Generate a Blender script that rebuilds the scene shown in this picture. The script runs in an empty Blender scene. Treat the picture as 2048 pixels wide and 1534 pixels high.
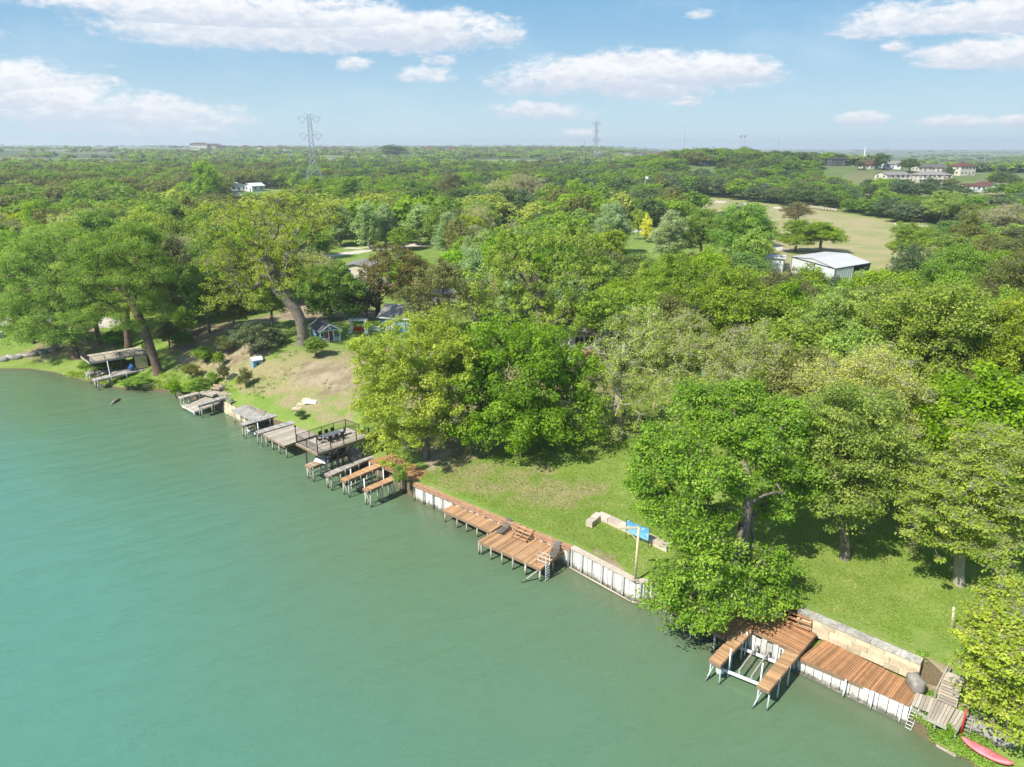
import bpy, math, random
import numpy as np
from mathutils import Vector, Matrix

sc = bpy.context.scene
COL = sc.collection
random.seed(7)
RNG = np.random.default_rng(7)

# ------------------------------------------------------------ view geometry
CAM_H = 38.0
FPX = 1420.0            # focal length in photo pixels (2048 wide)
PITCH = math.radians(18.4)
CP, SP = math.cos(PITCH), math.sin(PITCH)

def ray(u, v):
    r = (u - 1024.0) / FPX
    dn = (v - 767.0) / FPX
    return np.array([r, CP - dn * SP, -SP - dn * CP])

def P(u, v, z=0.0):
    d = ray(u, v)
    k = (CAM_H - z) / -d[2]
    return Vector((d[0] * k, d[1] * k, z))

def proj(x, y, z):
    dz = z - CAM_H
    depth = y * CP - dz * SP
    up = y * SP + dz * CP
    return 1024 + FPX * x / depth, 767 - FPX * up / depth, depth

# ------------------------------------------------------------ shoreline frame
NX, NY = 0.4512, 0.8924
def ab(x, y):
    return x * NY - y * NX, x * NX + y * NY
def xy(a, b):
    return a * NY + b * NX, -a * NX + b * NY

SHORE_PX = [(0,738),(60,738),(110,745),(150,757),(200,769),(245,778),(300,781),(345,783),(375,792),(400,802),(425,812),(452,822),
            (482,838),(540,858),(600,880),(660,905),(710,925),(757,950),(800,972),(829.5,1000),
            (1141.5,1135),(1264,1203),(1276,1206),(1294,1206),(1340,1226),(1415,1272),(1450,1288),(1499,1302),(1566,1333),(1591,1343),(1648,1371.6),
            (1700,1395),(1812,1449),(1826,1460),(1859,1483),(1885,1500),(1933,1521),(1952,1536),(2060,1600)]
_sh = [P(u, v) for u, v in SHORE_PX]
SA = []; SB = []
for p in _sh:
    a, b = ab(p.x, p.y); SA.append(a); SB.append(b)
SA0 = list(SA)
def shore_a(u):
    return float(np.interp(u, [p[0] for p in SHORE_PX], SA0))
# long extensions of the bank
xl, yl = _sh[0].x, _sh[0].y
xr, yr = _sh[-1].x, _sh[-1].y
ext_l = [(xl - 30, yl + 4), (xl - 200, yl + 40), (xl - 9000, yl + 2500)]
ext_r = [(xr + 60, yr - 50), (xr + 4000, yr - 3400)]
for x, y in ext_l:
    a, b = ab(x, y); SA.insert(0, a); SB.insert(0, b)
for x, y in ext_r:
    a, b = ab(x, y); SA.append(a); SB.append(b)
SA = np.array(SA); SB = np.array(SB)
assert np.all(np.diff(SA) > 0), np.diff(SA)

_prof = [(-60,.15,5.5,30),(110,.15,5.5,28),(200,.25,5.5,24),(300,.35,6.2,20),(370,.5,6.5,17),(452,1.6,6.5,15),(600,1.9,6.6,17),(740,1.9,6.5,24),
         (822,2.0,5.6,50),(829.6,2.12,5.5,50),(1135,2.12,5.2,70),(1318,2.12,5.2,70),(1330,1.1,5.4,70),(1811,1.1,5.4,60),(1827,.25,5.0,30),(2050,.25,5.0,30)]
PA = np.array([shore_a(max(0, q[0])) if q[0] >= 0 else SA[3] - 5 for q in _prof])
PE = np.array([q[1] for q in _prof]); PP = np.array([q[2] for q in _prof]); PL = np.array([q[3] for q in _prof])
# stone wall line at the back of the right hand decks (t measured from the shore)
_wall = [(1330,1204,1.9),(1444,1190,1.9),(1500,1209,1.9),(1568,1232,1.9),(1648,1283,1.45),(1822,1354,1.45),(1846,1366,1.45)]
WA=[];WT=[]
for u,v,z in _wall:
    p=P(u,v,z); a,b=ab(p.x,p.y); WA.append(a); WT.append(b-np.interp(a,SA,SB))
WA=np.array(WA);WT=np.array(WT)+np.array([0,0,0,.3,.8,.8,.8])

def sstep(e0, e1, x):
    t = np.clip((x - e0) / (e1 - e0), 0, 1)
    return t * t * (3 - 2 * t)

def vnoise(x, y, seed=0):
    """cheap smooth value noise, -1..1"""
    xi = np.floor(x).astype(np.int64); yi = np.floor(y).astype(np.int64)
    fx = x - xi; fy = y - yi
    fx = fx*fx*(3-2*fx); fy = fy*fy*(3-2*fy)
    def h(i, j):
        n = (i * 374761393 + j * 668265263 + seed * 1442695041) & 0x7fffffff
        n = ((n ^ (n >> 13)) * 1274126177) & 0x7fffffff
        return ((n ^ (n >> 16)) & 0xffff) / 32767.5 - 1
    return (h(xi,yi)*(1-fx)+h(xi+1,yi)*fx)*(1-fy)+(h(xi,yi+1)*(1-fx)+h(xi+1,yi+1)*fx)*fy

def hgt(x, y):
    x = np.asarray(x, float); y = np.asarray(y, float)
    a, b = ab(x, y)
    t = b - np.interp(a, SA, SB)
    e = np.interp(a, PA, PE); p = np.interp(a, PA, PP); L = np.interp(a, PA, PL)
    h = e + (p - e) * sstep(-0.15, 1.0, t / L) - (p-e)*sstep(-0.15,1.0,0*t)*np.clip(1-t/L,0,1)
    # terrace behind the stone wall
    tw = np.interp(a, WA, WT)
    inz = (a > WA[0]) & (a < SA[-2] + 200)
    behind = 2.15 + 0.75 * sstep(WA[0], WA[3], a)
    hb = behind + (p - behind) * sstep(0, 1, (t - tw) / L)
    h = np.where(inz & (t < 70), np.where(t < tw, 1.05, hb), h)
    nat = sstep(0, 1, (a - WA[-1]) / (.6 + np.maximum(t, 0)*.35)) * (a < SA[-2] + 200)
    hn = .25 + (2.9 - .25) * sstep(0.3, 7.5, t) + (p - 2.9) * sstep(8, 60, t)
    h = h * (1 - nat) + hn * nat
    # the wide country behind
    r = np.hypot(x, y); az = x / np.maximum(y, 1)
    left = np.interp(r, [0,300,600,1000,2000,4000,7000], [7,7,11,19,32,40,46]) + 2.0*vnoise(x/420,y/420,3)*sstep(300,900,r) + 6*vnoise(x/1500,y/700,5)*sstep(1500,4000,r)
    ridge_z = np.interp(az, [.1,.2,.33,.42,.51,.6,.8], [20,25,25.5,23,22,17.6,17])
    right = np.interp(r, [0,300,430,540], [7,7,8,8.5])
    f = sstep(550, 690, r)
    right = right + (ridge_z - 8.5) * f - (ridge_z - 7) * sstep(740, 1080, r)
    right = right + 7*sstep(3000,7000,r) + 3*vnoise(x/900,y/500,8)*sstep(900,2000,r)
    k = sstep(.10, .26, az)
    far = left * (1 - k) + right * k
    w = sstep(60, 190, t)
    h = h * (1 - w) + far * w
    h = h + 0.12 * vnoise(x/3.1, y/3.1, 1) * sstep(1.5, 6, t) * (1 - inz*(t<tw)) * sstep(0,1,np.interp(a,PA,PP)-5.3+.35)
    return h

def ground(u, v, rmax=9000):
    d = ray(u, v)
    k = np.concatenate([np.arange(25, 260, .25), 260 * 1.002 ** np.arange(0, 1900)])
    x = d[0]*k; y = d[1]*k; z = CAM_H + d[2]*k
    hit = np.nonzero(z <= hgt(x, y))[0]
    i = hit[0] if len(hit) else len(k) - 1
    return Vector((x[i], y[i], float(hgt(x[i], y[i]))))

def Z(x, y):
    return float(hgt(np.array([x]), np.array([y]))[0])

# ------------------------------------------------------------ tagging
def tag(o, label=None, cat=None, group=None, kind=None):
    if label: o['label'] = label
    if cat: o['category'] = cat
    if group: o['group'] = group
    if kind: o['kind'] = kind
    return o

def thing(name, label, cat, loc=(0, 0, 0), rz=0.0, group=None):
    o = bpy.data.objects.new(name, None)
    o.empty_display_size = .3
    COL.objects.link(o)
    o.location = loc
    o.rotation_euler = (0, 0, rz)
    return tag(o, label, cat, group)

def link(name, me, parent=None):
    o = bpy.data.objects.new(name, me)
    COL.objects.link(o)
    if parent is not None:
        o.parent = parent
    return o

def mesh_np(name, V, Fq, mat, tint=None, smooth=False, attrs=None):
    """fast mesh: V (n,3), Fq (m,k) with one k"""
    V = np.ascontiguousarray(V, np.float32); Fq = np.ascontiguousarray(Fq, np.int32)
    me = bpy.data.meshes.new(name)
    k = Fq.shape[1]
    me.vertices.add(len(V)); me.vertices.foreach_set('co', V.ravel())
    me.loops.add(Fq.size); me.loops.foreach_set('vertex_index', Fq.ravel())
    me.polygons.add(len(Fq))
    me.polygons.foreach_set('loop_start', np.arange(0, Fq.size, k, dtype=np.int32))
    me.polygons.foreach_set('loop_total', np.full(len(Fq), k, np.int32))
    if smooth:
        me.polygons.foreach_set('use_smooth', np.ones(len(Fq), bool))
    if tint is not None:
        at = me.attributes.new('tint', 'FLOAT', 'POINT'); at.data.foreach_set('value', np.asarray(tint, np.float32))
    for nm, val in (attrs or {}).items():
        at = me.attributes.new(nm, 'FLOAT', 'POINT'); at.data.foreach_set('value', np.asarray(val, np.float32))
    me.update(calc_edges=True)
    me.materials.append(mat)
    return me

class MB:
    """collects simple solids, built as one mesh object"""
    def __init__(s): s.v = []; s.f = []; s.t = []
    def _add(s, vs, fs, tint):
        n = len(s.v); s.v += [tuple(p) for p in vs]; s.f += [tuple(i + n for i in f) for f in fs]; s.t += [tint] * len(vs)
    def box(s, c, size, rz=0.0, tint=.5, M=None):
        hx, hy, hz = size[0]/2, size[1]/2, size[2]/2
        co, si = math.cos(rz), math.sin(rz)
        vs = []
        for dz in (-hz, hz):
            for dx, dy in ((-hx,-hy),(hx,-hy),(hx,hy),(-hx,hy)):
                vs.append((c[0]+dx*co-dy*si, c[1]+dx*si+dy*co, c[2]+dz))
        s._add(vs, [(3,2,1,0),(4,5,6,7),(0,1,5,4),(1,2,6,5),(2,3,7,6),(3,0,4,7)], tint)
        return s
    def beam(s, p, q, w, h, tint=.5, up=(0,0,1)):
        p = Vector(p); q = Vector(q); d = (q - p)
        if d.length < 1e-6: return s
        d.normalize(); up = Vector(up)
        if abs(d.dot(up)) > .98: up = Vector((1,0,0))
        sd = d.cross(up).normalized(); u2 = sd.cross(d).normalized()
        vs = []
        for e in (p, q):
            for a, b in ((-1,-1),(1,-1),(1,1),(-1,1)):
                vs.append(e + sd*(a*w/2) + u2*(b*h/2))
        s._add(vs, [(0,1,2,3),(7,6,5,4),(0,4,5,1),(1,5,6,2),(2,6,7,3),(3,7,4,0)], tint)
        return s
    def slab(s, pts, th, tint=.5):
        """horizontal-ish polygon (top surface pts, counter-clockwise or not) with thickness th downward"""
        n = len(pts); top = [Vector(p) for p in pts]; bot = [p - Vector((0,0,th)) for p in top]
        ar = sum(top[i].x*top[(i+1)%n].y - top[(i+1)%n].x*top[i].y for i in range(n))
        if ar < 0: top.reverse(); bot.reverse()
        fs = [tuple(range(n)), tuple(range(2*n-1, n-1, -1))]
        for i in range(n):
            j = (i+1) % n
            fs.append((i, n+i, n+j, j))
        s._add(top + bot, fs, tint)
        return s
    def tube(s, pts, r, n=8, tint=.5, cap=True):
        pts = [Vector(p) for p in pts]
        rs = r if isinstance(r, (list, tuple)) else [r]*len(pts)
        vs = []; fs = []
        for i, p in enumerate(pts):
            if i == 0: d = pts[1]-pts[0]
            elif i == len(pts)-1: d = pts[-1]-pts[-2]
            else: d = pts[i+1]-pts[i-1]
            d.normalize(); ref = Vector((0,0,1)) if abs(d.z) < .9 else Vector((1,0,0))
            a = d.cross(ref).normalized(); b = d.cross(a).normalized()
            for k in range(n):
                th = 2*math.pi*k/n
                vs.append(p + a*(rs[i]*math.cos(th)) + b*(rs[i]*math.sin(th)))
        for i in range(len(pts)-1):
            for k in range(n):
                k2 = (k+1) % n
                fs.append((i*n+k, (i+1)*n+k, (i+1)*n+k2, i*n+k2))
        if cap:
            fs.append(tuple(range(n))); fs.append(tuple(range((len(pts)-1)*n+n-1, (len(pts)-1)*n-1, -1)))
        s._add(vs, fs, tint)
        return s
    def blob(s, c, size, seed=0, n=10, m=7, amp=.18, tint=.5, flat=0.0):
        rr = random.Random(seed)
        ph = [rr.uniform(0, 6.28) for _ in range(6)]
        vs = []; fs = []
        for i in range(m+1):
            la = -math.pi/2 + math.pi*i/m
            for k in range(n):
                lo = 2*math.pi*k/n
                x, y, z = math.cos(la)*math.cos(lo), math.cos(la)*math.sin(lo), math.sin(la)
                # squared-off boulder
                g = 1 + flat*(1/max(abs(x),abs(y),abs(z))-1)
                w = g*(1 + amp*(math.sin(3*x+ph[0])*math.sin(2.3*y+ph[1]) + .6*math.sin(4*z+ph[2]+3*x)))
                vs.append((c[0]+x*size[0]/2*w, c[1]+y*size[1]/2*w, c[2]+z*size[2]/2*w))
        for i in range(m):
            for k in range(n):
                k2 = (k+1) % n
                fs.append((i*n+k, i*n+k2, (i+1)*n+k2, (i+1)*n+k))
        s._add(vs, fs, tint)
        return s
    def build(s, name, mat, parent=None, smooth=False, local=True):
        me = bpy.data.meshes.new(name)
        off = Vector((0,0,0)); inv = None
        vs = s.v
        if parent is not None and local:
            M = Matrix.LocRotScale(parent.location, parent.rotation_euler, None)
            if parent.parent is not None: M = Matrix.Identity(4) if parent.get('_m') is None else M
            root = parent
            while root.parent is not None: root = root.parent
            inv = Matrix.LocRotScale(root.location, root.rotation_euler, None).inverted()
            vs = [inv @ Vector(p) for p in vs]
        me.from_pydata([tuple(p) for p in vs], [], s.f)
        at = me.attributes.new('tint', 'FLOAT', 'POINT'); at.data.foreach_set('value', np.array(s.t, np.float32))
        if smooth:
            me.polygons.foreach_set('use_smooth', np.ones(len(me.polygons), bool))
        me.materials.append(mat)
        me.update()
        return link(name, me, parent)

def copy_tree(o, parent=None):
    c = o.copy(); COL.objects.link(c); c.parent = parent
    for ch in [x for x in o.children]:
        copy_tree(ch, c)
    return c

# ------------------------------------------------------------ materials
def nt(name):
    m = bpy.data.materials.new(name); m.use_nodes = True
    n = m.node_tree; n.nodes.clear()
    return m, n
class NB:
    """tiny node builder"""
    def __init__(s, tree): s.t = tree
    def n(s, typ, **kw):
        x = s.t.nodes.new(typ)
        for k, v in kw.items(): setattr(x, k, v)
        return x
    def l(s, a, b): s.t.links.new(a, b)
    def math(s, op, a, b=None, c=None, clamp=False):
        x = s.n('ShaderNodeMath', operation=op, use_clamp=clamp)
        for i, q in enumerate((a, b, c)):
            if q is None: continue
            if isinstance(q, (int, float)): x.inputs[i].default_value = q
            else: s.l(q, x.inputs[i])
        return x.outputs[0]
    def mix(s, f, a, b, mode='MIX'):
        x = s.n('ShaderNodeMix', data_type='RGBA', blend_type=mode)
        for i, q in ((0, f), (6, a), (7, b)):
            if isinstance(q, (int, float)): x.inputs[i].default_value = q
            elif isinstance(q, (tuple, list)): x.inputs[i].default_value = (*q[:3], 1)
            else: s.l(q, x.inputs[i])
        return x.outputs[2]
    def noise(s, scale, detail=3, rough=.55, vec=None, dist=0.0, dim='3D'):
        x = s.n('ShaderNodeTexNoise', noise_dimensions=dim); x.inputs['Scale'].default_value = scale
        x.inputs['Detail'].default_value = detail; x.inputs['Roughness'].default_value = rough; x.inputs['Distortion'].default_value = dist
        if vec is not None: s.l(vec, x.inputs['Vector'])
        return x.outputs['Fac']
    def ramp(s, f, lo, hi, smooth=True):
        x = s.n('ShaderNodeMapRange'); x.interpolation_type = 'SMOOTHSTEP' if smooth else 'LINEAR'
        s.l(f, x.inputs[0]); x.inputs[1].default_value = lo; x.inputs[2].default_value = hi
        return x.outputs[0]
    def attr(s, name):
        x = s.n('ShaderNodeAttribute', attribute_name=name); return x.outputs['Fac']

MATS = {}
def mat(name, col, rough=.7, col2=None, nscale=2.0, namp=.5, tint=.25, fine=18.0, fineamp=.15, metallic=0.0, spec=.4, bump=0.0, wet=None, stretch=None):
    """general weathered surface: two colours mixed by noise, per piece tint, fine grain, optional stain near the water line"""
    if name in MATS: return MATS[name]
    m, t = nt(name); b = NB(t)
    geo = b.n('ShaderNodeTexCoord')
    vec = geo.outputs['Object']
    if stretch:
        mp = b.n('ShaderNodeMapping'); mp.inputs['Scale'].default_value = stretch; b.l(vec, mp.inputs[0]); vec = mp.outputs[0]
    n1 = b.noise(nscale, 4, .6, vec)
    col2 = col2 or tuple(c*.6 for c in col)
    f = b.ramp(n1, .5-.25, .5+.25)
    f = b.math('MULTIPLY', f, namp)
    c = b.mix(f, col, col2)
    n2 = b.noise(fine, 2, .6, vec)
    k = b.math('MULTIPLY_ADD', b.math('SUBTRACT', n2, .5), fineamp*3, 1.0)
    tn = b.math('MULTIPLY_ADD', b.math('SUBTRACT', b.attr('tint'), .5), tint*2, 0.0)
    k = b.math('ADD', k, tn)
    vm = b.n('ShaderNodeVectorMath', operation='SCALE'); b.l(c, vm.inputs[0]); b.l(k, vm.inputs['Scale'])
    c = vm.outputs[0]
    if wet:
        gp = b.n('ShaderNodeNewGeometry'); sx = b.n('ShaderNodeSeparateXYZ'); b.l(gp.outputs['Position'], sx.inputs[0])
        z = b.math('ADD', sx.outputs[2], b.math('MULTIPLY', b.math('SUBTRACT', b.noise(3.5, 3, .6, gp.outputs['Position']), .5), -wet[1]*1.6))
        f = b.ramp(z, wet[1], 0.05)
        f = b.math('MULTIPLY', f, wet[2] if len(wet) > 2 else .85)
        c = b.mix(f, c, wet[0])
    bs = b.n('ShaderNodeBsdfPrincipled'); b.l(c, bs.inputs['Base Color'])
    bs.inputs['Roughness'].default_value = rough; bs.inputs['Metallic'].default_value = metallic
    bs.inputs['Specular IOR Level'].default_value = spec
    if bump:
        bp = b.n('ShaderNodeBump'); bp.inputs['Strength'].default_value = bump; bp.inputs['Distance'].default_value = .05
        b.l(n1, bp.inputs['Height']); b.l(bp.outputs[0], bs.inputs['Normal'])
    o = b.n('ShaderNodeOutputMaterial'); b.l(bs.outputs[0], o.inputs[0])
    MATS[name] = m
    return m

def leaf_mat(name, c1, c2, c3=None, trans=.48):
    """c1..c2 by leaf clump tint, whole tree shifted a little by object random; c3 = sparse odd clumps"""
    m, t = nt(name); b = NB(t)
    oi = b.n('ShaderNodeObjectInfo')
    tn = b.attr('tint')
    c = b.mix(tn, c1, c2)
    if c3 is not None:
        f = b.ramp(tn, .80, .98); c = b.mix(b.math('MULTIPLY', f, .8), c, c3)
    hs = b.n('ShaderNodeHueSaturation')
    hs.inputs['Hue'].default_value = .5
    b.l(b.math('MULTIPLY_ADD', oi.outputs['Random'], .030, .466), hs.inputs['Hue'])
    b.l(b.math('MULTIPLY_ADD', b.math('FRACT', b.math('MULTIPLY', oi.outputs['Random'], 7.31)), .22, .88), hs.inputs['Saturation'])
    b.l(b.math('MULTIPLY_ADD', b.math('FRACT', b.math('MULTIPLY', oi.outputs['Random'], 13.7)), .40, 1.28), hs.inputs['Value'])
    b.l(c, hs.inputs['Color'])
    d = b.n('ShaderNodeBsdfPrincipled'); b.l(hs.outputs[0], d.inputs['Base Color'])
    d.inputs['Roughness'].default_value = .55; d.inputs['Specular IOR Level'].default_value = .28
    tr = b.n('ShaderNodeBsdfTranslucent')
    h2 = b.n('ShaderNodeHueSaturation'); h2.inputs['Hue'].default_value = .485; h2.inputs['Value'].default_value = 1.3; h2.inputs['Saturation'].default_value=1.1
    b.l(hs.outputs[0], h2.inputs['Color']); b.l(h2.outputs[0], tr.inputs[0])
    mx = b.n('ShaderNodeMixShader'); mx.inputs[0].default_value = trans
    b.l(d.outputs[0], mx.inputs[1]); b.l(tr.outputs[0], mx.inputs[2])
    o = b.n('ShaderNodeOutputMaterial'); b.l(mx.outputs[0], o.inputs[0])
    MATS[name] = m
    return m
# ------------------------------------------------------------ camera
cam = bpy.data.cameras.new('camera'); cam.sensor_width = 36.0; cam.lens = 36.0 * FPX / 2048.0
cam.clip_end = 30000; cam.clip_start = .5
camo = bpy.data.objects.new('camera', cam); COL.objects.link(camo)
camo.location = (0, 0, CAM_H); camo.rotation_euler = (math.radians(90) - PITCH, 0, 0)
sc.camera = camo
sc.view_settings.view_transform = 'Standard'; sc.view_settings.look = 'None'
sc.view_settings.gamma = 1; sc.view_settings.exposure = .84
sc.cycles.use_denoising = True
sc.cycles.max_bounces = 8; sc.cycles.diffuse_bounces = 4; sc.cycles.glossy_bounces = 3
sc.cycles.transmission_bounces = 4; sc.cycles.transparent_max_bounces = 8; sc.cycles.volume_bounces = 0
sc.cycles.caustics_reflective = False; sc.cycles.caustics_refractive = False
sc.cycles.use_adaptive_sampling = True; sc.cycles.adaptive_threshold = .02
sc.render.use_persistent_data = False

# ------------------------------------------------------------ sun + sky
SUN_EL = math.radians(47)
sdx, sdy = -.74, -.67                       # towards the sun, on the ground
sunl = bpy.data.lights.new('sun', 'SUN'); sunl.energy = 4.6; sunl.angle = math.radians(.6); sunl.color = (1, .955, .87)
suno = bpy.data.objects.new('sun', sunl); COL.objects.link(suno)
sd = Vector((sdx*math.cos(SUN_EL), sdy*math.cos(SUN_EL), math.sin(SUN_EL)))
suno.rotation_euler = sd.to_track_quat('Z', 'Y').to_euler(); suno.location = (0, 0, 200)

w = bpy.data.worlds.new('World'); sc.world = w; w.use_nodes = True
wt = w.node_tree; wt.nodes.clear(); b = NB(wt)
sky = b.n('ShaderNodeTexSky'); sky.sky_type = 'NISHITA'; sky.sun_disc = False
sky.sun_elevation = SUN_EL; sky.sun_rotation = math.atan2(sdx, sdy) % (2*math.pi)
sky.air_density = 1.0; sky.dust_density = .1; sky.ozone_density = 2.0; sky.altitude = 200
tc = b.n('ShaderNodeTexCoord')
sep = b.n('ShaderNodeSeparateXYZ'); b.l(tc.outputs['Generated'], sep.inputs[0])
az = b.math('ARCTAN2', sep.outputs[0], sep.outputs[1])
el = b.math('ARCSINE', sep.outputs[2])
comb = b.n('ShaderNodeCombineXYZ'); b.l(az, comb.inputs[0]); b.l(b.math('MULTIPLY', el, 2.2), comb.inputs[1])
w1 = b.noise(11, 6, .62, comb.outputs[0], .3); w2 = b.noise(46, 6, .66, comb.outputs[0], .2)
warp = b.math('ADD', b.math('MULTIPLY', b.math('SUBTRACT', w1, .5), 2.3), b.math('MULTIPLY', b.math('SUBTRACT', w2, .5), 1.5))
# centre u, v, half width, height above base, height below, strength
CLOUDS = [(600,72,460,95,40,1.2),(380,10,470,60,40,1.0),(850,60,215,50,42,1.0),(1000,70,60,30,22,.8),
          (60,205,225,95,60,1.15),(250,235,290,60,42,1.0),(20,160,90,60,60,1.0),
          (1275,150,330,56,56,1.3),(1120,165,170,50,36,.9),(1430,150,170,46,20,.8),(1085,222,150,24,22,.8),(1150,275,50,20,10,.5),
          (710,128,44,22,18,.9),(850,155,74,26,14,.8),(885,122,40,16,10,.6),(1398,32,38,20,12,.9),(1378,206,42,14,10,.8),
          (1890,50,300,70,26,1.1),(2010,30,170,80,50,1.1),(1930,120,150,58,20,1.1),(1800,95,40,22,12,.7),(2040,110,90,40,40,1.0),
          (1722,240,60,22,15,1.3),(1905,246,88,18,13,1.2),(2030,246,64,18,16,1.1),(420,268,60,13,10,.9),(1160,268,60,14,10,.9),(200,130,60,12,8,.4),
          (2350,120,260,60,50,1.0),(-350,150,240,90,60,1.0),(-250,60,280,60,50,.9)]
acc = None; shade = None
for (u, v, hw, ht, hb, st) in CLOUDS:
    r0 = ray(u, v); r0 = r0/np.linalg.norm(r0)
    a0 = math.atan2(r0[0], r0[1]); e0 = math.asin(r0[2])
    r1 = ray(u+hw, v); sw = abs(math.atan2(r1[0], r1[1]) - a0)
    rt = ray(u, v-ht); rt = rt/np.linalg.norm(rt); st_ = abs(math.asin(rt[2]) - e0)
    rb = ray(u, v+hb); rb = rb/np.linalg.norm(rb); sb_ = abs(math.asin(rb[2]) - e0)
    dx = b.math('DIVIDE', b.math('SUBTRACT', az, a0), sw)
    dy = b.math('SUBTRACT', el, e0)
    up = b.math('DIVIDE', b.math('MAXIMUM', dy, 0.0), st_); dnn = b.math('DIVIDE', b.math('MINIMUM', dy, 0.0), sb_)
    yy = b.math('ADD', up, dnn)
    q = b.math('ADD', b.math('POWER', b.math('ABSOLUTE', dx), 2.0), b.math('MULTIPLY', yy, yy))
    q = b.math('MULTIPLY', b.math('SUBTRACT', 1.0, q), st)
    q = b.math('MAXIMUM', q, -1.5)
    acc = q if acc is None else b.math('SMOOTH_MAX', acc, q, .25)
    s_ = b.math('MULTIPLY', b.math('MULTIPLY', yy, 1.0), b.math('GREATER_THAN', q, 0.0))
    shade = s_ if shade is None else b.math('ADD', shade, s_)
dens = b.math('ADD', acc, warp)
mask = b.ramp(dens, .0, .85)
mask = b.math('MULTIPLY', mask, b.ramp(el, -.02, .02))
# thin veil patches
veil = b.math('MULTIPLY', b.ramp(b.noise(6, 4, .6, comb.outputs[0]), .45, .75), .22)
lit = b.ramp(b.math('ADD', b.math('MULTIPLY', shade, .55), b.math('MULTIPLY', b.math('SUBTRACT', w2, .5), 2.2)), -.55, .75)
ccol = b.mix(lit, (2.8,3.1,3.6), (4.25,4.25,4.3))
sk = b.n('ShaderNodeHueSaturation'); sk.inputs['Hue'].default_value = .495; sk.inputs['Saturation'].default_value = .95; sk.inputs['Value'].default_value = .95; b.l(sky.outputs[0], sk.inputs['Color'])
grad = b.mix(b.ramp(el, -.01, .20), (2.1,2.95,3.4), (.80,1.85,2.95))
low = b.math('MULTIPLY', b.ramp(el, .55, .22), .92)
sk2 = b.mix(low, sk.outputs[0], grad)
sk2 = b.mix(veil, sk2, (3.4,3.9,4.3))
skyc = b.mix(b.math('MULTIPLY', mask, .97), sk2, ccol)
bg = b.n('ShaderNodeBackground'); bg.inputs[1].default_value = .135; b.l(skyc, bg.inputs[0])
wo = b.n('ShaderNodeOutputWorld'); b.l(bg.outputs[0], wo.inputs[0])

# ------------------------------------------------------------ ground sheet
acols = np.unique(np.concatenate([-9500 + 0*np.arange(1), SA[3] - 6*1.045**np.arange(0, 165), np.arange(SA[3]-6, SA[-3]+4, .5), SA[-3]+4 + 4*1.05**np.arange(0, 135)]))
acols = acols[(acols > -9600) & (acols < 4400)]
trow = np.concatenate([[-6, -2.5, -0.6, 0.0, 0.004], np.arange(.25, 16, .25), np.arange(16, 42, .5), 42 * 1.028 ** np.arange(1, 200)])
trow = trow[trow < 9500]
AA, TT = np.meshgrid(acols, trow, indexing='ij')
_wm = (np.clip((AA-(shore_a(829)-.2))*50,0,1)*np.clip((shore_a(1340)-AA)*2,0,1) + np.clip((AA-shore_a(1498))*2,0,1)*np.clip((shore_a(1813)-AA)*50,0,1))
BB = np.interp(AA, SA, SB) + TT + .42*_wm*np.clip(1-TT/6, 0, 1)*(TT > -.1)
XX, YY = xy(AA, BB)
ZZ = hgt(XX, YY)
for j, (t_, z_) in enumerate([(-6,-2.6),(-2.5,-1.6),(-.6,-.5),(0,-.25)]):
    ZZ[:, j] = z_
nA, nT = AA.shape
idx = np.arange(nA*nT).reshape(nA, nT)
Fq = np.stack([idx[:-1,:-1].ravel(), idx[1:,:-1].ravel(), idx[1:,1:].ravel(), idx[:-1,1:].ravel()], 1)
V = np.stack([XX.ravel(), YY.ravel(), ZZ.ravel()], 1)
px, py, pd = proj(V[:,0], V[:,1], V[:,2])

def inpoly(x, y, poly):
    c = np.zeros(len(x), bool); n = len(poly)
    for i in range(n):
        x1, y1 = poly[i]; x2, y2 = poly[(i+1) % n]
        m = ((y1 > y) != (y2 > y))
        c ^= m & (x < (x2-x1)*(y-y1)/((y2-y1) if y2 != y1 else 1e-9) + x1)
    return c
def gpoly(pts):
    """polygon read off the photo, laid on the ground"""
    return [(ground(u, v).x, ground(u, v).y) for u, v in pts]
def soft(poly, wob=1.0, scale=3.0, n=3, seed=0):
    f = np.zeros(len(V))
    for k in range(n):
        ox = wob*vnoise(V[:,0]/scale, V[:,1]/scale, seed+k*7+1); oy = wob*vnoise(V[:,0]/scale+31, V[:,1]/scale, seed+k*7+2)
        sc_ = .6+.5*k
        f += inpoly(V[:,0]+ox*sc_, V[:,1]+oy*sc_, poly)
    return f/n
FIELD = gpoly([(1300,391),(1400,394),(1500,402),(1600,416),(1740,434),(1880,452),(1925,462),(1960,480),(1800,560),(1560,560),(1480,450),(1300,405)])
field = soft(FIELD, 4, 20, 3, 11)
DIRT = [gpoly([(560,745),(620,715),(700,725),(725,760),(700,800),(640,790)]), gpoly([(340,660),(470,650),(560,690),(500,735),(430,750),(350,720)]), gpoly([(1180,1095),(1225,1108),(1248,1140),(1262,1160),(1200,1128)]), gpoly([(1300,1146),(1335,1150),(1345,1180),(1320,1165)]),
        gpoly([(1835,1330),(1900,1330),(1925,1380),(1960,1440),(1940,1480),(1900,1400),(1850,1385)]),
        gpoly([(700,700),(745,705),(800,740),(830,900),(880,960),(1000,890),(1240,840),(1260,690),(1100,640),(900,690)]),
        gpoly([(480,650),(700,560),(760,600),(760,640),(700,640),(620,640)]),
        gpoly([(0,640),(190,640),(200,668),(100,650),(0,655)])]
dirt = np.zeros(len(V))
for i, pl in enumerate(DIRT):
    dirt = np.maximum(dirt, soft(pl, .5 if 2 <= i < 5 else 2.2, 1.5 if 2 <= i < 5 else 4, 4, 20+i)*(.75 if i < 2 else 1))
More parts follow.
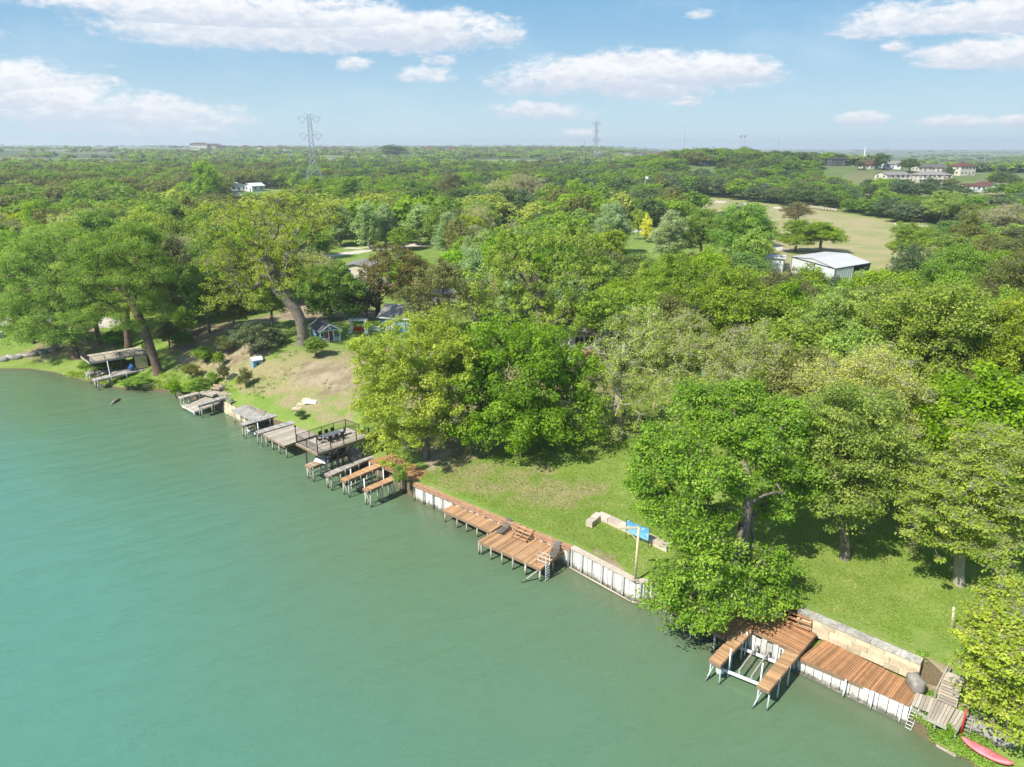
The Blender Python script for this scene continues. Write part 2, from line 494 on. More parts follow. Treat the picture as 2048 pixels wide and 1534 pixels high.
DRY = [gpoly([(440,770),(520,720),(700,690),(735,700),(735,790),(700,860),(600,830)]), gpoly([(500,740),(640,700),(735,690),(740,760),(700,850),(640,830),(560,790)]), gpoly([(860,950),(960,930),(1250,960),(1240,1000),(1170,1020),(1050,1000),(960,1000)]),
       gpoly([(60,690),(200,680),(230,700),(160,715),(60,725)]), gpoly([(330,650),(480,640),(600,690),(500,720),(440,770),(350,740)]), gpoly([(1690,345),(1880,343),(1900,372),(1690,402)]), gpoly([(1950,352),(2048,356),(2048,395),(1960,398)]), gpoly([(430,690),(520,680),(560,700),(500,760),(440,740)])]
dry = np.zeros(len(V))
for i, pl in enumerate(DRY):
    dry = np.maximum(dry, soft(pl, 2.2, 4, 4, 50+i))
# roads and drives
road = np.zeros(len(V))
def stroke(pts, wdt):
    q = [ground(u, v) for u, v in pts]
    dmin = np.full(len(V), 1e9)
    for i in range(len(q)-1):
        ax, ay, bx, by = q[i].x, q[i].y, q[i+1].x, q[i+1].y
        L2 = (bx-ax)**2+(by-ay)**2+1e-9
        k = np.clip(((V[:,0]-ax)*(bx-ax)+(V[:,1]-ay)*(by-ay))/L2, 0, 1)
        dmin = np.minimum(dmin, np.hypot(V[:,0]-ax-k*(bx-ax), V[:,1]-ay-k*(by-ay)))
    return (dmin < wdt/2).astype(float)
for pts, wd in [([(640,515),(700,506),(740,500),(850,490),(900,484)],5),([(690,497),(760,493),(830,488)],3),
                ([(1200,464),(1300,461),(1400,460),(1470,462)],6),([(1500,470),(1560,500)],5),
                ([(1360,397),(1450,405),(1560,416)],3),([(1800,448),(1870,455),(1925,462)],5),([(450,382),(480,400),(520,440)],9),
                ([(0,645),(60,640),(150,632),(220,648)],4)]:
    road = np.maximum(road, stroke(pts, wd))
lawn = ((TT.ravel() < 75)).astype(float)
gm, gt = nt('ground_cover'); b = NB(gt)
gp = b.n('ShaderNodeNewGeometry'); pos = gp.outputs['Position']
n_big = b.noise(.045, 4, .6, pos); n_mid = b.noise(.35, 5, .65, pos); n_fine = b.noise(5.0, 4, .75, pos); n_f2 = b.noise(16.0, 2, .7, pos)
green = b.mix(b.ramp(n_mid, .38, .66), (.145,.225,.038), (.205,.265,.066))
green = b.mix(b.math('MULTIPLY', b.ramp(n_big, .45, .62), .45), green, (.12,.17,.035))
dryc = b.mix(b.ramp(n_fine, .3, .7), (.20,.16,.085), (.34,.27,.16))
dirtc = b.mix(b.ramp(n_mid, .35, .65), (.20,.155,.095), (.32,.265,.175))
fieldc = b.mix(b.ramp(b.noise(.09, 5, .65, pos), .35, .65), (.33,.28,.15), (.24,.25,.10))
roadc = b.mix(b.ramp(n_fine, .3, .7), (.42,.38,.32), (.55,.50,.43))
# dry patches break up through the grass
dm = b.math('ADD', b.attr('dry'), b.math('MULTIPLY', b.math('SUBTRACT', n_mid, .5), 2.2))
dm = b.math('MULTIPLY', b.ramp(dm, .35, 1.15), .85)
base = b.mix(dm, green, dryc)
patch = b.math('MULTIPLY', b.ramp(b.noise(.8, 5, .7, pos), .56, .72), .2)
base = b.mix(patch, base, (.25,.22,.09))
dd = b.math('ADD', b.attr('dirt'), b.math('MULTIPLY', b.math('SUBTRACT', b.noise(1.3, 4, .65, pos), .5), 1.1))
base = b.mix(b.ramp(dd, .35, .75), base, dirtc)
base = b.mix(b.attr('field'), base, fieldc)
sn = b.n('ShaderNodeSeparateXYZ'); b.l(gp.outputs['True Normal'], sn.inputs[0])
base = b.mix(b.ramp(sn.outputs[2], .75, .45), base, (.13,.10,.06))
base = b.mix(b.ramp(b.attr('road'), .4, .6), base, roadc)
# far country: strips of scrub, pasture and bare fields
ty = b.n('ShaderNodeMapping'); ty.inputs['Scale'].default_value = (.0016, .0035, .004); b.l(pos, ty.inputs[0])
nf = b.noise(1.0, 5, .6, ty.outputs[0])
farc = b.mix(b.ramp(nf, .42, .58), (.075,.105,.045), (.20,.215,.105))
farc = b.mix(b.math('MULTIPLY', b.ramp(b.noise(2.3, 4, .6, ty.outputs[0]), .57, .66), .7), farc, (.34,.30,.20))
base = b.mix(b.attr('far'), base, farc)
gk = b.math('MULTIPLY_ADD', b.math('SUBTRACT', n_fine, .5), .9, 1.0)
gk = b.math('MULTIPLY', gk, b.math('MULTIPLY_ADD', b.math('SUBTRACT', n_f2, .5), .9, 1.0))
vm = b.n('ShaderNodeVectorMath', operation='SCALE'); b.l(base, vm.inputs[0]); b.l(gk, vm.inputs['Scale'])
bs = b.n('ShaderNodeBsdfPrincipled'); b.l(vm.outputs[0], bs.inputs['Base Color']); bs.inputs['Roughness'].default_value = .95; bs.inputs['Specular IOR Level'].default_value = .1
bp = b.n('ShaderNodeBump'); bp.inputs['Strength'].default_value = .7; bp.inputs['Distance'].default_value = .12; b.l(n_fine, bp.inputs['Height']); b.l(bp.outputs[0], bs.inputs['Normal'])
o = b.n('ShaderNodeOutputMaterial'); b.l(bs.outputs[0], o.inputs[0])
rr = np.hypot(V[:,0], V[:,1])
farw = sstep(420, 800, rr)*(1-field)
gme = mesh_np('ground', V, Fq[:, ::-1], gm, smooth=True, attrs=dict(dry=dry, dirt=dirt, field=field, road=road, far=farw))
tag(link('ground', gme), kind='structure')

# ------------------------------------------------------------ water sheet
trw = -np.concatenate([[-1.2, 0], np.arange(1, 30, 1.0), 30*1.06**np.arange(0, 75)])
ac2 = acols[::2]
A2, T2 = np.meshgrid(ac2, trw, indexing='ij')
X2, Y2 = xy(A2, np.interp(A2, SA, SB) + T2)
i2 = np.arange(A2.size).reshape(A2.shape)
F2 = np.stack([i2[:-1,:-1].ravel(), i2[1:,:-1].ravel(), i2[1:,1:].ravel(), i2[:-1,1:].ravel()], 1)
# distance to the shore, corrected for the slanted frame
wm, wtr = nt('river_water'); b = NB(wtr)
gp = b.n('ShaderNodeNewGeometry'); pos = gp.outputs['Position']
shd = b.attr('shore')
nb1 = b.noise(.035, 3, .5, pos); nb2 = b.noise(.12, 3, .5, pos)
dsh = b.math('ADD', shd, b.math('MULTIPLY', b.math('SUBTRACT', nb1, .5), 26))
c = b.mix(b.ramp(dsh, 2, 34), (.098,.162,.088), (.074,.186,.126))
c = b.mix(b.math('MULTIPLY', b.ramp(shd, 3.5, 0), .5), c, (.10,.095,.05))
sx = b.n('ShaderNodeSeparateXYZ'); b.l(pos, sx.inputs[0])
lw = b.math('MULTIPLY', b.ramp(b.math('ADD', sx.outputs[0], b.math('MULTIPLY', b.math('SUBTRACT', nb1, .5), 18)), 0, -46), .75)
c = b.mix(b.math('MULTIPLY', lw, b.ramp(shd, 8, 30)), c, (.080,.208,.156))
bs = b.n('ShaderNodeBsdfPrincipled'); b.l(c, bs.inputs['Base Color']); bs.inputs['Roughness'].default_value = .12; bs.inputs['IOR'].default_value = 1.33
bs.inputs['Specular IOR Level'].default_value = .5
mp0 = b.n('ShaderNodeMapping'); mp0.inputs['Rotation'].default_value = (0, 0, math.radians(-37)); b.l(pos, mp0.inputs[0])
mp = b.n('ShaderNodeMapping'); mp.inputs['Scale'].default_value = (.55, 1.9, 1); b.l(mp0.outputs[0], mp.inputs[0])
r1 = b.noise(.95, 3, .55, mp.outputs[0], .4); r2 = b.noise(3.2, 3, .6, mp.outputs[0], .3); r3 = b.noise(.25, 2, .5, mp.outputs[0])
hh = b.math('ADD', b.math('MULTIPLY', r1, 1.0), b.math('MULTIPLY', r2, .5)); 
hh = b.math('MULTIPLY', hh, b.ramp(r3, .25, .7))
bp = b.n('ShaderNodeBump'); bp.inputs['Strength'].default_value = .6; bp.inputs['Distance'].default_value = .2; b.l(hh, bp.inputs['Height']); b.l(bp.outputs[0], bs.inputs['Normal'])
o = b.n('ShaderNodeOutputMaterial'); b.l(bs.outputs[0], o.inputs[0])
wme = mesh_np('water', np.stack([X2.ravel(), Y2.ravel(), 0*X2.ravel()], 1), F2, wm, smooth=True, attrs=dict(shore=np.maximum(0, -T2.ravel()*.8)))
tag(link('water', wme), kind='structure')

# ------------------------------------------------------------ the air
hm, ht_ = nt('haze_air'); b = NB(ht_)
pv = b.n('ShaderNodeVolumePrincipled'); pv.inputs['Color'].default_value = (.86,.95,1,1); pv.inputs['Density'].default_value = 2.0e-4; pv.inputs['Anisotropy'].default_value = .2
o = b.n('ShaderNodeOutputMaterial'); b.l(pv.outputs[0], o.inputs['Volume'])
mb = MB(); mb.box((0, 3500, 38), (24000, 22000, 130)); hz = mb.build('haze', hm)
tag(hz, kind='stuff')
# ------------------------------------------------------------ tree factory
LM = {
 'twiggy': leaf_mat('leaf_budding', (.150,.225,.030), (.270,.345,.060), (.36,.40,.12)),
 'bright': leaf_mat('leaf_bright', (0.085,0.195,0.015), (0.201,0.348,0.034), (0.305,0.403,0.061)),
 'yellow': leaf_mat('leaf_yellow_green', (.120,.215,.020), (.245,.345,.042), (.37,.43,.08)),
 'dense':  leaf_mat('leaf_dense_green', (.070,.160,.020), (.155,.285,.036), (.24,.36,.07)),
 'dark':   leaf_mat('leaf_dark', (.055,.100,.028), (.105,.165,.045)),
 'olive':  leaf_mat('leaf_olive', (0.085,0.120,0.027), (0.171,0.201,0.055), (0.256,0.244,0.098)),
 'silver': leaf_mat('leaf_silver', (0.146,0.244,0.079), (0.268,0.378,0.159), (0.488,0.537,0.329)),
 'pale':   leaf_mat('leaf_pale', (.205,.285,.050), (.325,.400,.095), (.42,.44,.20)),
 'brown':  leaf_mat('leaf_brown', (.100,.105,.028), (.185,.180,.055), (.16,.20,.05)),
 'gold':   leaf_mat('leaf_gold', (.30,.37,.02), (.46,.50,.03)),
 'cypress':leaf_mat('leaf_cypress', (.10,.20,.022), (.215,.33,.045), (.28,.38,.07)),
 'pine':   leaf_mat('leaf_grey_green', (0.067,0.116,0.049), (0.128,0.183,0.079)),
}
BARK = {
 'grey': mat('bark_grey', (.24,.205,.165), .9, (.11,.09,.07), 1.5, .8, .1, 12, .25, bump=.5, spec=.1),
 'brown': mat('bark_brown', (.20,.14,.105), .9, (.09,.06,.045), 1.5, .8, .1, 12, .25, bump=.5, spec=.1),
 'pale': mat('bark_pale', (.40,.37,.27), .9, (.28,.24,.20), 1.5, .7, .1, 12, .2, bump=.4, spec=.1),
}

def leaves_np(rng, cen, rad, m, size, fz, up=.7, aspect=.55, centre=None):
    """leaf quads scattered round clump centres"""
    n = len(cen)
    c = np.repeat(cen, m, 0); r = np.repeat(rad, m)
    d = rng.normal(size=(n*m, 3)); d /= np.linalg.norm(d, axis=1)[:, None]
    rr = rng.random(n*m) ** .45
    off = d * (rr * r)[:, None]; off[:, 2] *= fz
    p = c + off
    nm = rng.normal(size=(n*m, 3))*.55 + d*.75; nm[:, 2] += up
    nm /= np.linalg.norm(nm, axis=1)[:, None]
    tv = rng.normal(size=(n*m, 3)); tv -= nm*(tv*nm).sum(1)[:, None]; tv /= np.linalg.norm(tv, axis=1)[:, None]
    bv = np.cross(nm, tv)
    s = size * (.65 + .7*rng.random(n*m))
    L = tv*(s*.5)[:, None]; W = bv*(s*.5*aspect)[:, None]; fold = nm*(s*.10)[:, None]
    V = np.stack([p-L, p+W+fold, p+L, p-W+fold], 1).reshape(-1, 3)
    pt = np.repeat(rng.random(n), m); tint = np.clip(pt*.75 + .25*rng.random(n*m), 0, 1)
    T = np.repeat(tint, 4)
    Fq = np.arange(len(V)).reshape(-1, 4)
    return V, Fq, T

def skeleton(rng, trunk, puffs, taper_top=.25, crook=.16, rmin=.018, r_base=.35, pen=.35):
    """grow limbs from the trunk polyline out to every clump"""
    pos = [np.array(p, float) for p in trunk]; par = [-1] + list(range(len(trunk)-1)); plen = [0.0]
    for i in range(1, len(trunk)): plen.append(plen[-1] + np.linalg.norm(pos[i]-pos[i-1]))
    nt0 = len(trunk)
    root = pos[-1]
    order = np.argsort(np.linalg.norm(puffs - root, axis=1))
    A = np.array(pos); PL = np.array(plen)
    start = max(1, int(nt0*.55))
    end_idx = []
    for k in order:
        q = puffs[k]
        dd = np.linalg.norm(A[start:] - q, axis=1) + pen*PL[start:]*.35
        below = A[start:, 2] > q[2] + 1.0
        dd = dd + below*.8
        j = start + int(np.argmin(dd))
        dist = np.linalg.norm(A[j]-q); n = max(1, int(dist/1.1))
        prev = j; newp = []; newl = []
        perp = rng.normal(size=3)*crook*dist
        for i in range(1, n+1):
            f = i/n
            pt = A[j]*(1-f) + q*f + perp*math.sin(math.pi*f)*.5 + np.array([0,0,.10*dist*math.sin(math.pi*f)])
            newp.append(pt); newl.append(PL[j] + dist*f)
            par.append(prev); prev = len(par)-1
        A = np.vstack([A, newp]); PL = np.concatenate([PL, newl])
        end_idx.append(len(A)-1)
    n = len(A); w = np.zeros(n)
    for e in end_idx: w[e] += 1
    for i in range(n-1, 0, -1): w[par[i]] += w[i]
    # parents always precede children except we processed in order: fine
    w = w/max(w[0], 1)
    r = np.maximum(rmin, r_base * w**.52)
    for i in range(nt0): r[i] = max(r[i], r_base*(1 - (1-taper_top)*i/max(1, nt0-1)) * (1.25 if i == 0 else 1))
    return A, np.array(par), r, np.array(end_idx)

def limbs_mesh(rng, A, par, r, extra=None, thin=.0):
    n = len(A)
    d = np.zeros((n, 3)); d[1:] = A[1:] - A[par[1:]]
    d[0] = d[1]
    L = np.linalg.norm(d, axis=1)[:, None]; d = d/np.maximum(L, 1e-6)
    # main child of every node
    main = np.full(n, -1); best = np.zeros(n)
    for i in range(1, n):
        p = par[i]
        if r[i] > best[p]: best[p] = r[i]; main[p] = i
    a = np.zeros((n, 3)); ref = np.array([1.0, 0, 0]) if abs(d[0][0]) < .9 else np.array([0, 1.0, 0])
    a[0] = ref
    for i in range(n):
        v = a[par[i]] if i else a[0]
        v = v - d[i]*v.dot(d[i]); l = math.sqrt(v.dot(v))
        if l < .2:
            v = np.array([d[i][1], d[i][2], d[i][0]]); v = v - d[i]*v.dot(d[i]); l = math.sqrt(v.dot(v)) or 1
        a[i] = v/l
    b_ = np.cross(d, a)
    Vs = []; Fs = []; base = 0
    def seg(c0, a0, b0, r0, c1, a1, b1, r1, k):
        nonlocal base
        th = np.arange(k)*2*math.pi/k; co = np.cos(th)[None, :, None]; si = np.sin(th)[None, :, None]
        v0 = c0[:, None, :] + (a0[:, None, :]*co + b0[:, None, :]*si)*r0[:, None, None]
        v1 = c1[:, None, :] + (a1[:, None, :]*co + b1[:, None, :]*si)*r1[:, None, None]
        V = np.concatenate([v0, v1], 1).reshape(-1, 3); m = len(c0)
        i0 = np.arange(m)[:, None]*2*k + np.arange(k)[None, :]; i0n = np.arange(m)[:, None]*2*k + (np.arange(k)[None, :]+1) % k
        Fs.append(np.stack([i0, i0n, i0n+k, i0+k], 2).reshape(-1, 4) + base); base += len(V); Vs.append(V)
    idx = np.arange(1, n); p = par[idx]
    ism = main[p] == idx
    big = r[idx] > .06
    for sel, k in ((big, 8), (~big & (r[idx] >= thin), 3)):
        e = idx[sel]; q = par[e]; m_ = ism[sel]
        if not len(e): continue
        a0 = np.where(m_[:, None], a[q], a[e]); b0 = np.where(m_[:, None], b_[q], b_[e])
        r0 = np.where(m_, np.minimum(r[q], np.maximum(r[e]*2.2, r[q]*(q < 12))), np.minimum(r[q], r[e]*1.3+.01))
        seg(A[q], a0, b0, r0, A[e], a[e], b_[e], r[e], k)
    if extra is not None and len(extra[0]):
        dd = extra[1]-extra[0]; dd = dd/np.maximum(np.linalg.norm(dd, axis=1)[:, None], 1e-6)
        rf = np.where(np.abs(dd[:, 2:3]) < .9, np.array([[0,0,1.0]]), np.array([[1.0,0,0]]))
        aa = np.cross(dd, rf); aa /= np.linalg.norm(aa, axis=1)[:, None]; bb = np.cross(dd, aa)
        m = len(dd); seg(extra[0], aa, bb, np.full(m, extra[2]), extra[1], aa, bb, np.full(m, extra[2]*.4), 3)
    return np.concatenate(Vs), np.concatenate(Fs)

def sample_lobes(rng, lobes, n, minsep=.0, zmin=None, shell=.30):
    ph = rng.uniform(0, 6.28, (len(lobes), 6))
    vol = np.array([l[3]*l[4]*l[5] for l in lobes])**.75; vol = vol/vol.sum()
    out = []
    ch = rng.choice(len(lobes), n*4, p=vol)
    for c in ch:
        l = lobes[c]
        d = rng.normal(size=3); d /= np.linalg.norm(d)
        rr = rng.random()**shell
        if d[2] < -.35 and rng.random() < .55: continue
        q = ph[c]; rr *= 1 + .26*math.sin(3.1*d[0]+q[0])*math.sin(2.7*d[1]+q[1]) + .22*math.sin(5.3*d[2]+q[2]+2.2*d[0]) + .14*math.sin(7.7*d[0]+6.1*d[1]+q[3])
        p = np.array(l[:3]) + d*rr*np.array(l[3:6])
        if zmin is not None and p[2] < zmin: continue
        if minsep and out:
            if np.min(np.linalg.norm(np.array(out)-p, axis=1)) < minsep: continue
        out.append(p)
        if len(out) >= n: break
    return np.array(out)

# per kind: leaf material, bark, clump radius, leaves per clump, leaf size, flatness, up bias, twigs per clump, limb base radius
KIND = {
 'bright':  dict(leaf='bright', bark='grey', rp=1.00, m=80, ls=.30, fz=.60, tw=3),
 'hero':    dict(leaf='bright', bark='grey', rp=.95, m=105, ls=.25, fz=.6, tw=7),
 'dense':   dict(leaf='dense', bark='grey', rp=1.15, m=120, ls=.34, fz=.70, tw=2),
 'yellow':  dict(leaf='yellow', bark='grey', rp=1.0, m=95, ls=.28, fz=.62, tw=3),
 'spray':   dict(leaf='yellow', bark='pale', rp=.95, m=80, ls=.24, fz=.32, tw=9, up=1.2),
 'sparse':  dict(leaf='pale', bark='pale', rp=1.0, m=62, ls=.21, fz=.85, tw=10),
 'pecan':   dict(leaf='twiggy', bark='grey', rp=1.1, m=60, ls=.27, fz=.55, tw=8),
 'cypress': dict(leaf='cypress', bark='brown', rp=1.35, m=130, ls=.27, fz=.5, tw=3, up=.9, aspect=.45),
 'olive':   dict(leaf='olive', bark='grey', rp=1.05, m=75, ls=.30, fz=.7, tw=4),
 'dark':    dict(leaf='dark', bark='brown', rp=1.1, m=95, ls=.33, fz=.7, tw=2),
 'silver':  dict(leaf='silver', bark='pale', rp=.8, m=75, ls=.26, fz=.8, tw=3),
 'brown':   dict(leaf='brown', bark='brown', rp=1.0, m=70, ls=.28, fz=.7, tw=4),
 'gold':    dict(leaf='gold', bark='grey', rp=.7, m=80, ls=.28, fz=.8, tw=1),
 'bare':    dict(leaf='pale', bark='pale', rp=1.0, m=30, ls=.24, fz=.85, tw=18),
 'pine':    dict(leaf='pine', bark='grey', rp=.9, m=80, ls=.26, fz=.7, tw=2),
}
def tree_meshes(name, kind, trunk, lobes, npuff, seed, r_base=.35, det=1.0, zmin=None, shell=.30, lsz=1.0, crook=.16, rps=1.0):
    k = KIND[kind]; rng = np.random.default_rng(seed)
    pf = sample_lobes(rng, lobes, npuff, k['rp']*.42*rps, zmin, shell)
    A, par, r, ends = skeleton(rng, trunk, pf, r_base=r_base, crook=crook)
    ntw = int(k['tw'])
    ex = None
    rp = rps*k['rp']*(.55+.95*rng.random(len(pf))**1.3)
    if ntw:
        c = np.repeat(pf, ntw, 0); d = rng.normal(size=c.shape); d[:, 2] = d[:, 2]*.6 + .25; d /= np.linalg.norm(d, axis=1)[:, None]
        L = np.repeat(rp, ntw)*(.6+.6*rng.random(len(c)))
        s0 = c - d*(L*.25)[:, None] + rng.normal(size=c.shape)*.08
        ex = (s0, s0 + d*(L*1.1)[:, None], .020 if kind in ('sparse','bare') else .016)
    V1, F1 = limbs_mesh(rng, A, par, r, ex)
    tme = mesh_np(name + '_trunk', V1, F1, BARK[k['bark']])
    V2, F2, T2 = leaves_np(rng, pf, rp, max(3, int(k['m']*det)), k['ls']*lsz, k['fz'], k.get('up', .7), k.get('aspect', .55))
    cme = mesh_np(name + '_crown', V2, F2, LM[k['leaf']], tint=T2)
    return tme, cme

TREES = []      # (x, y) of every tree standing
def place_tree(name, label, tme, cme, loc, rz=0, sx=1, sz=1, group=None, cat='tree', tilt=(0, 0)):
    t = thing(name, label, cat, loc, rz, group)
    t.rotation_euler = (tilt[0], tilt[1], rz); t.scale = (sx, sx, sz)
    link('trunk', tme, t); link('crown', cme, t)
    TREES.append((loc[0], loc[1]))
    return t

def at_plane(u, v, y):
    d = ray(u, v); k = y/d[1]
    return np.array([d[0]*k, y, CAM_H + d[2]*k])

def hero(name, label, kind, base, trunk_px, lobes_px, npuff, seed, r_base=.4, group=None, det=1.0, zmin=None, cat='tree', depth=None, shell=.30, lsz=1.0, crook=.16, base_z=None):
    """a tree of its own: trunk joints and crown lobes read off the photo on the tree's own plane, given depth in metres"""
    g = ground(*base) if depth is None else None
    if depth is not None:
        d = ray(*base); k = depth/d[1]; g = Vector((d[0]*k, depth, 0)); g.z = Z(g.x, g.y)
    if base_z is not None: g.z = base_z
    o = np.array([g.x, g.y, g.z])
    tr = [np.zeros(3)-np.array([0,0,.3])]
    for q in trunk_px:
        dy = q[2] if len(q) > 2 else 0
        tr.append(at_plane(q[0], q[1], g.y+dy) - o)
    # smooth the trunk
    pts = []
    for i in range(len(tr)-1):
        for f in (0, .5): pts.append(tr[i]*(1-f)+tr[i+1]*f)
    pts.append(tr[-1])
    depthk = (g.y*CP - (g.z-CAM_H)*SP)/FPX
    lb = []
    for q in lobes_px:
        u, v, ru, rv = q[:4]; dy = q[4] if len(q) > 4 else 0; ry = q[5] if len(q) > 5 else ru*depthk*.95
        c = at_plane(u, v, g.y+dy) - o
        lb.append((c[0], c[1], c[2], ru*depthk, ry, rv*depthk*.95))
    tme, cme = tree_meshes(name, kind, pts, lb, npuff, seed, r_base, det, zmin, shell, lsz, crook)
    return place_tree(name, label, tme, cme, (g.x, g.y, g.z), group=group, cat=cat)

# ---- prototypes for trees that repeat
PROTO = {}
def proto(kind, var, tier):
    key = (kind, var, tier)
    if key in PROTO: return PROTO[key]
    rng = np.random.default_rng(hash((kind, var)) % 1 + 100*var + sum(map(ord, kind)))
    Ht, R = 10.0, 4.6
    if kind in ('silver', 'gold'): R = 3.0
    lobes = [(0, 0, Ht*.62, R*.62, R*.62, Ht*.30)]
    nl = 7
    for i in range(nl):
        th = 2*math.pi*i/nl + rng.uniform(-.4,.4); q = R*rng.uniform(.42,.64); zz = Ht*rng.uniform(.40,.78); rr = R*rng.uniform(.32,.48)
        lobes.append((q*math.cos(th), q*math.sin(th), zz, rr, rr, rr*rng.uniform(.65,.95)))
    lobes.append((rng.uniform(-1,1), rng.uniform(-1,1), Ht*.84, R*.42, R*.42, Ht*.15))
    if kind in ('silver', 'gold'):
        lobes = [(0,0,Ht*.35,R*.75,R*.75,Ht*.22),(.2,0,Ht*.55,R*.7,R*.7,Ht*.25),(-.2,.2,Ht*.72,R*.5,R*.5,Ht*.2),(0,0,Ht*.86,R*.28,R*.28,Ht*.13)]
    zmin = Ht*(.12 if kind in ('silver','gold','dark','pine') else .2)
    tr = [(0,0,-.5),(0,0,1.2),(.1,.05,2.6),(.15,-.1,4.0)]
    rps = 1.0
    if tier == 3: n, det, ls, rps = 620, .75, .62, .6
    elif tier == 0: n, det, ls = 300, .9, 1.0
    elif tier == 1: n, det, ls, rps = 260, .5, 1.25, .85
    else: n, det, ls, rps = 210, .3, 1.6, .85
    k = KIND[kind]
    old = k['tw']
    if tier == 2: k['tw'] = min(4, old)
    elif tier == 1: k['tw'] = min(9, old)
    PROTO[key] = tree_meshes('tree_'+kind, kind, tr, lobes, n, 17*var+tier+sum(map(ord, kind)), .24, det, zmin, .30, ls, rps=rps)
    k['tw'] = old
    return PROTO[key]

def tree(u, vb, vt, wpx, kind, label, var=0, group=None, name=None, cat='tree', rng=random):
    g = ground(u, vb)
    dep = g.y*CP - (g.z-CAM_H)*SP
    # height from the top row of the crown
    top = at_plane(u, vt, g.y); h = max(1.5, top[2]-g.z)
    wm = wpx/FPX*dep
    sx = wm/9.6 if kind not in ('silver','gold') else wm/6.0
    tier = 0 if wpx > 110 else (1 if wpx > 46 else 2)
    if sx > 1.45 and wpx > 80: tier = 3
    tme, cme = proto(kind, var, tier)
    return place_tree(name or {'silver':'sycamore','gold':'young_tree','dark':'live_oak','bare':'bare_tree','sparse':'budding_tree','pine':'cedar_tree'}.get(kind,'tree'),
                      label, tme, cme, (g.x, g.y, g.z-.1), rng.uniform(0, 6.28), sx, h/10.2, group, cat)
# ------------------------------------------------------------ trees one can tell apart
hero('shade_tree', 'big bright green tree with a forked trunk hanging over the brown deck', 'hero', (1474,1196),
     [(1478,1150),(1482,1100),(1488,1050),(1496,1010)],
     [(1440,850,72,48,4),(1340,900,58,48,1),(1295,960,42,36,0),(1395,940,58,48,-1),(1330,1015,52,38,-1),(1388,1060,46,42,-2),(1420,1120,52,42,-3),
      (1348,1160,46,36,-3),(1335,1200,34,24,-4),(1388,1240,40,26,-5),(1450,1212,52,32,-4),(1525,1190,52,34,-2),(1548,1130,46,36,-1),(1460,1160,44,36,-3),
      (1500,880,62,46,3),(1560,840,62,42,5),(1620,885,56,46,6),(1565,930,52,36,3),(1468,960,52,42,1),(1605,970,46,36,4),(1400,800,52,32,6),(1485,790,52,30,7),(1440,1025,38,32,0),(1545,1010,40,36,3)],
     900, 3, r_base=.6, zmin=.8)
hero('lawn_tree', 'tree with a pale straight trunk standing alone in the middle of the shaded lawn', 'hero', (1691,1117),
     [(1690,1080),(1683,1040),(1676,1000),(1668,960)],
     [(1680,880,110,85,1),(1620,930,65,60,0),(1745,920,80,70,0),(1700,820,80,45,4),(1690,990,85,45,-1),(1620,870,65,50,3),(1740,860,70,55,3),(1790,960,45,45,0)],
     560, 5, r_base=.42, zmin=3.4)
hero('spreading_tree', 'yellow green tree with flat layered boughs leaning over the grass at the right edge', 'spray', (1919,1168),
     [(1918,1130),(1922,1090),(1930,1050)],
     [(1940,960,95,60,1),(1880,1020,75,50,-1),(1850,980,45,45,2),(1985,900,80,55,3),(1990,1040,80,55,0),(1930,1080,70,35,-2),(2030,970,60,60,2),(1870,950,50,40,2)],
     560, 8, r_base=.42, zmin=2.6)
hero('bank_tree', 'low bright yellow green tree filling the bottom right corner above the red kayak', 'spray', (2090,1440),
     [(2085,1400),(2075,1370),(2060,1340)],
     [(2040,1200,55,34,3),(1992,1238,46,26,2),(2050,1250,50,30,0),(1975,1285,40,24,1),(2020,1300,50,30,-1),(1962,1335,30,18,0),(2000,1350,46,28,1),(2045,1370,50,34,-1),
      (1968,1392,28,20,0),(2015,1412,46,26,1),(2060,1440,45,34,-2),(1995,1452,32,20,-1),(2035,1490,36,22,-2),(2110,1330,70,90,1)],
     520, 9, r_base=.45, zmin=.8, shell=.4)
hero('maple_tree', 'dense round dark green tree casting the wide shadow over the middle of the lawn', 'dense', (1030,893),
     [(1030,870),(1028,840),(1026,800)],
     [(1020,735,115,85,1),(935,775,68,75,0),(1115,800,78,85,0),(1030,835,115,68,-2),(1095,880,62,45,-3),(960,850,65,38,-2),(1060,690,85,48,3),(965,700,75,52,2),(1145,740,50,55,1)],
     560, 11, r_base=.6, zmin=2.0, shell=.22)
hero('lime_green_tree', 'bright yellow green tree between the two storey dock and the dark round tree', 'yellow', (852,917),
     [(852,890),(850,850),(846,800)],
     [(830,700,95,60,2),(760,740,60,65,0),(900,740,55,70,1),(810,800,90,60,-1),(740,820,40,50,0),(810,880,60,32,-3),(880,830,55,50,-1),(860,660,70,40,4),(735,700,35,35,2)],
     520, 13, r_base=.42, zmin=1.5, shell=.24)
hero('budding_tree', 'half bare tree with a thick pale trunk beside the dark round tree', 'sparse', (1238,878),
     [(1237,850),(1236,800),(1235,755),(1238,720)],
     [(1250,720,80,80,0),(1200,760,50,55,0),(1300,700,60,60,1),(1230,860,60,35,-3),(1180,830,35,35,-1),(1280,800,55,50,0),(1290,640,45,35,3)],
     260, 15, r_base=.55, zmin=1.5)
hero('budding_tree', 'half bare tree with fine grey twigs, second from the thick pale trunk', 'sparse', (1372,880),
     [(1366,840),(1356,790),(1352,740)],
     [(1350,690,60,60,1),(1400,720,60,60,0),(1340,780,60,55,-1),(1420,800,50,50,0),(1380,650,50,30,2),(1390,850,45,30,-2)],
     210, 16, r_base=.26, zmin=1.5)
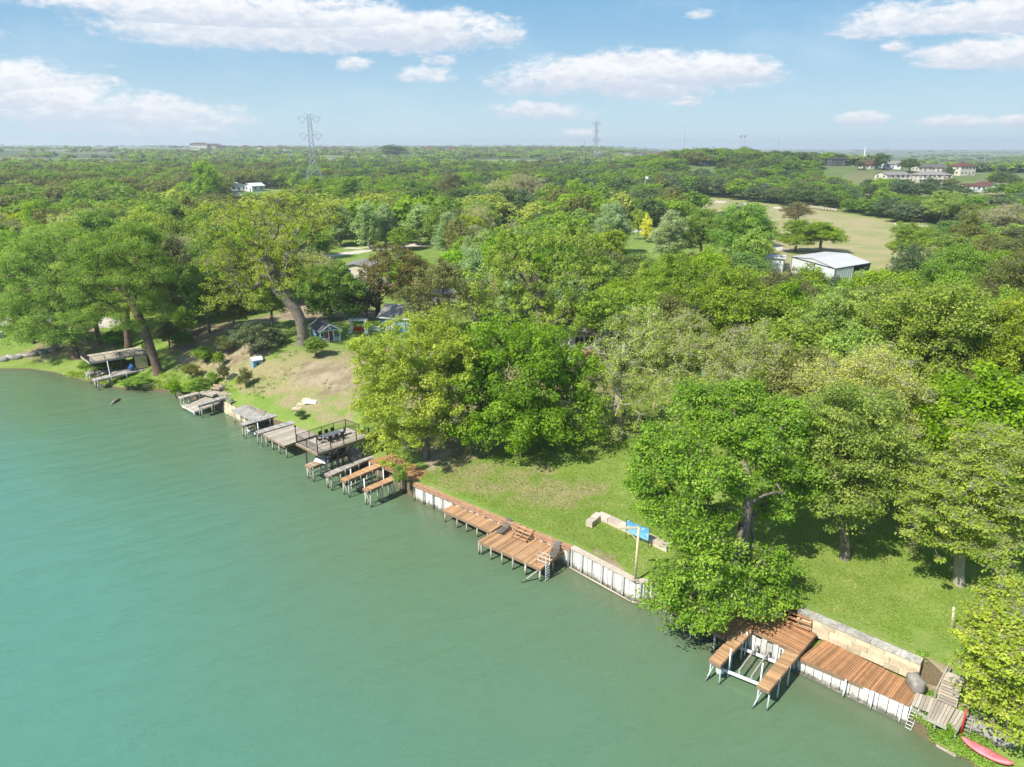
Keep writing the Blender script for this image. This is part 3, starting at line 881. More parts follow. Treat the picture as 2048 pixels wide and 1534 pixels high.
hero('budding_tree', 'half bare tree with tall grey twigs above the big tree by the deck', 'sparse', (1500,900),
     [(1500,860),(1496,800),(1490,750)],
     [(1480,700,60,55,1),(1530,730,45,50,0),(1450,770,50,50,0),(1500,800,55,40,0),(1440,690,40,40,2)],
     190, 17, r_base=.26, zmin=2)
hero('budding_tree', 'wide half bare tree with a fan of grey twigs right of the lawn trees', 'sparse', (1735,985),
     [(1735,950),(1732,900),(1726,850)],
     [(1720,760,90,60,1),(1640,770,55,55,0),(1800,780,55,60,0),(1740,850,85,50,-1),(1800,880,50,45,-2),(1660,850,50,40,0),(1760,720,60,35,2)],
     330, 18, r_base=.28, zmin=2)
hero('ash_tree', 'tall broad green tree rising behind the dark round tree', 'bright', (1078,735),
     [(1080,700),(1080,650),(1078,600)],
     [(1080,520,110,70,1),(990,560,60,60,0),(1160,560,65,60,0),(1070,620,100,50,-2),(1020,480,70,35,3),(1130,480,70,40,2),(1190,620,40,45,-1),(960,620,40,40,0)],
     340, 19, r_base=.6, zmin=3, shell=.24, lsz=1.2)
hero('pecan_tree', 'old pecan tree with a thick trunk that bends left above the blue playhouse', 'pecan', (606,690),
     [(605,665),(601,640),(590,617),(574,598),(556,580),(545,555)],
     [(530,490,90,65,0),(445,520,55,45,0),(480,440,65,42,2),(570,430,65,48,2),(630,450,50,42,1),(545,560,65,32,-2),(440,600,40,34,-2),(600,530,50,42,0),(660,430,38,34,3),(470,570,50,34,-1),(425,460,35,30,1)],
     430, 21, r_base=.95, zmin=4, crook=.26)
hero('cypress_tree', 'tall cypress with a thick leaning trunk standing right of the old two storey boathouse', 'cypress', (318,748),
     [(306,710),(292,670),(280,640),(268,610),(262,570)],
     [(250,490,85,34,1),(180,520,60,32,0),(300,530,55,34,0),(230,550,85,32,-1),(165,585,45,28,-1),(290,590,45,22,-1),(330,560,34,28,1),(205,625,55,26,-2),(270,465,50,24,2),(150,640,30,20,-1),(320,620,34,24,0),(250,650,30,16,-2)],
     520, 23, r_base=.72, zmin=4)
hero('cypress_tree', 'tall cypress whose trunk leans left of the old two storey boathouse', 'cypress', (155,716),
     [(142,690),(128,655),(118,620),(112,580),(104,540)],
     [(80,500,60,32,1),(30,530,45,30,0),(130,540,45,28,0),(70,580,65,26,-1),(20,600,40,25,-1),(90,630,60,30,-2),(45,665,45,26,-2),(125,665,36,22,-2),(10,640,40,28,0),(165,640,28,22,-1),(100,470,50,22,2),(150,600,30,22,-1),(-20,560,40,40,0)],
     560, 24, r_base=.85, zmin=3)
hero('cypress_tree', 'cypress with a straight brown trunk right behind the old two storey boathouse', 'cypress', (257,697),
     [(254,660),(252,620),(250,570)],
     [(255,540,40,28,0),(240,600,42,22,0),(270,500,35,25,0),(290,620,30,18,0)], 160, 25, r_base=.6, zmin=4)
hero('cypress_tree', 'small cypress with a slender trunk on the grass behind the rock edging', 'cypress', (68,688),
     [(62,665),(58,645),(54,620)], [(50,610,35,20,0),(30,640,30,18,0),(80,650,30,16,0),(70,590,30,20,0)], 80, 26, r_base=.35, zmin=2)
hero('cypress_tree', 'cypress with a crooked thin trunk between the two leaning cypresses', 'cypress', (203,688),
     [(196,670),(192,650),(186,620)], [(190,610,30,20,0),(175,640,28,16,0),(205,580,30,20,0)], 60, 27, r_base=.4, zmin=2)
hero('oak_tree', 'brown leaved round tree behind the white arbour', 'brown', (756,632),
     [(756,610),(757,590),(762,565)],
     [(790,530,55,30,1),(750,550,35,30,0),(830,545,35,30,0),(790,580,55,28,-1),(780,505,40,18,2)], 200, 29, r_base=.5, zmin=3, shell=.22, lsz=1.25)
hero('oak_tree', 'olive tree with a spreading open crown behind the blue cabin', 'olive', (870,665),
     [(870,640),(875,610),(882,590)],
     [(880,560,45,40,0),(830,590,35,30,0),(930,600,35,35,0),(870,620,55,25,-1),(900,540,30,20,2)], 170, 30, r_base=.42, zmin=2, lsz=1.2)
hero('elm_tree', 'dark green tree shading the blue playhouse from behind', 'dense', (664,642),
     [(662,620),(660,590),(660,570)],
     [(650,560,50,35,1),(700,580,35,35,0),(620,570,30,35,1),(690,620,40,25,0),(640,610,35,22,1)], 190, 31, r_base=.35, zmin=2, lsz=1.2)
hero('leaning_tree', 'windswept green tree whose bare crooked boughs cross in front of the brown porch', 'bright', (1225,760),
     [(1222,740),(1212,722),(1205,700),(1196,680),(1188,664)],
     [(1230,610,60,35,1),(1170,610,45,35,0),(1290,620,35,35,0),(1200,640,50,18,0),(1260,660,35,30,0),(1150,650,30,25,1)], 160, 32, r_base=.45, zmin=5, lsz=1.1)

# mid distance, read off the photo one by one: u, v of the foot, v of the top, width in px, kind, label
ROWS = [
 (360,650,470,120,'olive','tall olive green tree behind the leaning cypress',0),
 (420,668,520,110,'dense','dark green tree between the leaning cypress and the old pecan',1),
 (470,660,560,90,'olive','olive green tree directly left of the old pecan trunk',0),
 (545,655,540,100,'bright','green tree right behind the old pecan trunk',1),
 (1598,655,530,130,'bright','bright tree top directly below the left corner of the white shed',1),
 (1742,668,533,145,'yellow','yellow green tree top below the right corner of the white shed',1),
 (1665,650,552,115,'pine','grey green tree top below the front corner of the white shed',0),
 (1862,975,815,160,'bright','bright green tree filling the gap behind the spreading yellow green tree',0),
 (1590,915,690,190,'olive','olive green tree rising behind the big tree by the deck',1),
 (60,640,455,150,'bright','loose green tree behind the left cypress, at the left edge',0),
 (160,632,470,120,'olive','olive green tree between the two leaning cypresses',1),
 (735,640,560,60,'dark','dark evergreen beside the white arbour',0),
 (1835,850,545,300,'yellow','broad green tree with yellow tips, largest of the thicket right of the white shed',0),
 (1640,790,565,220,'bright','rounded bright green tree in front of the white shed',1),
 (1985,870,585,250,'yellow','green and yellow tree at the right edge below the pale dry tree',1),
 (1925,985,730,270,'bright','green tree at the back of the lawn near the right edge',0),
 (2045,1000,740,220,'bright','green tree cut by the right edge above the spreading yellow green tree',1),
 (1745,790,560,190,'bright','bright green tree between the white shed and the broad yellow tipped tree',0),
 (1450,760,520,230,'bright','loose green tree directly left of the white shed',0),
 (1550,720,530,180,'olive','olive tinted tree touching the left wall of the white shed',0),
 (1350,700,500,170,'bright','green tree right of the tall broad tree in the middle',1),
 (1285,690,590,130,'dense','dark green tree right of the brown porch',0),
 (2020,720,500,220,'olive','greyish green tree at the right edge behind the yellow tipped trees',1),
 (1895,680,480,170,'bright','green tree right of the white shed roof',0),
 (1800,640,478,100,'pine','grey green tree at the right end of the white shed roof',0),
 (1815,530,440,105,'yellow','yellow topped tree on the edge of the dry field',0),
 (1640,505,440,105,'bright','round bright tree between the dry field and the white shed',1),
 (1590,505,435,90,'bright','round tree at the left corner of the dry field',0),
 (1590,450,402,72,'brown','brown round tree standing in the dry field',0),
 (1480,540,400,150,'bright','bright green tree left of the dry field, largest of its row',1),
 (1400,525,410,120,'bright','green tree on the park grass left of the largest of its row',0),
 (1335,530,415,90,'silver','pale leafy tree beside the golden young tree',0),
 (1293,485,428,32,'gold','small golden yellow tree on the park grass',0),
 (1340,508,458,26,'gold','smallest yellow tree on the park grass, right of the golden one',1),
 (1275,480,412,44,'yellow','slim yellow green tree left of the golden one',0),
 (1225,510,400,90,'silver','pale green young tree left of the park grass',1),
 (1210,560,450,110,'yellow','yellow green tree at the left end of the park grass',0),
 (680,492,402,78,'silver','silvery poplar like tree, leftmost of the row along the pale drive',0),
 (738,498,400,64,'silver','pale green sycamore beside the pale drive, second from the left of its row',1),
 (772,490,402,56,'silver','pale green sycamore beside the pale drive, third of its row',0),
 (842,490,404,78,'silver','pale topped sycamore at the right end of the row along the pale drive',1),
 (808,500,452,64,'dense','low dark round tree in the row along the pale drive',0),
 (900,520,420,90,'silver','soft pale green tree right of the row along the pale drive',0),
 (880,500,412,70,'dense','dark green tree behind the pale topped sycamore',1),
 (420,420,318,62,'bright','tall rounded bright tree rising above the woods left of the pylon',1),
 (632,415,350,60,'bright','bright green tree hiding the foot of the pylon',0),
 (700,430,350,85,'bright','round bright green tree right of the pylon',1),
 (1150,430,355,62,'bright','round bright green tree left of the flagpole',0),
 (1095,440,365,66,'bright','bright green tree next left of the round one by the flagpole',1),
 (1050,420,345,100,'bare','grey twiggy tree in the middle distance',0),
 (1000,425,355,80,'bare','grey twiggy tree with a bare top in the middle distance',1),
 (905,410,342,90,'olive','olive green tree in the middle distance above the pale sycamores',0),
 (960,480,395,100,'bright','soft bright tree behind the tall broad tree in the middle',0),
 (230,520,410,160,'dense','dark green tree with a flat wide crown in the left woods',0),
 (2000,500,405,120,'bare','pale dry tree standing against the green at the right edge',1),
 (1930,520,420,80,'olive','dull green tree between the pale dry tree and the yellow topped tree',0),
 (1880,450,378,90,'bright','green tree at the far edge of the dry field below the long apartment block',1),
 (1760,428,372,64,'bright','yellowish green tree at the far edge of the dry field',0),
 (1760,340,304,38,'dark','big dark round oak on the ridge beside the white steeple',0),
 (1818,346,316,42,'dark','wide dark oak on the ridge right of the big round one',1),
 (1720,340,320,22,'dark','small dark oak left of the big round oak on the ridge',0),
 (1895,360,332,24,'dark','small dark oak in front of the cream house with the maroon roof',1),
 (785,312,289,58,'dark','dark oak clump standing on the horizon right of the pylon',0),
]
for (u, vb, vt, wd, kd, lb, vr) in ROWS:
    tree(u, vb, vt, wd, kd, lb, vr)

# shrubs on the left bank
SHR = [(548,690,655,60,'pine','grey green shrub directly left of the foot of the old pecan'),
       (455,705,670,60,'olive','olive shrub on the shaded bank left of the large grey green shrub'),
       (410,725,690,50,'bright','leafy green shrub on the bank above the leaning cypress roots'),
       (385,760,725,44,'olive','olive weedy shrub between the driftwood and the grey dock'),
       (425,770,742,36,'bright','bright shrub on the bank just above the grey dock'),
       (365,700,660,50,'dense','dark shrub behind the thin yellow leaved tree'),
       (235,690,660,60,'dense','dark green shrub behind the old boathouse deck'),(632,714,672,52,'dense','dark leafy round shrub in front of the blue playhouse'),
       (508,708,640,110,'pine','large grey green shrub left of the old pecan trunk'),
       (440,735,700,28,'bright','small bright shrub left of the blue and white dog house'),
       (492,775,732,36,'olive','thin leafy shrub above the stone steps'),
       (450,765,726,30,'olive','sprawling shrub left of the stone steps'),
       (602,840,818,24,'dark','dark round bush at the back of the wide plank deck'),
       (210,742,712,100,'dense','tangled green shrub at the water left of the old boathouse'),
       (275,772,750,70,'bright','leafy shrub on the shore under the old boathouse'),
       (400,790,755,60,'bright','bright leafy shrub on the bank behind the grey dock'),
       (352,795,758,44,'bright','bright weedy shrub by the driftwood on the shore'),
       (800,975,925,34,'bright','bright green vine clump hanging under the red deck'),
       (372,672,612,56,'bright','small round tree on the bank above the leaning cypress'),
       (340,700,640,60,'olive','thin yellow leaved tree right of the leaning cypress'),
       (745,905,862,34,'yellow','bright bush beside the stairs of the two storey dock'),
       (1893,1482,1454,30,'bright','weedy bush growing below the small grey jetty')]
for i, (u, vb, vt, wd, kd, lb) in enumerate(SHR):
    t = tree(u, vb, vt, wd, kd, lb, i % 2, name='shrub', cat='shrub')
# ------------------------------------------------------------ the woods between
rng = np.random.default_rng(42)
_b = [(-400,640),(0,625),(200,622),(300,640),(400,640),(500,625),(600,612),(700,600),(760,575),(860,610),(960,680),(1120,720),(1240,700),(1330,760),(1500,830),(1600,850),(1800,880),(2048,960),(2600,980)]
BU = np.array([p[0] for p in _b]); BV = np.array([p[1] for p in _b])
PARK = [(1195,455),(1470,455),(1480,480),(1400,520),(1330,560),(1225,540),(1190,480)]
DRIVE = [(630,485),(905,476),(905,500),(870,520),(700,540),(630,530)]
YARD = [(450,375),(600,380),(600,400),(450,430)]
# windows through which the photo shows something: u0, v0, u1, v1, distance of that thing
KEEP = [(1578,486,1740,560,163),(462,362,590,384,450),(600,222,650,350,400),(690,512,730,552,172),(612,632,690,690,112),(690,635,740,680,112),
        (760,612,820,665,112),(1550,400,1930,520,180),(1170,655,1215,745,90),(1730,330,2020,390,430),(1200,458,1440,490,215),
        (1005,418,1035,438,300),(962,410,990,436,220),(1284,350,1296,385,330),(690,486,860,504,230),(1270,430,1345,500,200),
        (1570,400,1700,425,260),(1850,395,1890,420,300),(1900,348,2048,384,400),(1575,404,1680,428,360),(1390,392,1560,412,330),(0,298,340,308,1400),(1130,300,1200,318,600),(1330,318,1430,335,600),(1655,310,1960,352,620),(1000,318,1085,340,380),(440,330,470,380,320)]
kinds_l = ['olive','olive','yellow','bright','bright','bare','dense','sparse']
def kind_at(u, r, rg):
    if r > 330: return rg.choice(['dark','dark','dark','olive','dense','pine'])
    if u < 560: return rg.choice(kinds_l)
    if u < 900: return rg.choice(['dense','bright','olive','dark','bright','yellow','bare'])
    if u < 1350: return rg.choice(['bright','olive','dense','bright','bare','silver','yellow'])
    if r > 240: return rg.choice(['dark','dense','olive','olive','bright','dark','bare'])
    return rg.choice(['bright','dense','yellow','bright','olive'])
taken = [tuple(p) for p in TREES]
T0 = np.array(taken)
cand = []
N = 80000
uu = rng.uniform(-250, 2300, N); r_ = np.sqrt(rng.uniform(60**2, 780**2, N))
az_ = np.arctan((uu-1024)/FPX/CP)
cx = r_*np.sin(az_); cy = r_*np.cos(az_)
cz = hgt(cx, cy)
cu, cv, cd = proj(cx, cy, cz)
ca, cb = ab(cx, cy); ct = cb - np.interp(ca, SA, SB)
ok = (ct > 9) & (cv < np.interp(cu, BU, BV)) & (cu > -200) & (cu < 2250)
ok &= ~inpoly(cx, cy, FIELD)
for pl in (PARK, DRIVE, YARD): ok &= ~inpoly(cu, cv, pl)
# open ground between the ridge houses
ok &= ~((cu > 1675) & (cv < 402) & (r_ > 500) & (rng.random(N) < .985))
ok &= ~((cu > 1675) & (r_ > 620))
ii = np.nonzero(ok)[0]
grid = {}
def near(x, y, s):
    gx, gy = int(x//12), int(y//12)
    for i in (-1,0,1):
        for j in (-1,0,1):
            for (a_, b_, s_) in grid.get((gx+i, gy+j), ()):
                if (a_-x)**2+(b_-y)**2 < (.5*(s+s_))**2: return True
    return False
def put(x, y, s): grid.setdefault((int(x//12), int(y//12)), []).append((x, y, s))
for (x, y) in taken: put(x, y, 8)
fill = []
for i in ii:
    x, y, r = cx[i], cy[i], r_[i]
    s = 8.0 if r < 190 else 10.6
    if near(x, y, s): continue
    h = (rng.uniform(9, 15) + (3.5 if cu[i] < 560 and r < 280 else 0)) if r < 330 else rng.uniform(8, 13)
    wdt = rng.uniform(10, 16) if r < 190 else rng.uniform(12, 20)
    if cu[i] > 1500 and r > 220: h = rng.uniform(6.5, 11)
    u0, vt, _ = proj(x, y, cz[i]+h); hw = wdt/2/cd[i]*FPX
    bad = False
    for (a0, b0, a1, b1, dd) in KEEP:
        if cd[i] < dd and u0+hw > a0 and u0-hw < a1 and cv[i] > b0 and vt < b1:
            # allow a lower tree where the crown can stay under the window
            bad = True; break
    if bad: continue
    put(x, y, s)
    fill.append((cd[i], x, y, cz[i], h, wdt, cu[i], r))
fill.sort()
nind = 300 - len(TREES) + 15
LBL = {
 'olive': 'olive green tree in the woods behind the bank', 'yellow': 'yellow green tree in the woods behind the bank', 'bright': 'bright green tree in the woods behind the bank',
 'bare': 'grey twiggy nearly bare tree in the woods behind the bank', 'dense': 'dark green full crowned tree in the woods behind the bank', 'sparse': 'thin budding tree in the woods behind the bank',
 'dark': 'dark oak in the belt of woods beyond the park', 'pine': 'grey green cedar in the woods', 'silver': 'pale silvery young tree in the woods by the park'}
def region(u, r):
    a = 'left' if u < 560 else ('middle' if u < 1200 else 'right')
    return a
WHERE = {'left': 'left woods behind the cypresses', 'middle': 'woods between the pylon and the tall broad tree', 'right': 'woods around the white shed and park'}
for (d, x, y, z, h, wdt, u, r) in fill[:nind]:
    kd = str(kind_at(u, r, rng)); var = int(rng.integers(0, 2))
    wpx = wdt/d*FPX
    tier = 0 if wpx > 110 else (1 if wpx > 46 else 2)
    tme, cme = proto(kd, var, tier)
    sx = wdt/9.6 if kd not in ('silver','gold') else wdt*.62/6
    wh = WHERE[region(u, r)]
    nm = {'olive':'olive green crowned','yellow':'yellow green','bright':'bright green','bare':'grey twiggy nearly bare','dense':'dark green full crowned','sparse':'thin budding','dark':'very dark','pine':'grey green','silver':'pale silvery'}[kd]
    place_tree({'silver':'sycamore','dark':'live_oak','bare':'bare_tree','sparse':'budding_tree','pine':'cedar_tree'}.get(kd, 'tree'),
               '%s tree in the %s' % (nm, wh), tme, cme, (x, y, z-.1), float(rng.uniform(0, 6.28)), sx, h/10.2, group='%s trees in the %s' % (nm, wh))
print('individual trees', len(TREES), 'fill total', len(fill))

# ---- far woods that read as one mass
def far_wood(name, items, label, lod):
    """items: x, y, z, h, w, kind index"""
    groups = {}
    for it in items: groups.setdefault(it[5], []).append(it)
    mats = ['olive','bright','dense','dark','pale','pine']
    Vs = []; Ts = []; Ms = []
    for kd, its in groups.items():
        its_a = np.array([q[:5] for q in its])
        n = len(its_a)
        np_, m_, ls = lod
        for var in range(4):
            sel = its_a[var::4]
            if not len(sel): continue
            rg = np.random.default_rng(900+var+kd*10)
            lob = [(0,0,.60,.34,.34,.30),(.22,.05,.5,.25,.25,.25),(-.2,.15,.55,.25,.25,.25),(.02,-.24,.5,.25,.25,.22),(.05,.1,.8,.22,.22,.16)]
            pf = sample_lobes(rg, lob, np_, 0, .08, .28)
            V2, F2, T2 = leaves_np(rg, pf, np.full(len(pf), .17), m_, ls, .8)
            # instance
            cs = np.cos(rg.uniform(0, 6.28, len(sel))); sn = np.sqrt(1-cs**2)
            W = sel[:, 4][:, None]; H = sel[:, 3][:, None]
            X = (V2[None,:,0]*cs[:,None]-V2[None,:,1]*sn[:,None])*W + sel[:,0][:,None]
            Y = (V2[None,:,0]*sn[:,None]+V2[None,:,1]*cs[:,None])*W + sel[:,1][:,None]
            Zc = V2[None,:,2]*H + sel[:,2][:,None]
            Vs.append(np.stack([X,Y,Zc],2).reshape(-1,3)); 
            tj = rg.uniform(-.16,.16,len(sel))
            Ts.append(np.clip(T2[None,:]*.4+.3+tj[:,None], 0, 1).ravel()); Ms.append(np.full(len(Vs[-1])//4, kd))
    V_ = np.concatenate(Vs); T_ = np.concatenate(Ts); M_ = np.concatenate(Ms)
    me = mesh_np(name, V_, np.arange(len(V_)).reshape(-1,4), LM[mats[0]], tint=T_)
    for q in mats[1:]: me.materials.append(LM[q])
    me.polygons.foreach_set('material_index', M_.astype(np.int32))
    return tag(link(name, me), label, None, None, 'stuff')
rest = fill[nind:]
items = []
for (d, x, y, z, h, wdt, u, r) in rest:
    if r > 330: kd = int(rng.choice([3,3,0,2,1,5,2])) if u > 560 else int(rng.choice([0,1,0,2,2,3,0]))
    elif u < 560: kd = int(rng.choice([0,0,1,4,2]))
    elif u < 1350: kd = int(rng.choice([0,1,2,3,4]))
    else: kd = int(rng.choice([0,2,3,1,3,5]))
    items.append((x, y, z, h, wdt*1.08, kd))
far_wood('far_woods', items, 'dense woods of dark and olive trees beyond the park', (70, 30, .095))
# scrub and tree lines out to the hills
items = []
M = 26000
r2 = 760*np.exp(rng.uniform(0, math.log(7000/760), M)); u2 = rng.uniform(-150, 2200, M)
a2_ = np.arctan((u2-1024)/FPX/CP); x2 = r2*np.sin(a2_); y2 = r2*np.cos(a2_)
z2 = hgt(x2, y2)
dn_ = vnoise(x2/300, y2/160, 4) + .6*vnoise(x2/90, y2/70, 6)
thr = np.where(u2 > 1500, .15, .02)
thr = thr + sstep(1100,3000,r2)*.55
thr = np.where((u2 > 1650) & (r2 < 1000), .55, thr)
thr = np.where((u2 > 950) & (u2 < 1680) & (r2 < 830), -2, thr)
thr = np.where((u2 < 340) & (r2 > 1000) & (r2 < 1700), .7, thr)
keepm = dn_ > thr
p_keep = np.clip(1.0 - (r2-1500)/9000, .45, 1)
keepm &= rng.random(M) < p_keep
for x, y, z, r in zip(x2[keepm], y2[keepm], z2[keepm], r2[keepm]):
    s = 1.0 if r < 1500 else 1.0 + (r-1500)/2200
    items.append((x, y, z, rng.uniform(5, 10)*(1+.0*s), rng.uniform(9, 15)*s, int(rng.choice([3,0,2,5,1]))))
print('distant', len(items))
far_wood('distant_woods', items, 'distant tree lines and scrub towards the horizon', (18, 9, .24))
# ------------------------------------------------------------ low growth nobody could count
def scatter_stuff(name, label, pts, rad, m, ls, fz, matn, seed, up=.5, aspect=.5):
    rg = np.random.default_rng(seed)
    V_, F_, T_ = leaves_np(rg, pts, rad, m, ls, fz, up, aspect)
    return tag(link(name, mesh_np(name, V_, F_, LM[matn], tint=T_)), label, None, None, 'stuff')
def shore_pts(u0, u1, t0, t1, n, seed, zoff=.1):
    rg = np.random.default_rng(seed)
    a = rg.uniform(shore_a(u0), shore_a(u1), n); t = t0 + (t1-t0)*rg.random(n)**1.5
    x, y = xy(a, np.interp(a, SA, SB)+t); z = hgt(x, y)+zoff
    return np.stack([x, y, z], 1), rg
p, rg = shore_pts(130, 445, .1, 4.5, 420, 5, .25); nz = vnoise(p[:,0]/2.5, p[:,1]/2.5, 9); p = p[nz > -.25]
scatter_stuff('bank_weeds', 'bright leafy weeds along the left shore', p, .35+.45*rg.random(len(p)), 34, .20, .75, 'bright', 6)
p, rg = shore_pts(345, 700, 3, 22, 700, 15, .12); nz = vnoise(p[:,0]/3, p[:,1]/3, 19); p = p[nz > .1]
scatter_stuff('slope_weeds', 'low weeds scattered over the dry slope', p, .25+.35*rg.random(len(p)), 20, .15, .5, 'olive', 7)
p, rg = shore_pts(1827, 1985, .1, 5, 420, 25, .12)
pu, pv, _ = proj(p[:,0], p[:,1], p[:,2]); nz = vnoise(p[:,0]/1.6, p[:,1]/1.6, 29); p = p[(nz > -.35)]
scatter_stuff('bank_grass', 'bright grass and weeds on the bank by the pink kayak', p, .25+.3*rg.random(len(p)), 40, .13, .7, 'bright', 8)
# mown grass blades on the lawns near the camera
rg = np.random.default_rng(77)
n = 190000
a = rg.uniform(shore_a(620), shore_a(2045)+14, n); t = 1.2 + 62*rg.random(n)**1.1
x, y = xy(a, np.interp(a, SA, SB)+t)
tw = np.interp(a, WA, WT); ins = (a > WA[0]-.3) & (a < WA[-1]+.3)
k_ = ~(ins & (t < tw+1.0)) & ~((a > shore_a(1815)) & (t < 8)) & ~((a < shore_a(830)) & (t < 9))
dn_ = vnoise(x/1.1, y/1.1, 33) + .5*vnoise(x/4, y/4, 34)
p = np.stack([x, y, hgt(x, y)+.03], 1)[k_]
V_, F_, T_ = leaves_np(rg, p, np.full(len(p), .14), 3, .115, .2, 1.3, .5)
gmat = leaf_mat('lawn_blades', (.14,.225,.036), (.22,.30,.068), (.32,.32,.12), trans=.3)
LM['lawn'] = gmat
tag(link('lawn_grass', mesh_np('lawn_grass', V_, F_, gmat, tint=np.repeat(np.clip(.5+.5*vnoise(p[:,0]/1.3,p[:,1]/1.3,41)+rg.uniform(-.2,.2,len(p)),0,1), 12))), 'short mown grass of the lawns beside the river', None, None, 'stuff')
# ------------------------------------------------------------ materials of the built things
M = {
 'red':   mat('stained_red_wood', (.38,.20,.098), .75, (.28,.145,.07), 1.2, .8, .30, 9, .14, stretch=(1,1,1), spec=.15),
 'brown': mat('stained_brown_wood', (.43,.262,.138), .75, (.33,.195,.10), 1.0, .8, .30, 9, .14, spec=.15),
 'tan':   mat('bare_tan_wood', (.36,.275,.185), .8, (.29,.215,.145), 1.0, .8, .30, 9, .14, spec=.15),
 'pale':  mat('silvered_plank_wood', (.43,.375,.30), .85, (.33,.285,.225), .8, .8, .28, 9, .14, spec=.12),
 'grey':  mat('weathered_grey_wood', (.36,.335,.29), .85, (.24,.225,.20), 1.1, .8, .28, 9, .18, spec=.12),
 'dgrey': mat('old_dark_wood', (.17,.15,.125), .85, (.10,.09,.075), 1.1, .8, .25, 9, .2, spec=.12),
 'fascia':mat('edge_board_wood', (.27,.185,.115), .8, (.18,.12,.08), 1.4, .8, .15, 9, .15, spec=.15),
 'pile':  mat('wooden_piling', (.44,.42,.36), .85, (.25,.23,.19), 3.0, .9, .25, 14, .2, wet=((.035,.05,.025), .75, .9), spec=.15),
 'pipe':  mat('galvanised_pipe', (.46,.50,.48), .45, (.36,.39,.38), 3.0, .7, .12, 14, .1, metallic=.25, wet=((.045,.06,.03), .45, .9)),
 'dpile': mat('dark_steel_post', (.055,.045,.04), .5, (.09,.055,.04), 3.0, .7, .1, 14, .1, wet=((.20,.20,.15), .9, .8)),
 'white': mat('white_seawall_paint', (.68,.66,.61), .6, (.48,.45,.39), 1.3, .7, .08, 6, .14, wet=((.10,.085,.055), .75, .9), spec=.25),
 'board': mat('whitewashed_boards', (.68,.66,.62), .75, (.50,.48,.43), 1.6, .8, .3, 8, .2, wet=((.09,.085,.055), .6, .9), spec=.2),
 'cap':   mat('seawall_cap_wood', (.42,.25,.15), .8, (.27,.15,.09), 2.0, .8, .2, 9, .15, spec=.15),
 'capw':  mat('pale_seawall_cap', (.50,.43,.35), .8, (.40,.33,.26), 2.0, .8, .2, 9, .15, spec=.15),
 'stone': mat('cream_limestone', (.58,.49,.34), .85, (.44,.36,.24), 1.1, .8, .25, 6, .2, bump=.5, spec=.15),
 'coping':mat('stained_limestone', (.50,.47,.41), .9, (.22,.21,.19), 1.6, .9, .2, 6, .3, bump=.5, spec=.12),
 'rock':  mat('grey_rock', (.30,.28,.245), .9, (.16,.15,.13), 1.6, .9, .3, 6, .3, bump=.6, spec=.12),
 'conc':  mat('weathered_concrete', (.40,.385,.345), .9, (.22,.21,.185), .8, .9, .15, 6, .3, bump=.3, spec=.12),
 'wp':    mat('white_paint', (.66,.67,.66), .5, (.56,.57,.56), 2.0, .5, .08, 8, .06),
 'bp':    mat('blue_paint', (.085,.20,.34), .55, (.07,.165,.29), 2.0, .6, .12, 8, .08),
 'lbp':   mat('light_blue_paint', (.16,.36,.55), .55, (.12,.28,.45), 2.0, .6, .1, 8, .08),
 'redp':  mat('red_paint', (.42,.035,.02), .5, (.33,.03,.02), 2.0, .5, .1, 8, .05),
 'cream': mat('cream_paint', (.60,.49,.31), .6, (.50,.40,.25), 2, .5, .08, 8, .08),
 'kayak': mat('faded_pink_plastic', (.74,.22,.25), .45, (.58,.09,.10), 1.2, .8, .1, 8, .06, spec=.5),
 'black': mat('black_iron', (.018,.018,.019), .5, (.03,.028,.026), 3.0, .5, .1, 14, .1),
 'glass': mat('window_glass', (.03,.045,.055), .08, (.02,.03,.04), 1.0, .5, .1, 8, .0, spec=.8),
 'shing': mat('grey_shingles', (.13,.125,.12), .9, (.085,.08,.08), 1.6, .8, .2, 7, .4, spec=.1),
 'shing2':mat('light_grey_shingles', (.24,.225,.205), .9, (.17,.16,.15), 1.6, .8, .2, 7, .3, spec=.1),
 'maroon':mat('maroon_roof', (.13,.055,.045), .85, (.09,.045,.04), 1.0, .8, .1, 5, .2, spec=.1),
 'creamw':mat('cream_stucco', (.56,.51,.41), .85, (.48,.43,.34), .5, .6, .08, 3, .08, spec=.1),
 'tanw':  mat('tan_stucco', (.42,.34,.25), .85, (.35,.28,.20), .5, .6, .08, 3, .08, spec=.1),
 'dkw':   mat('charcoal_wall', (.07,.07,.075), .8, (.05,.05,.05), .5, .6, .08, 3, .08, spec=.1),
 'metal': mat('white_ribbed_metal', (.60,.61,.61), .5, (.52,.53,.54), .6, .6, .15, 4, .05, spec=.35),
 'mroof': mat('pale_metal_roof', (.50,.48,.45), .45, (.44,.43,.41), .3, .7, .1, 3, .05, spec=.4),
 'broof': mat('blue_metal_roof', (.30,.40,.55), .45, (.25,.34,.48), .3, .7, .1, 3, .05, spec=.4),
 'steel': mat('pylon_steel', (.34,.37,.38), .5, (.28,.31,.32), .5, .6, .1, 3, .1, metallic=.3),
 'boatb': mat('black_boat_hull', (.035,.036,.04), .25, (.05,.05,.055), 1.0, .5, .05, 8, .03, spec=.6),
 'boatw': mat('white_boat_hull', (.62,.62,.60), .3, (.55,.55,.53), 1.0, .5, .05, 8, .03, spec=.5),
 'bale':  mat('straw_bale', (.40,.36,.26), .95, (.30,.27,.20), 2.0, .8, .25, 6, .3, spec=.05),
 'tarp':  mat('blue_tarp', (.03,.10,.30), .5, (.02,.07,.22), 2.0, .6, .1, 8, .05),
 'drift': mat('driftwood', (.30,.25,.19), .9, (.18,.15,.11), 3.0, .8, .2, 9, .3, spec=.1),
}
RR = random.Random(5)
def lerp(a, b, t): return a*(1-t)+b*t
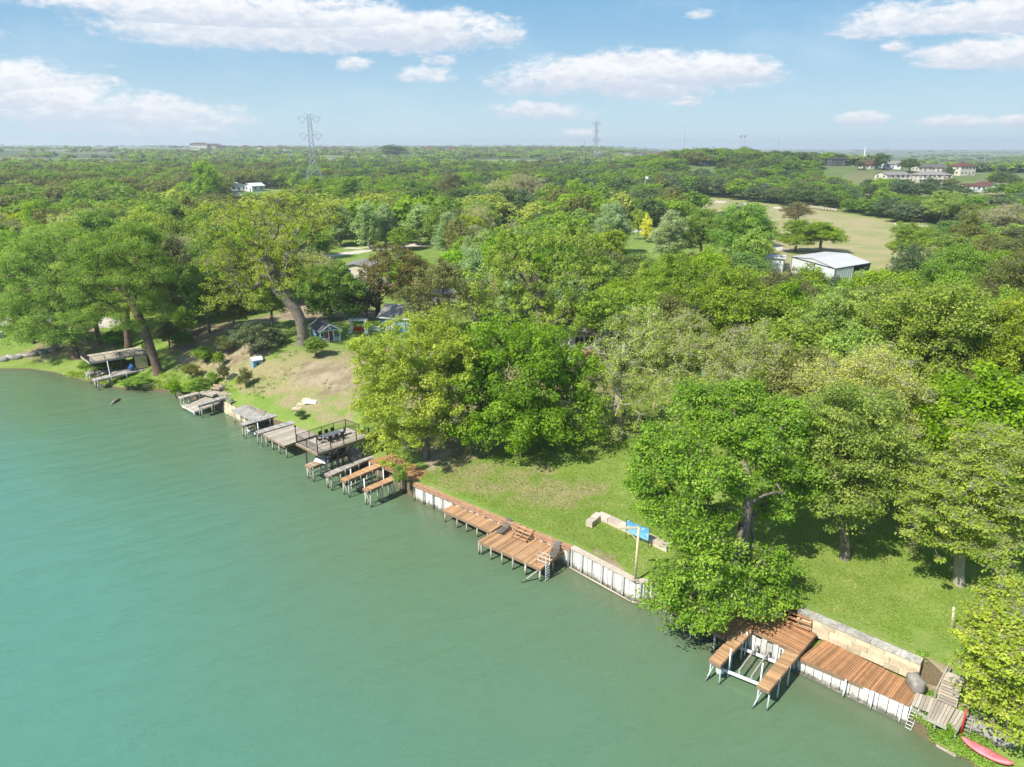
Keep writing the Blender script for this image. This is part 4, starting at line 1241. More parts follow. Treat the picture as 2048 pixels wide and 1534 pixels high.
def planks(mb, A, B, C, D, bw=.16, th=.05, gap=.10, jag=0.0):
    """boards run parallel to A-B and are laid side by side from A-B to D-C"""
    A, B, C, D = map(Vector, (A, B, C, D))
    n = max(1, int(((D-A).length + (C-B).length)/2/bw))
    for i in range(n):
        t0, t1 = i/n, (i+1-gap)/n
        j0 = RR.uniform(-jag, jag); j1 = RR.uniform(-jag, jag)
        a, b, c, d = lerp(A,D,t0), lerp(B,C,t0), lerp(B,C,t1), lerp(A,D,t1)
        ex = (b-a).normalized()
        dz = Vector((0,0,RR.uniform(-.006,.006)))
        mb.slab([a-ex*j0+dz, b+ex*j1+dz, c+ex*j1+dz, d-ex*j0+dz], th, RR.random())
def rim(mb, pts, h=.26, w=.07, dz=-.055, closed=True):
    pts = [Vector(p) for p in pts]; n = len(pts)
    for i in range(n if closed else n-1):
        a, b = pts[i], pts[(i+1) % n]
        o = Vector((0,0,dz-h/2)); ex = (b-a).normalized()*(w/2)
        mb.beam(a+o-ex*.98, b+o+ex*.98, w*(1+.01*i), h+.002*i, RR.random()*.4+.3)
def joists(mb, A, B, C, D, n=4, h=.22, z=-.06):
    A, B, C, D = map(Vector, (A, B, C, D))
    for i in range(n):
        t = (i+.5)/n
        o = Vector((0,0,z-h/2-.002))
        mb.beam(lerp(A,D,t)+o, lerp(B,C,t)+o, .07, h-.03, .4)
def pile(root, x, y, top, r=.11, mt='pile', bot=-1.6, lean=(0,0), n=8, name='piling'):
    m = MB(); m.tube([(x+lean[0],y+lean[1],bot), (x,y,top)], [r*1.05, r], n, RR.random())
    return m.build(name, M[mt], root, smooth=True)
def deck(root, quads, z_unused=None, wood='brown', fascia='fascia', name='deck_boards', bw=.16, outline=None, th=.05, jag=0.0, fh=.26):
    mb = MB()
    for q in quads: planks(mb, *q, bw=bw, th=th, jag=jag)
    mb.build(name, M[wood], root)
    fb = MB()
    for q in (outline or quads): rim(fb, q, h=fh)
    for q in quads: joists(fb, q[0], q[3], q[2], q[1], 5)
    fb.build('frame', M[fascia], root)
def W(u, v, z): return P(u, v, z)
def brace(root, p, q, mt='pipe', r=.05):
    m = MB(); m.tube([p, q], r, 6, .5); return m.build('brace', M[mt], root, smooth=True)
def steps(root, A, B, C, D, n, w=.30, mt='brown', name='tread', rails=True):
    """A-B bottom edge, D-C top edge; treads climb from A-B to D-C"""
    A, B, C, D = map(Vector, (A, B, C, D))
    for i in range(n):
        t = (i+.5)/n
        a, b = lerp(A,D,t), lerp(B,C,t)
        dr = ((D-A)).copy(); dr.z = 0; dr.normalize(); dr *= w/2
        m = MB(); m.slab([a-dr, b-dr, b+dr, a+dr], .06, RR.random()); m.build(name, M[mt], root)
    if rails:
        for (p, q) in ((A, D), (B, C)):
            m = MB(); m.beam(p-Vector((0,0,.12)), q-Vector((0,0,.12)), .07, .24, .4); m.build('stringer', M[mt], root)
def ladder(name, label, top_l, top_r, bot_l, bot_r, rungs, mt='pipe', r=.028, hoop=0.0, cat='ladder', group=None):
    tl, tr_, bl, br_ = map(Vector, (top_l, top_r, bot_l, bot_r))
    root = thing(name, label, cat, bl, group=group)
    for a, b in ((bl, tl), (br_, tr_)):
        m = MB(); pts = [a, b]
        m.tube(pts, r, 6, .5); m.build('rail', M[mt], root, smooth=True)
    for i in range(rungs):
        t = (i+.5)/rungs
        m = MB(); m.tube([lerp(bl,tl,t), lerp(br_,tr_,t)], r*.9, 6, .5); m.build('rung', M[mt], root, smooth=True)
    return root

# ============ seawall with the wooden cap (long white wall, middle)
def sheet_wall(root, pts, ztop, zbot=-1.3, period=.95, amp=.09, mt='white', name='sheet_piling', thick=.12):
    mb = MB()
    for k in range(len(pts)-1):
        a, b = Vector(pts[k]), Vector(pts[k+1]); L = (b-a).length; ex = (b-a)/L; nrm = Vector((ex.y, -ex.x, 0))
        n = max(1, round(L/period))
        prof = []
        for i in range(n):
            for f, o in ((0, 0), (.42, 0), (.50, amp), (.92, amp)):
                prof.append((a+ex*((i+f)*L/n) - nrm*o))
        prof.append(b)
        for i in range(len(prof)-1):
            p, q = prof[i], prof[i+1]
            vs = [(p.x,p.y,zbot),(q.x,q.y,zbot),(q.x,q.y,ztop),(p.x,p.y,ztop)]
            p2, q2 = p-nrm*thick, q-nrm*thick
            vs += [(p2.x,p2.y,zbot),(q2.x,q2.y,zbot),(q2.x,q2.y,ztop),(p2.x,p2.y,ztop)]
            mb._add(vs, [(0,1,2,3),(5,4,7,6),(3,2,6,7)], RR.random()*.5+.25)
    return mb.build(name, M[mt], root)
a0 = P(829.5,1000); a1 = P(1141.5,1135); a2 = P(1264,1203); a3 = P(1276,1206); a4 = P(1300,1206.5); a5 = P(1345,1228)
t = thing('seawall', 'long white seawall with rusty stains and a brown wooden cap below the lawn', 'seawall', a0)
sheet_wall(t, [a0, a1], 2.12)
m = MB(); ex = (a1-a0).normalized(); nrm = Vector((ex.y,-ex.x,0))
m.beam(a0+Vector((0,0,2.18))-nrm*.04, a1+Vector((0,0,2.18))-nrm*.04, .46, .10, .5); m.build('cap', M['cap'], t)
m = MB(); m.beam(a0+Vector((0,0,1.93))+nrm*.14, a1+Vector((0,0,1.93))+nrm*.14, .12, .24, .4); m.build('waler', M['cap'], t)
for i in range(15):
    p = lerp(a0, a1, (i+.05)/14.2)+nrm*.13
    m = MB(); m.beam(p+Vector((0,0,-1.4)), p+Vector((0,0,2.12)), .10, .14, .2); m.build('post', M['pile'], t)
t = thing('seawall', 'white corrugated seawall with a pale cap on either side of the tan crane post', 'seawall', a1)
sheet_wall(t, [a1, a2, a3, a4, a5], 2.12, period=.82, amp=.11)
m = MB()
for p, q in ((a1,a2),(a2,a3),(a3,a4),(a4,a5)):
    e2 = (q-p).normalized(); n2 = Vector((e2.y,-e2.x,0)); m.beam(p+Vector((0,0,2.18))-n2*.15, q+Vector((0,0,2.185))-n2*.15, .6, .12, .5)
m.build('cap', M['capw'], t)
m = MB()
for p, q in ((a1,a2),(a2,a3),(a3,a4),(a4,a5)):
    e2 = (q-p).normalized(); n2 = Vector((e2.y,-e2.x,0)); m.tube([p+n2*.2+Vector((0,0,.12)), q+n2*.2+Vector((0,0,.12))], .07, 6, .5)
m.build('rub_rail', M['capw'], t, smooth=True)
for (p, q, n) in ((a1, a2, 6), (a3, a4, 2), (a4, a5, 2)):
    e2 = (q-p).normalized(); n2 = Vector((e2.y,-e2.x,0))
    for i in range(n):
        c = lerp(p, q, (i+.15)/n)+n2*.14
        m = MB(); m.beam(c+Vector((0,0,-1.4)), c+Vector((0,0,2.10)), .09, .12, .3); m.build('post', M['board'], t)
# ============ crane post
b0 = W(1270,1159,2.3); t = thing('davit_post', 'tall tan metal post with a bracketed side arm at the bend of the white seawall', 'post', b0)
top = Vector((b0.x+.05, b0.y, b0.z+5.15)); arm = at_plane(1234.4,1056,b0.y-.1)
m = MB(); m.tube([b0-Vector((0,0,.3)), top], .11, 10, .5); m.build('mast', M['cream'], t, smooth=True)
m = MB(); m.beam(top-Vector((0,0,.05)), Vector((arm[0],arm[1],top.z-.05)), .13, .16, .6); m.build('arm', M['cream'], t)
q = at_plane(1252,1058,b0.y); m = MB(); m.beam(Vector((b0.x+.04,b0.y,top.z-1.35)), Vector((q[0],q[1],top.z-.12)), .08, .10, .6); m.build('brace', M['cream'], t)
m = MB(); m.box((b0.x,b0.y,b0.z+.03), (.5,.5,.06)); m.build('base_plate', M['pale'], t)

# ============ L shaped stone seat wall and banner
def stone_run(pts, w=.62, h=.55, seedz=0):
    mb = MB(); rr = random.Random(seedz)
    for k in range(len(pts)-1):
        a, b = pts[k], pts[k+1]; L = (b-a).length; n = max(1, round(L/1.35)); ex=(b-a).normalized()
        for i in range(n):
            t0, t1 = i/n, (i+1)/n
            c = lerp(a, b, (t0+t1)/2); zz = max(Z(c.x,c.y), c.z)
            for lev in range(2):
                mb.box((c.x+rr.uniform(-.03,.03), c.y+rr.uniform(-.03,.03), c.z-.12+h*(.25+.5*lev)+.004*lev), (L/n*.99, w*rr.uniform(.93,1.0), h*.5+(.06 if lev else 0)), math.atan2(ex.y, ex.x)+rr.uniform(-.015,.015), rr.random())
    return mb
g = [ground(1178,1056), ground(1199,1037), ground(1262,1066), ground(1337,1104)]
t = thing('seat_wall', 'low L shaped white stone seat wall on the lawn under the blue banner', 'stone wall', g[0])
mm = stone_run(g, .75, .70, 3); mm.build('stone_blocks', M['capw'], t)
bl, br_ = W(1252,1064,3.0), W(1297,1083,3.0)
t = thing('banner', 'bright blue banner stretched between stakes on the low stone seat wall', 'banner', bl)
m = MB()
nseg = 14; H0 = 1.28
bnv = []; bnf = []
for i in range(nseg+1):
    for j in range(5):
        p = lerp(bl, br_, i/nseg); o = .05*math.sin(i*1.3+j*.8); bnv.append((p.x+o*.4, p.y-o, p.z + .05 + H0*j/4 - .05*math.sin(math.pi*i/nseg)*(j/4)))
for i in range(nseg):
    for j in range(4): k = i*5+j; bnf.append((k, k+5, k+6, k+1))
nb_ = len(bnv); bnv += [(x+.012, y+.012, z) for x,y,z in bnv]; bnf += [tuple(nb_+q for q in reversed(f)) for f in bnf[:]]
m._add(bnv, bnf, .5)
bm_, btree = nt('banner_print'); b = NB(btree)
tc_ = b.n('ShaderNodeTexCoord'); sx_ = b.n('ShaderNodeSeparateXYZ'); b.l(tc_.outputs['Generated'], sx_.inputs[0])
nn = b.noise(5, 4, .6, tc_.outputs['Generated'])
zz = b.math('ADD', sx_.outputs[2], b.math('MULTIPLY', b.math('SUBTRACT', nn, .5), .35))
cc = b.mix(b.ramp(zz, .1, .75), (.16,.42,.60), (.09,.28,.48)); cc = b.mix(b.math('MULTIPLY', b.ramp(nn, .56, .66), .8), cc, (.42,.58,.66))
cc = b.mix(b.math('MULTIPLY', b.ramp(b.noise(3, 3, .5, tc_.outputs['Generated']), .60, .66), .8), cc, (.03,.10,.05))
bs_ = b.n('ShaderNodeBsdfPrincipled'); b.l(cc, bs_.inputs['Base Color']); bs_.inputs['Roughness'].default_value=.4
oo = b.n('ShaderNodeOutputMaterial'); b.l(bs_.outputs[0], oo.inputs[0])
m.build('sheet', bm_, t, smooth=True)
for p in (bl, br_):
    m = MB(); m.tube([p+Vector((0,0,-.7)), p+Vector((0,0,1.45))], .03, 6); m.build('stake', M['black'], t)

# ============ brown L shaped swim deck
zG = 1.5
n1, n2, n3, n4 = W(886,1019,zG), W(907,1008,zG), W(1022,1055,zG), W(982,1063,zG)
w1, w2, w3, w4 = W(956.5,1081,zG), W(1081.7,1137,zG), W(1133,1097,zG), W(1012,1049,zG)
t = thing('swim_deck', 'brown plank swim deck with a long narrow wing along the white seawall', 'deck', w1)
deck(t, [(n1,n2,lerp(n2,w4,.95),n4), ] , wood='brown')
deck(t, [(w2, w3, w4, w1)], wood='brown', name='deck_boards')
for (u,v) in [(888,1020),(912,1031),(931,1039),(952,1049),(973,1058)]:
    p = W(u,v,zG); pile(t, p.x+.1, p.y+.1, zG-.05, .085)
for (u,v) in [(958,1083),(962,1084),(982,1093.5),(1004,1103),(1026,1113),(1051,1124),(1080,1136),(1106,1118),(1052,1123)]:
    p = W(u,v,zG); pile(t, p.x, p.y+.12, zG-.05, .09, lean=(RR.uniform(-.1,.1), 0))
p = W(1078,1135,zG); brace(t, (p.x-.1,p.y+.1,zG-.4), (p.x-2.4,p.y-.3,-.6), 'pile', .08)
# wooden steps up to the wall cap
def xsteps(name, label, A, B, up, n, wd, mt, cat='steps', rise=.28, run=.36):
    """n broad treads from front edge A-B climbing along up (unit, xy)"""
    t = thing(name, label, cat, A)
    for i in range(n):
        o = up*(run*i)+Vector((0,0,rise*(i+1)))
        m = MB(); m.slab([A+o, B+o, B+o+up*(run*.8), A+o+up*(run*.8)], .05, RR.random()); m.build('tread', M[mt], t)
    for e in (A, B, lerp(A,B,.5)):
        m = MB(); m.beam(e+Vector((0,0,rise*.6)), e+up*(run*n)+Vector((0,0,rise*(n+.6)-.08)), .06, .22, .3); m.build('stringer', M[mt], t)
    for e in (A, B):
        m = MB(); m.box((e.x+up.x*run*(n-1)*.9, e.y+up.y*run*(n-1)*.9, e.z+rise*n/2-.04), (.09,.09,rise*n-.06)); m.build('leg', M[mt], t)
    return t
upv = -nrm
A_ = W(1028,1072,zG+.02)-upv*.35; xsteps('wooden_steps', 'brown wooden steps between the two loungers against the seawall', A_, A_+ex*1.75, upv, 4, 1.7, 'brown', rise=.20, run=.34)
# loungers
def lounger(label, loc, rz, mt='dgrey'):
    t = thing('sun_lounger', label, 'sun lounger', loc, rz)
    R = Matrix.Rotation(rz, 4, 'Z'); T_ = lambda x,y,z: Vector(loc)+R@Vector((x,y,z))
    m = MB()
    for i in range(9): m.slab([T_(x_,y_,.34) for x_,y_ in ((-.32,-1.0+i*.14),(.32,-1.0+i*.14),(.32,-.90+i*.14),(-.32,-.90+i*.14))], .03, RR.random())
    m.build('seat', M[mt], t)
    m = MB()
    for i in range(6):
        y0 = .28+i*.11; z0 = .36+i*.105
        m.slab([T_(-.32,y0,z0),T_(.32,y0,z0),T_(.32,y0+.085,z0+.08),T_(-.32,y0+.085,z0+.08)], .03, RR.random())
    m.build('backrest', M[mt], t)
    m = MB()
    for s in (-.34,.34): m.beam(T_(s,-1.0,.30), T_(s,.85,.30), .05, .07)
    m.beam(T_(-.34,-1.0,.30), T_(.34,-1.0,.30), .05, .065)
    m.build('side_rail', M[mt], t)
    for sx_ in (-.33,.33):
        for sy_ in (-.85,.6):
            q = T_(sx_,sy_,0); m = MB(); m.box((q.x,q.y,q.z+.15), (.06,.06,.30), rz); m.build('leg', M[mt], t)
    for s in (-.36,.36):
        m = MB(); m.beam(T_(s,-.1,.52), T_(s,.45,.52), .06, .035); m.build('armrest', M[mt], t)
        m = MB(); m.beam(T_(s,-.08,.34), T_(s,-.08,.50), .04, .04, up=(1,0,0)); m.build('arm_post', M[mt], t)
    return t
q = W(1009,1061,zG); lounger('weathered wooden lounger left of the steps on the brown swim deck', (q.x,q.y,zG), -.55)
q = W(1113,1098,zG); lounger('weathered wooden lounger at the right end of the brown swim deck', (q.x-.2,q.y-.9,zG), -.35)
# swim ladder with hoops
fr = W(1083,1137,zG); ex2 = (w3-w2).normalized(); sidev = Vector((ex2.x,ex2.y,0))
lb = fr + sidev*.35 + Vector((.18,-.05,0)); outv = Vector((sidev.y,-sidev.x,0))
A_=lb; B_=lb+sidev*.62
t = thing('swim_ladder', 'pale metal swim ladder with tall hand hoops at the corner of the brown swim deck', 'ladder', (A_.x,A_.y,-.6))
for q in (A_, B_):
    m = MB(); i_ = q-outv*1.05
    m.tube([(q.x,q.y,-.9),(q.x,q.y,zG+.95),(i_.x,i_.y,zG+.95),(i_.x,i_.y,zG)], .035, 6, .5); m.build('rail', M['wp'], t, smooth=True)
    m = MB(); m.tube([(q.x,q.y,zG+.45),(i_.x,i_.y,zG+.45)], .028, 6, .5); m.build('hand_bar', M['wp'], t, smooth=True)
for i in range(8):
    z_ = -.5+i*.29; m = MB(); m.beam((A_.x,A_.y,z_), (B_.x,B_.y,z_), .09, .035); m.build('rung', M['wp'], t)

# ============ dock I: brown platform with two piers and a boat lift
zI = 1.92
Lf1, Lf2, Lf3, Lf4 = W(1419.3,1317,zI), W(1441,1330,zI), W(1507,1259.5,zI), W(1482,1250,zI)
Rf1, Rf2, Rf3, Rf4 = W(1515.2,1369,zI), W(1538.6,1381,zI), W(1600.5,1306,zI), W(1573.5,1297,zI)
Pb1, Pb2, Pb3 = W(1440,1192,zI), W(1568,1234,zI), W(1632.5,1267.5,zI)
t = thing('boat_dock', 'red brown boat dock with two narrow piers under the big overhanging tree', 'dock', Lf3)
D1, D2, D3 = W(1326,1207,zI), W(1415,1256,zI), W(1449,1274,zI)
deck(t, [(Lf1,Lf2,Lf3,Lf4)], wood='brown')
deck(t, [(Rf1,Rf2,Rf3,Rf4)], wood='brown')
deck(t, [(Lf3, Rf3, Pb3, Pb2+Vector((.05,0,0)))], wood='red')
deck(t, [(D1, lerp(D1,Pb1,.45), W(1500,1213,zI), D3), ], wood='red')
deck(t, [(D3, W(1500,1213,zI), Pb2, Lf3)], wood='red')
deck(t, [(W(1380,1190,zI), Pb1, W(1500,1212,zI), W(1470,1222,zI)+Vector((0,0,-.0))+Vector((0,0,.01)))], wood='red')
for p_, rr_ in ((Lf1,.08),(Lf2,.08),(Rf1,.08),(Rf2,.08)):
    c = (Lf1+Lf2+Lf3+Lf4)/4 if p_ in (Lf1,Lf2) else (Rf1+Rf2+Rf3+Rf4)/4
    d_ = (c-p_).normalized()*.22; pile(t, p_.x+d_.x, p_.y+d_.y, zI-.05, .06, 'pipe')
for q1, q4 in ((Lf1,Lf4),(Lf2,Lf3),(Rf1,Rf4),(Rf2,Rf3)):
    for f in (.33,.66):
        p_ = lerp(q1,q4,f); pile(t, p_.x, p_.y, zI-.05, .06, 'pipe')
for (u,v) in ((1432,1264),(1345,1217),(1385,1240)):
    p_ = W(u,v,zI); pile(t, p_.x, p_.y+.15, zI-.05, .08, 'pipe')
for p_, s in ((Lf1,1),(Rf1,1)):
    brace(t, p_+Vector((.8,.5,-.3)), (p_.x-.7,p_.y-.5,-.7), 'pipe', .06)
m = MB(); m.box(((Lf1.x+Lf2.x)/2+.5, (Lf1.y+Lf2.y)/2+.2, .95), (.5,.3,.35)); m.build('bumper', M['wp'], t)
# bulkhead of grey boards below the platform
m = MB(); pA, pB = W(1499,1302,0), W(1566,1333,0); pC = W(1591,1343,0)
for (p_, q_) in ((pA+(pA-pB).normalized()*1.0, pB), (pB, pC)):
    n_ = int((q_-p_).length/.42)
    for i in range(n_):
        a_, b_ = lerp(p_,q_,i/n_), lerp(p_,q_,(i+.9)/n_); o_ = Vector((0,0,RR.uniform(-.15,.02)))
        m.beam(lerp(a_,b_,.5)+Vector((0,0,-1.2)), lerp(a_,b_,.5)+Vector((0,0,1.62))+o_, (b_-a_).length, .10, RR.random(), up=Vector(((q_-p_).y,-(q_-p_).x,0)))
bh = thing('bulkhead', 'grey weathered board bulkhead at the back of the boat slip under the platform', 'bulkhead', pA); m.build('boards', M['board'], bh)
# lift
t = thing('boat_lift', 'empty boat lift with white beams and tall pipes between the two brown piers', 'boat lift', lerp(Lf2,Rf1,.5))
G_ = []
for (u,v,top_) in ((1457.5,1348.5,2.0),(1490,1306,2.1),(1519,1375,2.0),(1546,1332,2.0)): pass
def guide(u, vtop, vbot):
    q_ = W(u, vbot, .0); tp = at_plane(u, vtop, q_.y); m = MB(); m.tube([(q_.x,q_.y,-1.4),(q_.x,q_.y,tp[2])], .055, 8, .7); m.build('guide_post', M['wp'], t, smooth=True); return q_
g1 = guide(1455.5,1297,1354); g2 = guide(1489,1264,1310); g3 = guide(1518,1326,1384); g4 = guide(1548,1290,1340)
m = MB(); m.beam((g1.x-.6,g1.y+.2,.62),(g3.x+.1,g3.y,.62), .13, .2, .7); m.build('cross_beam', M['wp'], t)
m = MB(); m.beam((g2.x-.5,g2.y+.2,.62),(g4.x+.3,g4.y,.62), .13, .2, .7); m.build('cross_beam', M['wp'], t)
for f in (.33,.72):
    p_ = lerp(g1,g3,f); q_ = lerp(g2,g4,f); m = MB(); m.beam((p_.x,p_.y,1.0),(q_.x+.3,q_.y+.4,1.0), .13, .16, .4); m.build('bunk', M['grey'], t)
    for w_, z_ in ((p_, 0), (q_, 0)):
        m = MB(); m.box((w_.x,w_.y,.83), (.1,.1,.2)); m.build('bunk_bracket', M['pipe'], t)
# steps by the stone wall
A_ = W(1571,1248,zI+.02); A2 = W(1600,1259,zI+.02); e_ = (A2-A_).normalized(); up_ = Vector((-e_.y,e_.x,0))
xsteps('wooden_steps', 'dark brown wooden steps from the platform up to the stone wall', A_, A_+e_*1.75, up_, 4, 1.7, 'red', rise=.24, run=.33)

# ============ lower deck, whitewashed bulkhead, stone wall and boulder
zJ = 1.45
J1, J2, J3, J4 = W(1599.5,1316,zJ), W(1818.8,1411,zJ), W(1841,1373,zJ), W(1648,1278,zJ)
t = thing('boardwalk', 'red brown plank boardwalk between the stone wall and the whitewashed bulkhead', 'boardwalk', J1)
deck(t, [(J2, J3, J4, J1)], wood='red', bw=.15, jag=.03)
m = MB(); q0, q1 = W(1591,1343,0), W(1812,1449,0); q0 = q0+(q1-q0).normalized()*.02
n_ = int((q1-q0).length/.62); dirn=(q1-q0).normalized(); nn_ = Vector((dirn.y,-dirn.x,0))
bh = thing('bulkhead', 'whitewashed bulkhead of upright boards below the red brown boardwalk', 'bulkhead', q0)
for i in range(n_):
    a_, b_ = lerp(q0,q1,i/n_), lerp(q0,q1,(i+.93)/n_); c_ = lerp(a_,b_,.5)-nn_*.08
    m.beam(c_+Vector((0,0,-1.2)), c_+Vector((0,0,1.36+RR.uniform(-.04,.02))), (b_-a_).length, .10, RR.random(), up=nn_)
m.build('boards', M['board'], bh)
for (u,v) in ((1693,1358),(1748,1381.5),(1806,1407)):
    p_ = W(u,v,1.62)+nn_*.12; mm = MB(); mm.tube([(p_.x,p_.y,-1.3),(p_.x,p_.y,1.66)], .055, 8, .6); mm.build('post', M['board'], bh, smooth=True)
mm = MB(); mm.beam(q0+nn_*.09+Vector((0,0,.1)), q1+nn_*.09+Vector((0,0,.1)), .08, .12, .5); mm.build('waler', M['board'], bh)
# stone wall
t = thing('stone_wall', 'cream limestone retaining wall with a dark stained coping along the red boardwalk', 'stone wall', W(1648,1285,zJ))
m = MB(); cpm = MB(); rr = random.Random(11)
s0, s1 = W(1590,1254,zJ), W(1834,1361.5,zJ); dv = (s1-s0); Lw = dv.length; dv.normalize(); nv = Vector((-dv.y,dv.x,0))
xx = 0
for lev in range(3):
    xx = 0.0
    while xx < Lw-.3:
        l_ = min(rr.uniform(.9,1.7), Lw-xx); c_ = s0+dv*(xx+l_/2)+nv*(.30+rr.uniform(-.03,.03)+.06*lev)
        m.box((c_.x,c_.y,zJ-.1+.24+lev*.47), (l_*.985,.55,.465), math.atan2(dv.y,dv.x)+rr.uniform(-.008,.008), rr.random()); xx += l_
xx = 0
while xx < Lw-.2:
    l_ = min(rr.uniform(1.7,2.3), Lw-xx); c_ = s0+dv*(xx+l_/2)+nv*.42
    cpm.box((c_.x,c_.y,zJ+1.31+.11), (l_*.99,.72,.20), math.atan2(dv.y,dv.x)+rr.uniform(-.01,.01), rr.random()); xx += l_
m.build('stone_courses', M['stone'], t); cpm.build('coping', M['coping'], t)
q = W(1829,1376,zJ); m = MB(); m.blob((q.x,q.y,zJ+.42), (.85,1.25,1.15), 4, 16, 10, .06, .5, .75)
tag(m.build('boulder', M['rock'], None, smooth=True), 'squared grey and white boulder at the right end of the red boardwalk', 'boulder')
for (u,v,s) in ((1480,1206,1.1),(1462,1196,.9),(1500,1214,.8),(1525,1222,1.0),(1550,1230,.8)):
    q = W(u,v,2.1); m = MB(); m.blob((q.x,q.y,2.25), (s*1.5,s,s*.9), int(u), 12, 8, .12, .5, .4)
    tag(m.build('boulder', M['coping'], None, smooth=True), 'pale boulder among the leaves behind the red brown platform', 'boulder', 'boulders behind the red brown platform')

# ============ small grey jetty with stairs and ladders at the lower right
zK = 1.55
K = [W(1832.7,1384.3,zK), W(1822.3,1410,zK), W(1852,1431.6,zK), W(1892.7,1451.2,zK), W(1898.4,1445.4,zK), W(1917,1455.8,zK), W(1936.5,1427,zK), W(1869.6,1396,zK)]
t = thing('jetty', 'small weathered grey plank jetty on thin posts below the wooden stairs', 'jetty', K[1])
m = MB(); planks(m, K[1], K[0], K[7], W(1858,1425.5,zK), .2, jag=.05); planks(m, W(1854,1432.6,zK), K[7], W(1912,1415.7,zK), K[3], .2, jag=.05); planks(m, W(1896,1447,zK), W(1913,1416.5,zK), K[6], K[5], .2, jag=.04)
m.build('deck_boards', M['pale'], t)
m = MB(); rim(m, [K[1], K[2], K[3]], closed=False); rim(m, [K[4], K[5], K[6]], closed=False); m.build('frame', M['grey'], t)
for (u,v) in ((1848,1428),(1874,1440),(1916,1454),(1934,1428)):
    p_ = W(u,v,zK); pile(t, p_.x, p_.y+.1, zK-.05, .075, 'grey', -.6)
for (u,v,zt) in ((1936,1421,2.3),(1926,1448,2.6)):
    p_ = W(u,v,zK); pile(t, p_.x, p_.y, zt+.2, .06, 'grey' if u>1930 else 'redp', .2, name='post')
ladder('ladder', 'white metal ladder hanging from the left end of the grey jetty into the water', W(1823.5,1411,zK), W(1838,1418,zK), W(1809.5,1457,-.1), W(1821,1463,-.1), 7, 'wp')
ladder('ladder', 'wooden ladder leaning at the right end of the grey jetty beside the kayak', W(1931,1431,zK+.3), W(1946,1437.5,zK+.3), W(1923,1469,.5), W(1938,1476,.5), 5, 'grey', .045)
t = thing('wooden_stairs', 'broad pale wooden stairs climbing the bank from the grey jetty', 'stairs', W(1874,1394,zK))
steps(t, W(1875,1397,zK+.1), W(1912,1413,zK+.1), W(1924,1366,2.95), W(1888,1352,2.95), 8, .36, 'pale')
m = MB(); planks(m, W(1888,1352,2.97), W(1924,1366,2.97), W(1933,1356,2.99), W(1897,1343,2.99), .3); m.build('landing', M['pale'], t)
m = MB(); p_, q_ = W(1868,1397,zK), W(1895,1344,3.0); m.beam(p_+Vector((0,0,.75)), q_+Vector((0,0,.75)), .06, .09); m.beam(p_+Vector((0,0,0)), p_+Vector((0,0,.8)), .08,.08, up=(1,0,0)); m.beam(q_, q_+Vector((0,0,.8)), .08,.08, up=(1,0,0)); m.build('handrail', M['grey'], t)
# kayak
kb, ks = W(1922,1478,.8), W(2026,1532,.8)
def kayak(label, a, b, width=.78):
    t = thing('kayak', label, 'kayak', lerp(a,b,.5))
    ex_ = (b-a).normalized(); sd = Vector((-ex_.y,ex_.x,0)); L = (b-a).length
    N = 22; prof = []
    for i in range(N+1):
        s = i/N; wv = width/2*(math.sin(math.pi*min(1,max(0,s)))**.62); z_ = .20*(abs(2*s-1)**3)
        prof.append((s, max(.015,wv), z_))
    vs=[];fs=[]; K_=10
    for s, wv, z_ in prof:
        c = a+ex_*(s*L)
        for k in range(K_):
            th = 2*math.pi*k/K_; zz = math.sin(th); h_ = .13 if zz > 0 else .22
            p_ = c+sd*(math.cos(th)*wv)+Vector((0,0,z_+zz*h_*min(1,wv/.15)))
            vs.append(p_)
    for i in range(N):
        for k in range(K_):
            k2=(k+1)%K_; fs.append((i*K_+k,(i+1)*K_+k,(i+1)*K_+k2,i*K_+k2))
    m = MB(); m._add(vs,fs,.5); m.build('hull', M['kayak'], t, smooth=True)
    for s_ in (.40,.62):
        c = a+ex_*(s_*L); m = MB(); m.blob((c.x,c.y,c.z+.15),(.5,.34,.07),3,12,5,.02); m.build('seat', M['kayak'], t, smooth=True)
    for s_ in (.08,.92):
        c = a+ex_*(s_*L)+Vector((0,0,.2)); m = MB(); m.tube([c-sd*.06, c+Vector((0,0,.08)), c+sd*.06], .015, 5); m.build('handle', M['black'], t)
    return t
kayak('faded pink red kayak lying on the bank at the bottom right corner', kb, ks, .85)
a_, b_ = W(1874,1489,.12), W(1913,1511,.12); m = MB(); m.beam(a_, b_, .32, .12, .6)
tag(m.build('timber', M['pale'], None), 'pale timber lying at the waterline below the grey jetty', 'timber')
for (u,v,s) in ((1952,1455,1.1),(1965,1462,.9),(1985,1474,1.0),(2004,1488,1.1),(1878,1462,.4),(1895,1467,.45),(1904,1498,.4)):
    q = ground(u,v); m = MB(); m.blob((q.x,q.y,q.z+.05), (s*1.5,s*1.1,s*.7), int(u*3), 12, 8, .14, .5, .35)
    tag(m.build('rock', M['rock'], None, smooth=True), 'grey rock on the bank around the pink kayak', 'rock', 'rocks on the bank around the kayak')
p_ = ground(1903,1267); t_ = at_plane(1908,1214,p_.y); m = MB(); m.tube([p_-Vector((0,0,.3)), Vector(t_)], .09, 8, .7)
tag(m.build('wooden_post', M['pale'], None, smooth=True), 'lone pale wooden post standing on the grass at the right', 'post')

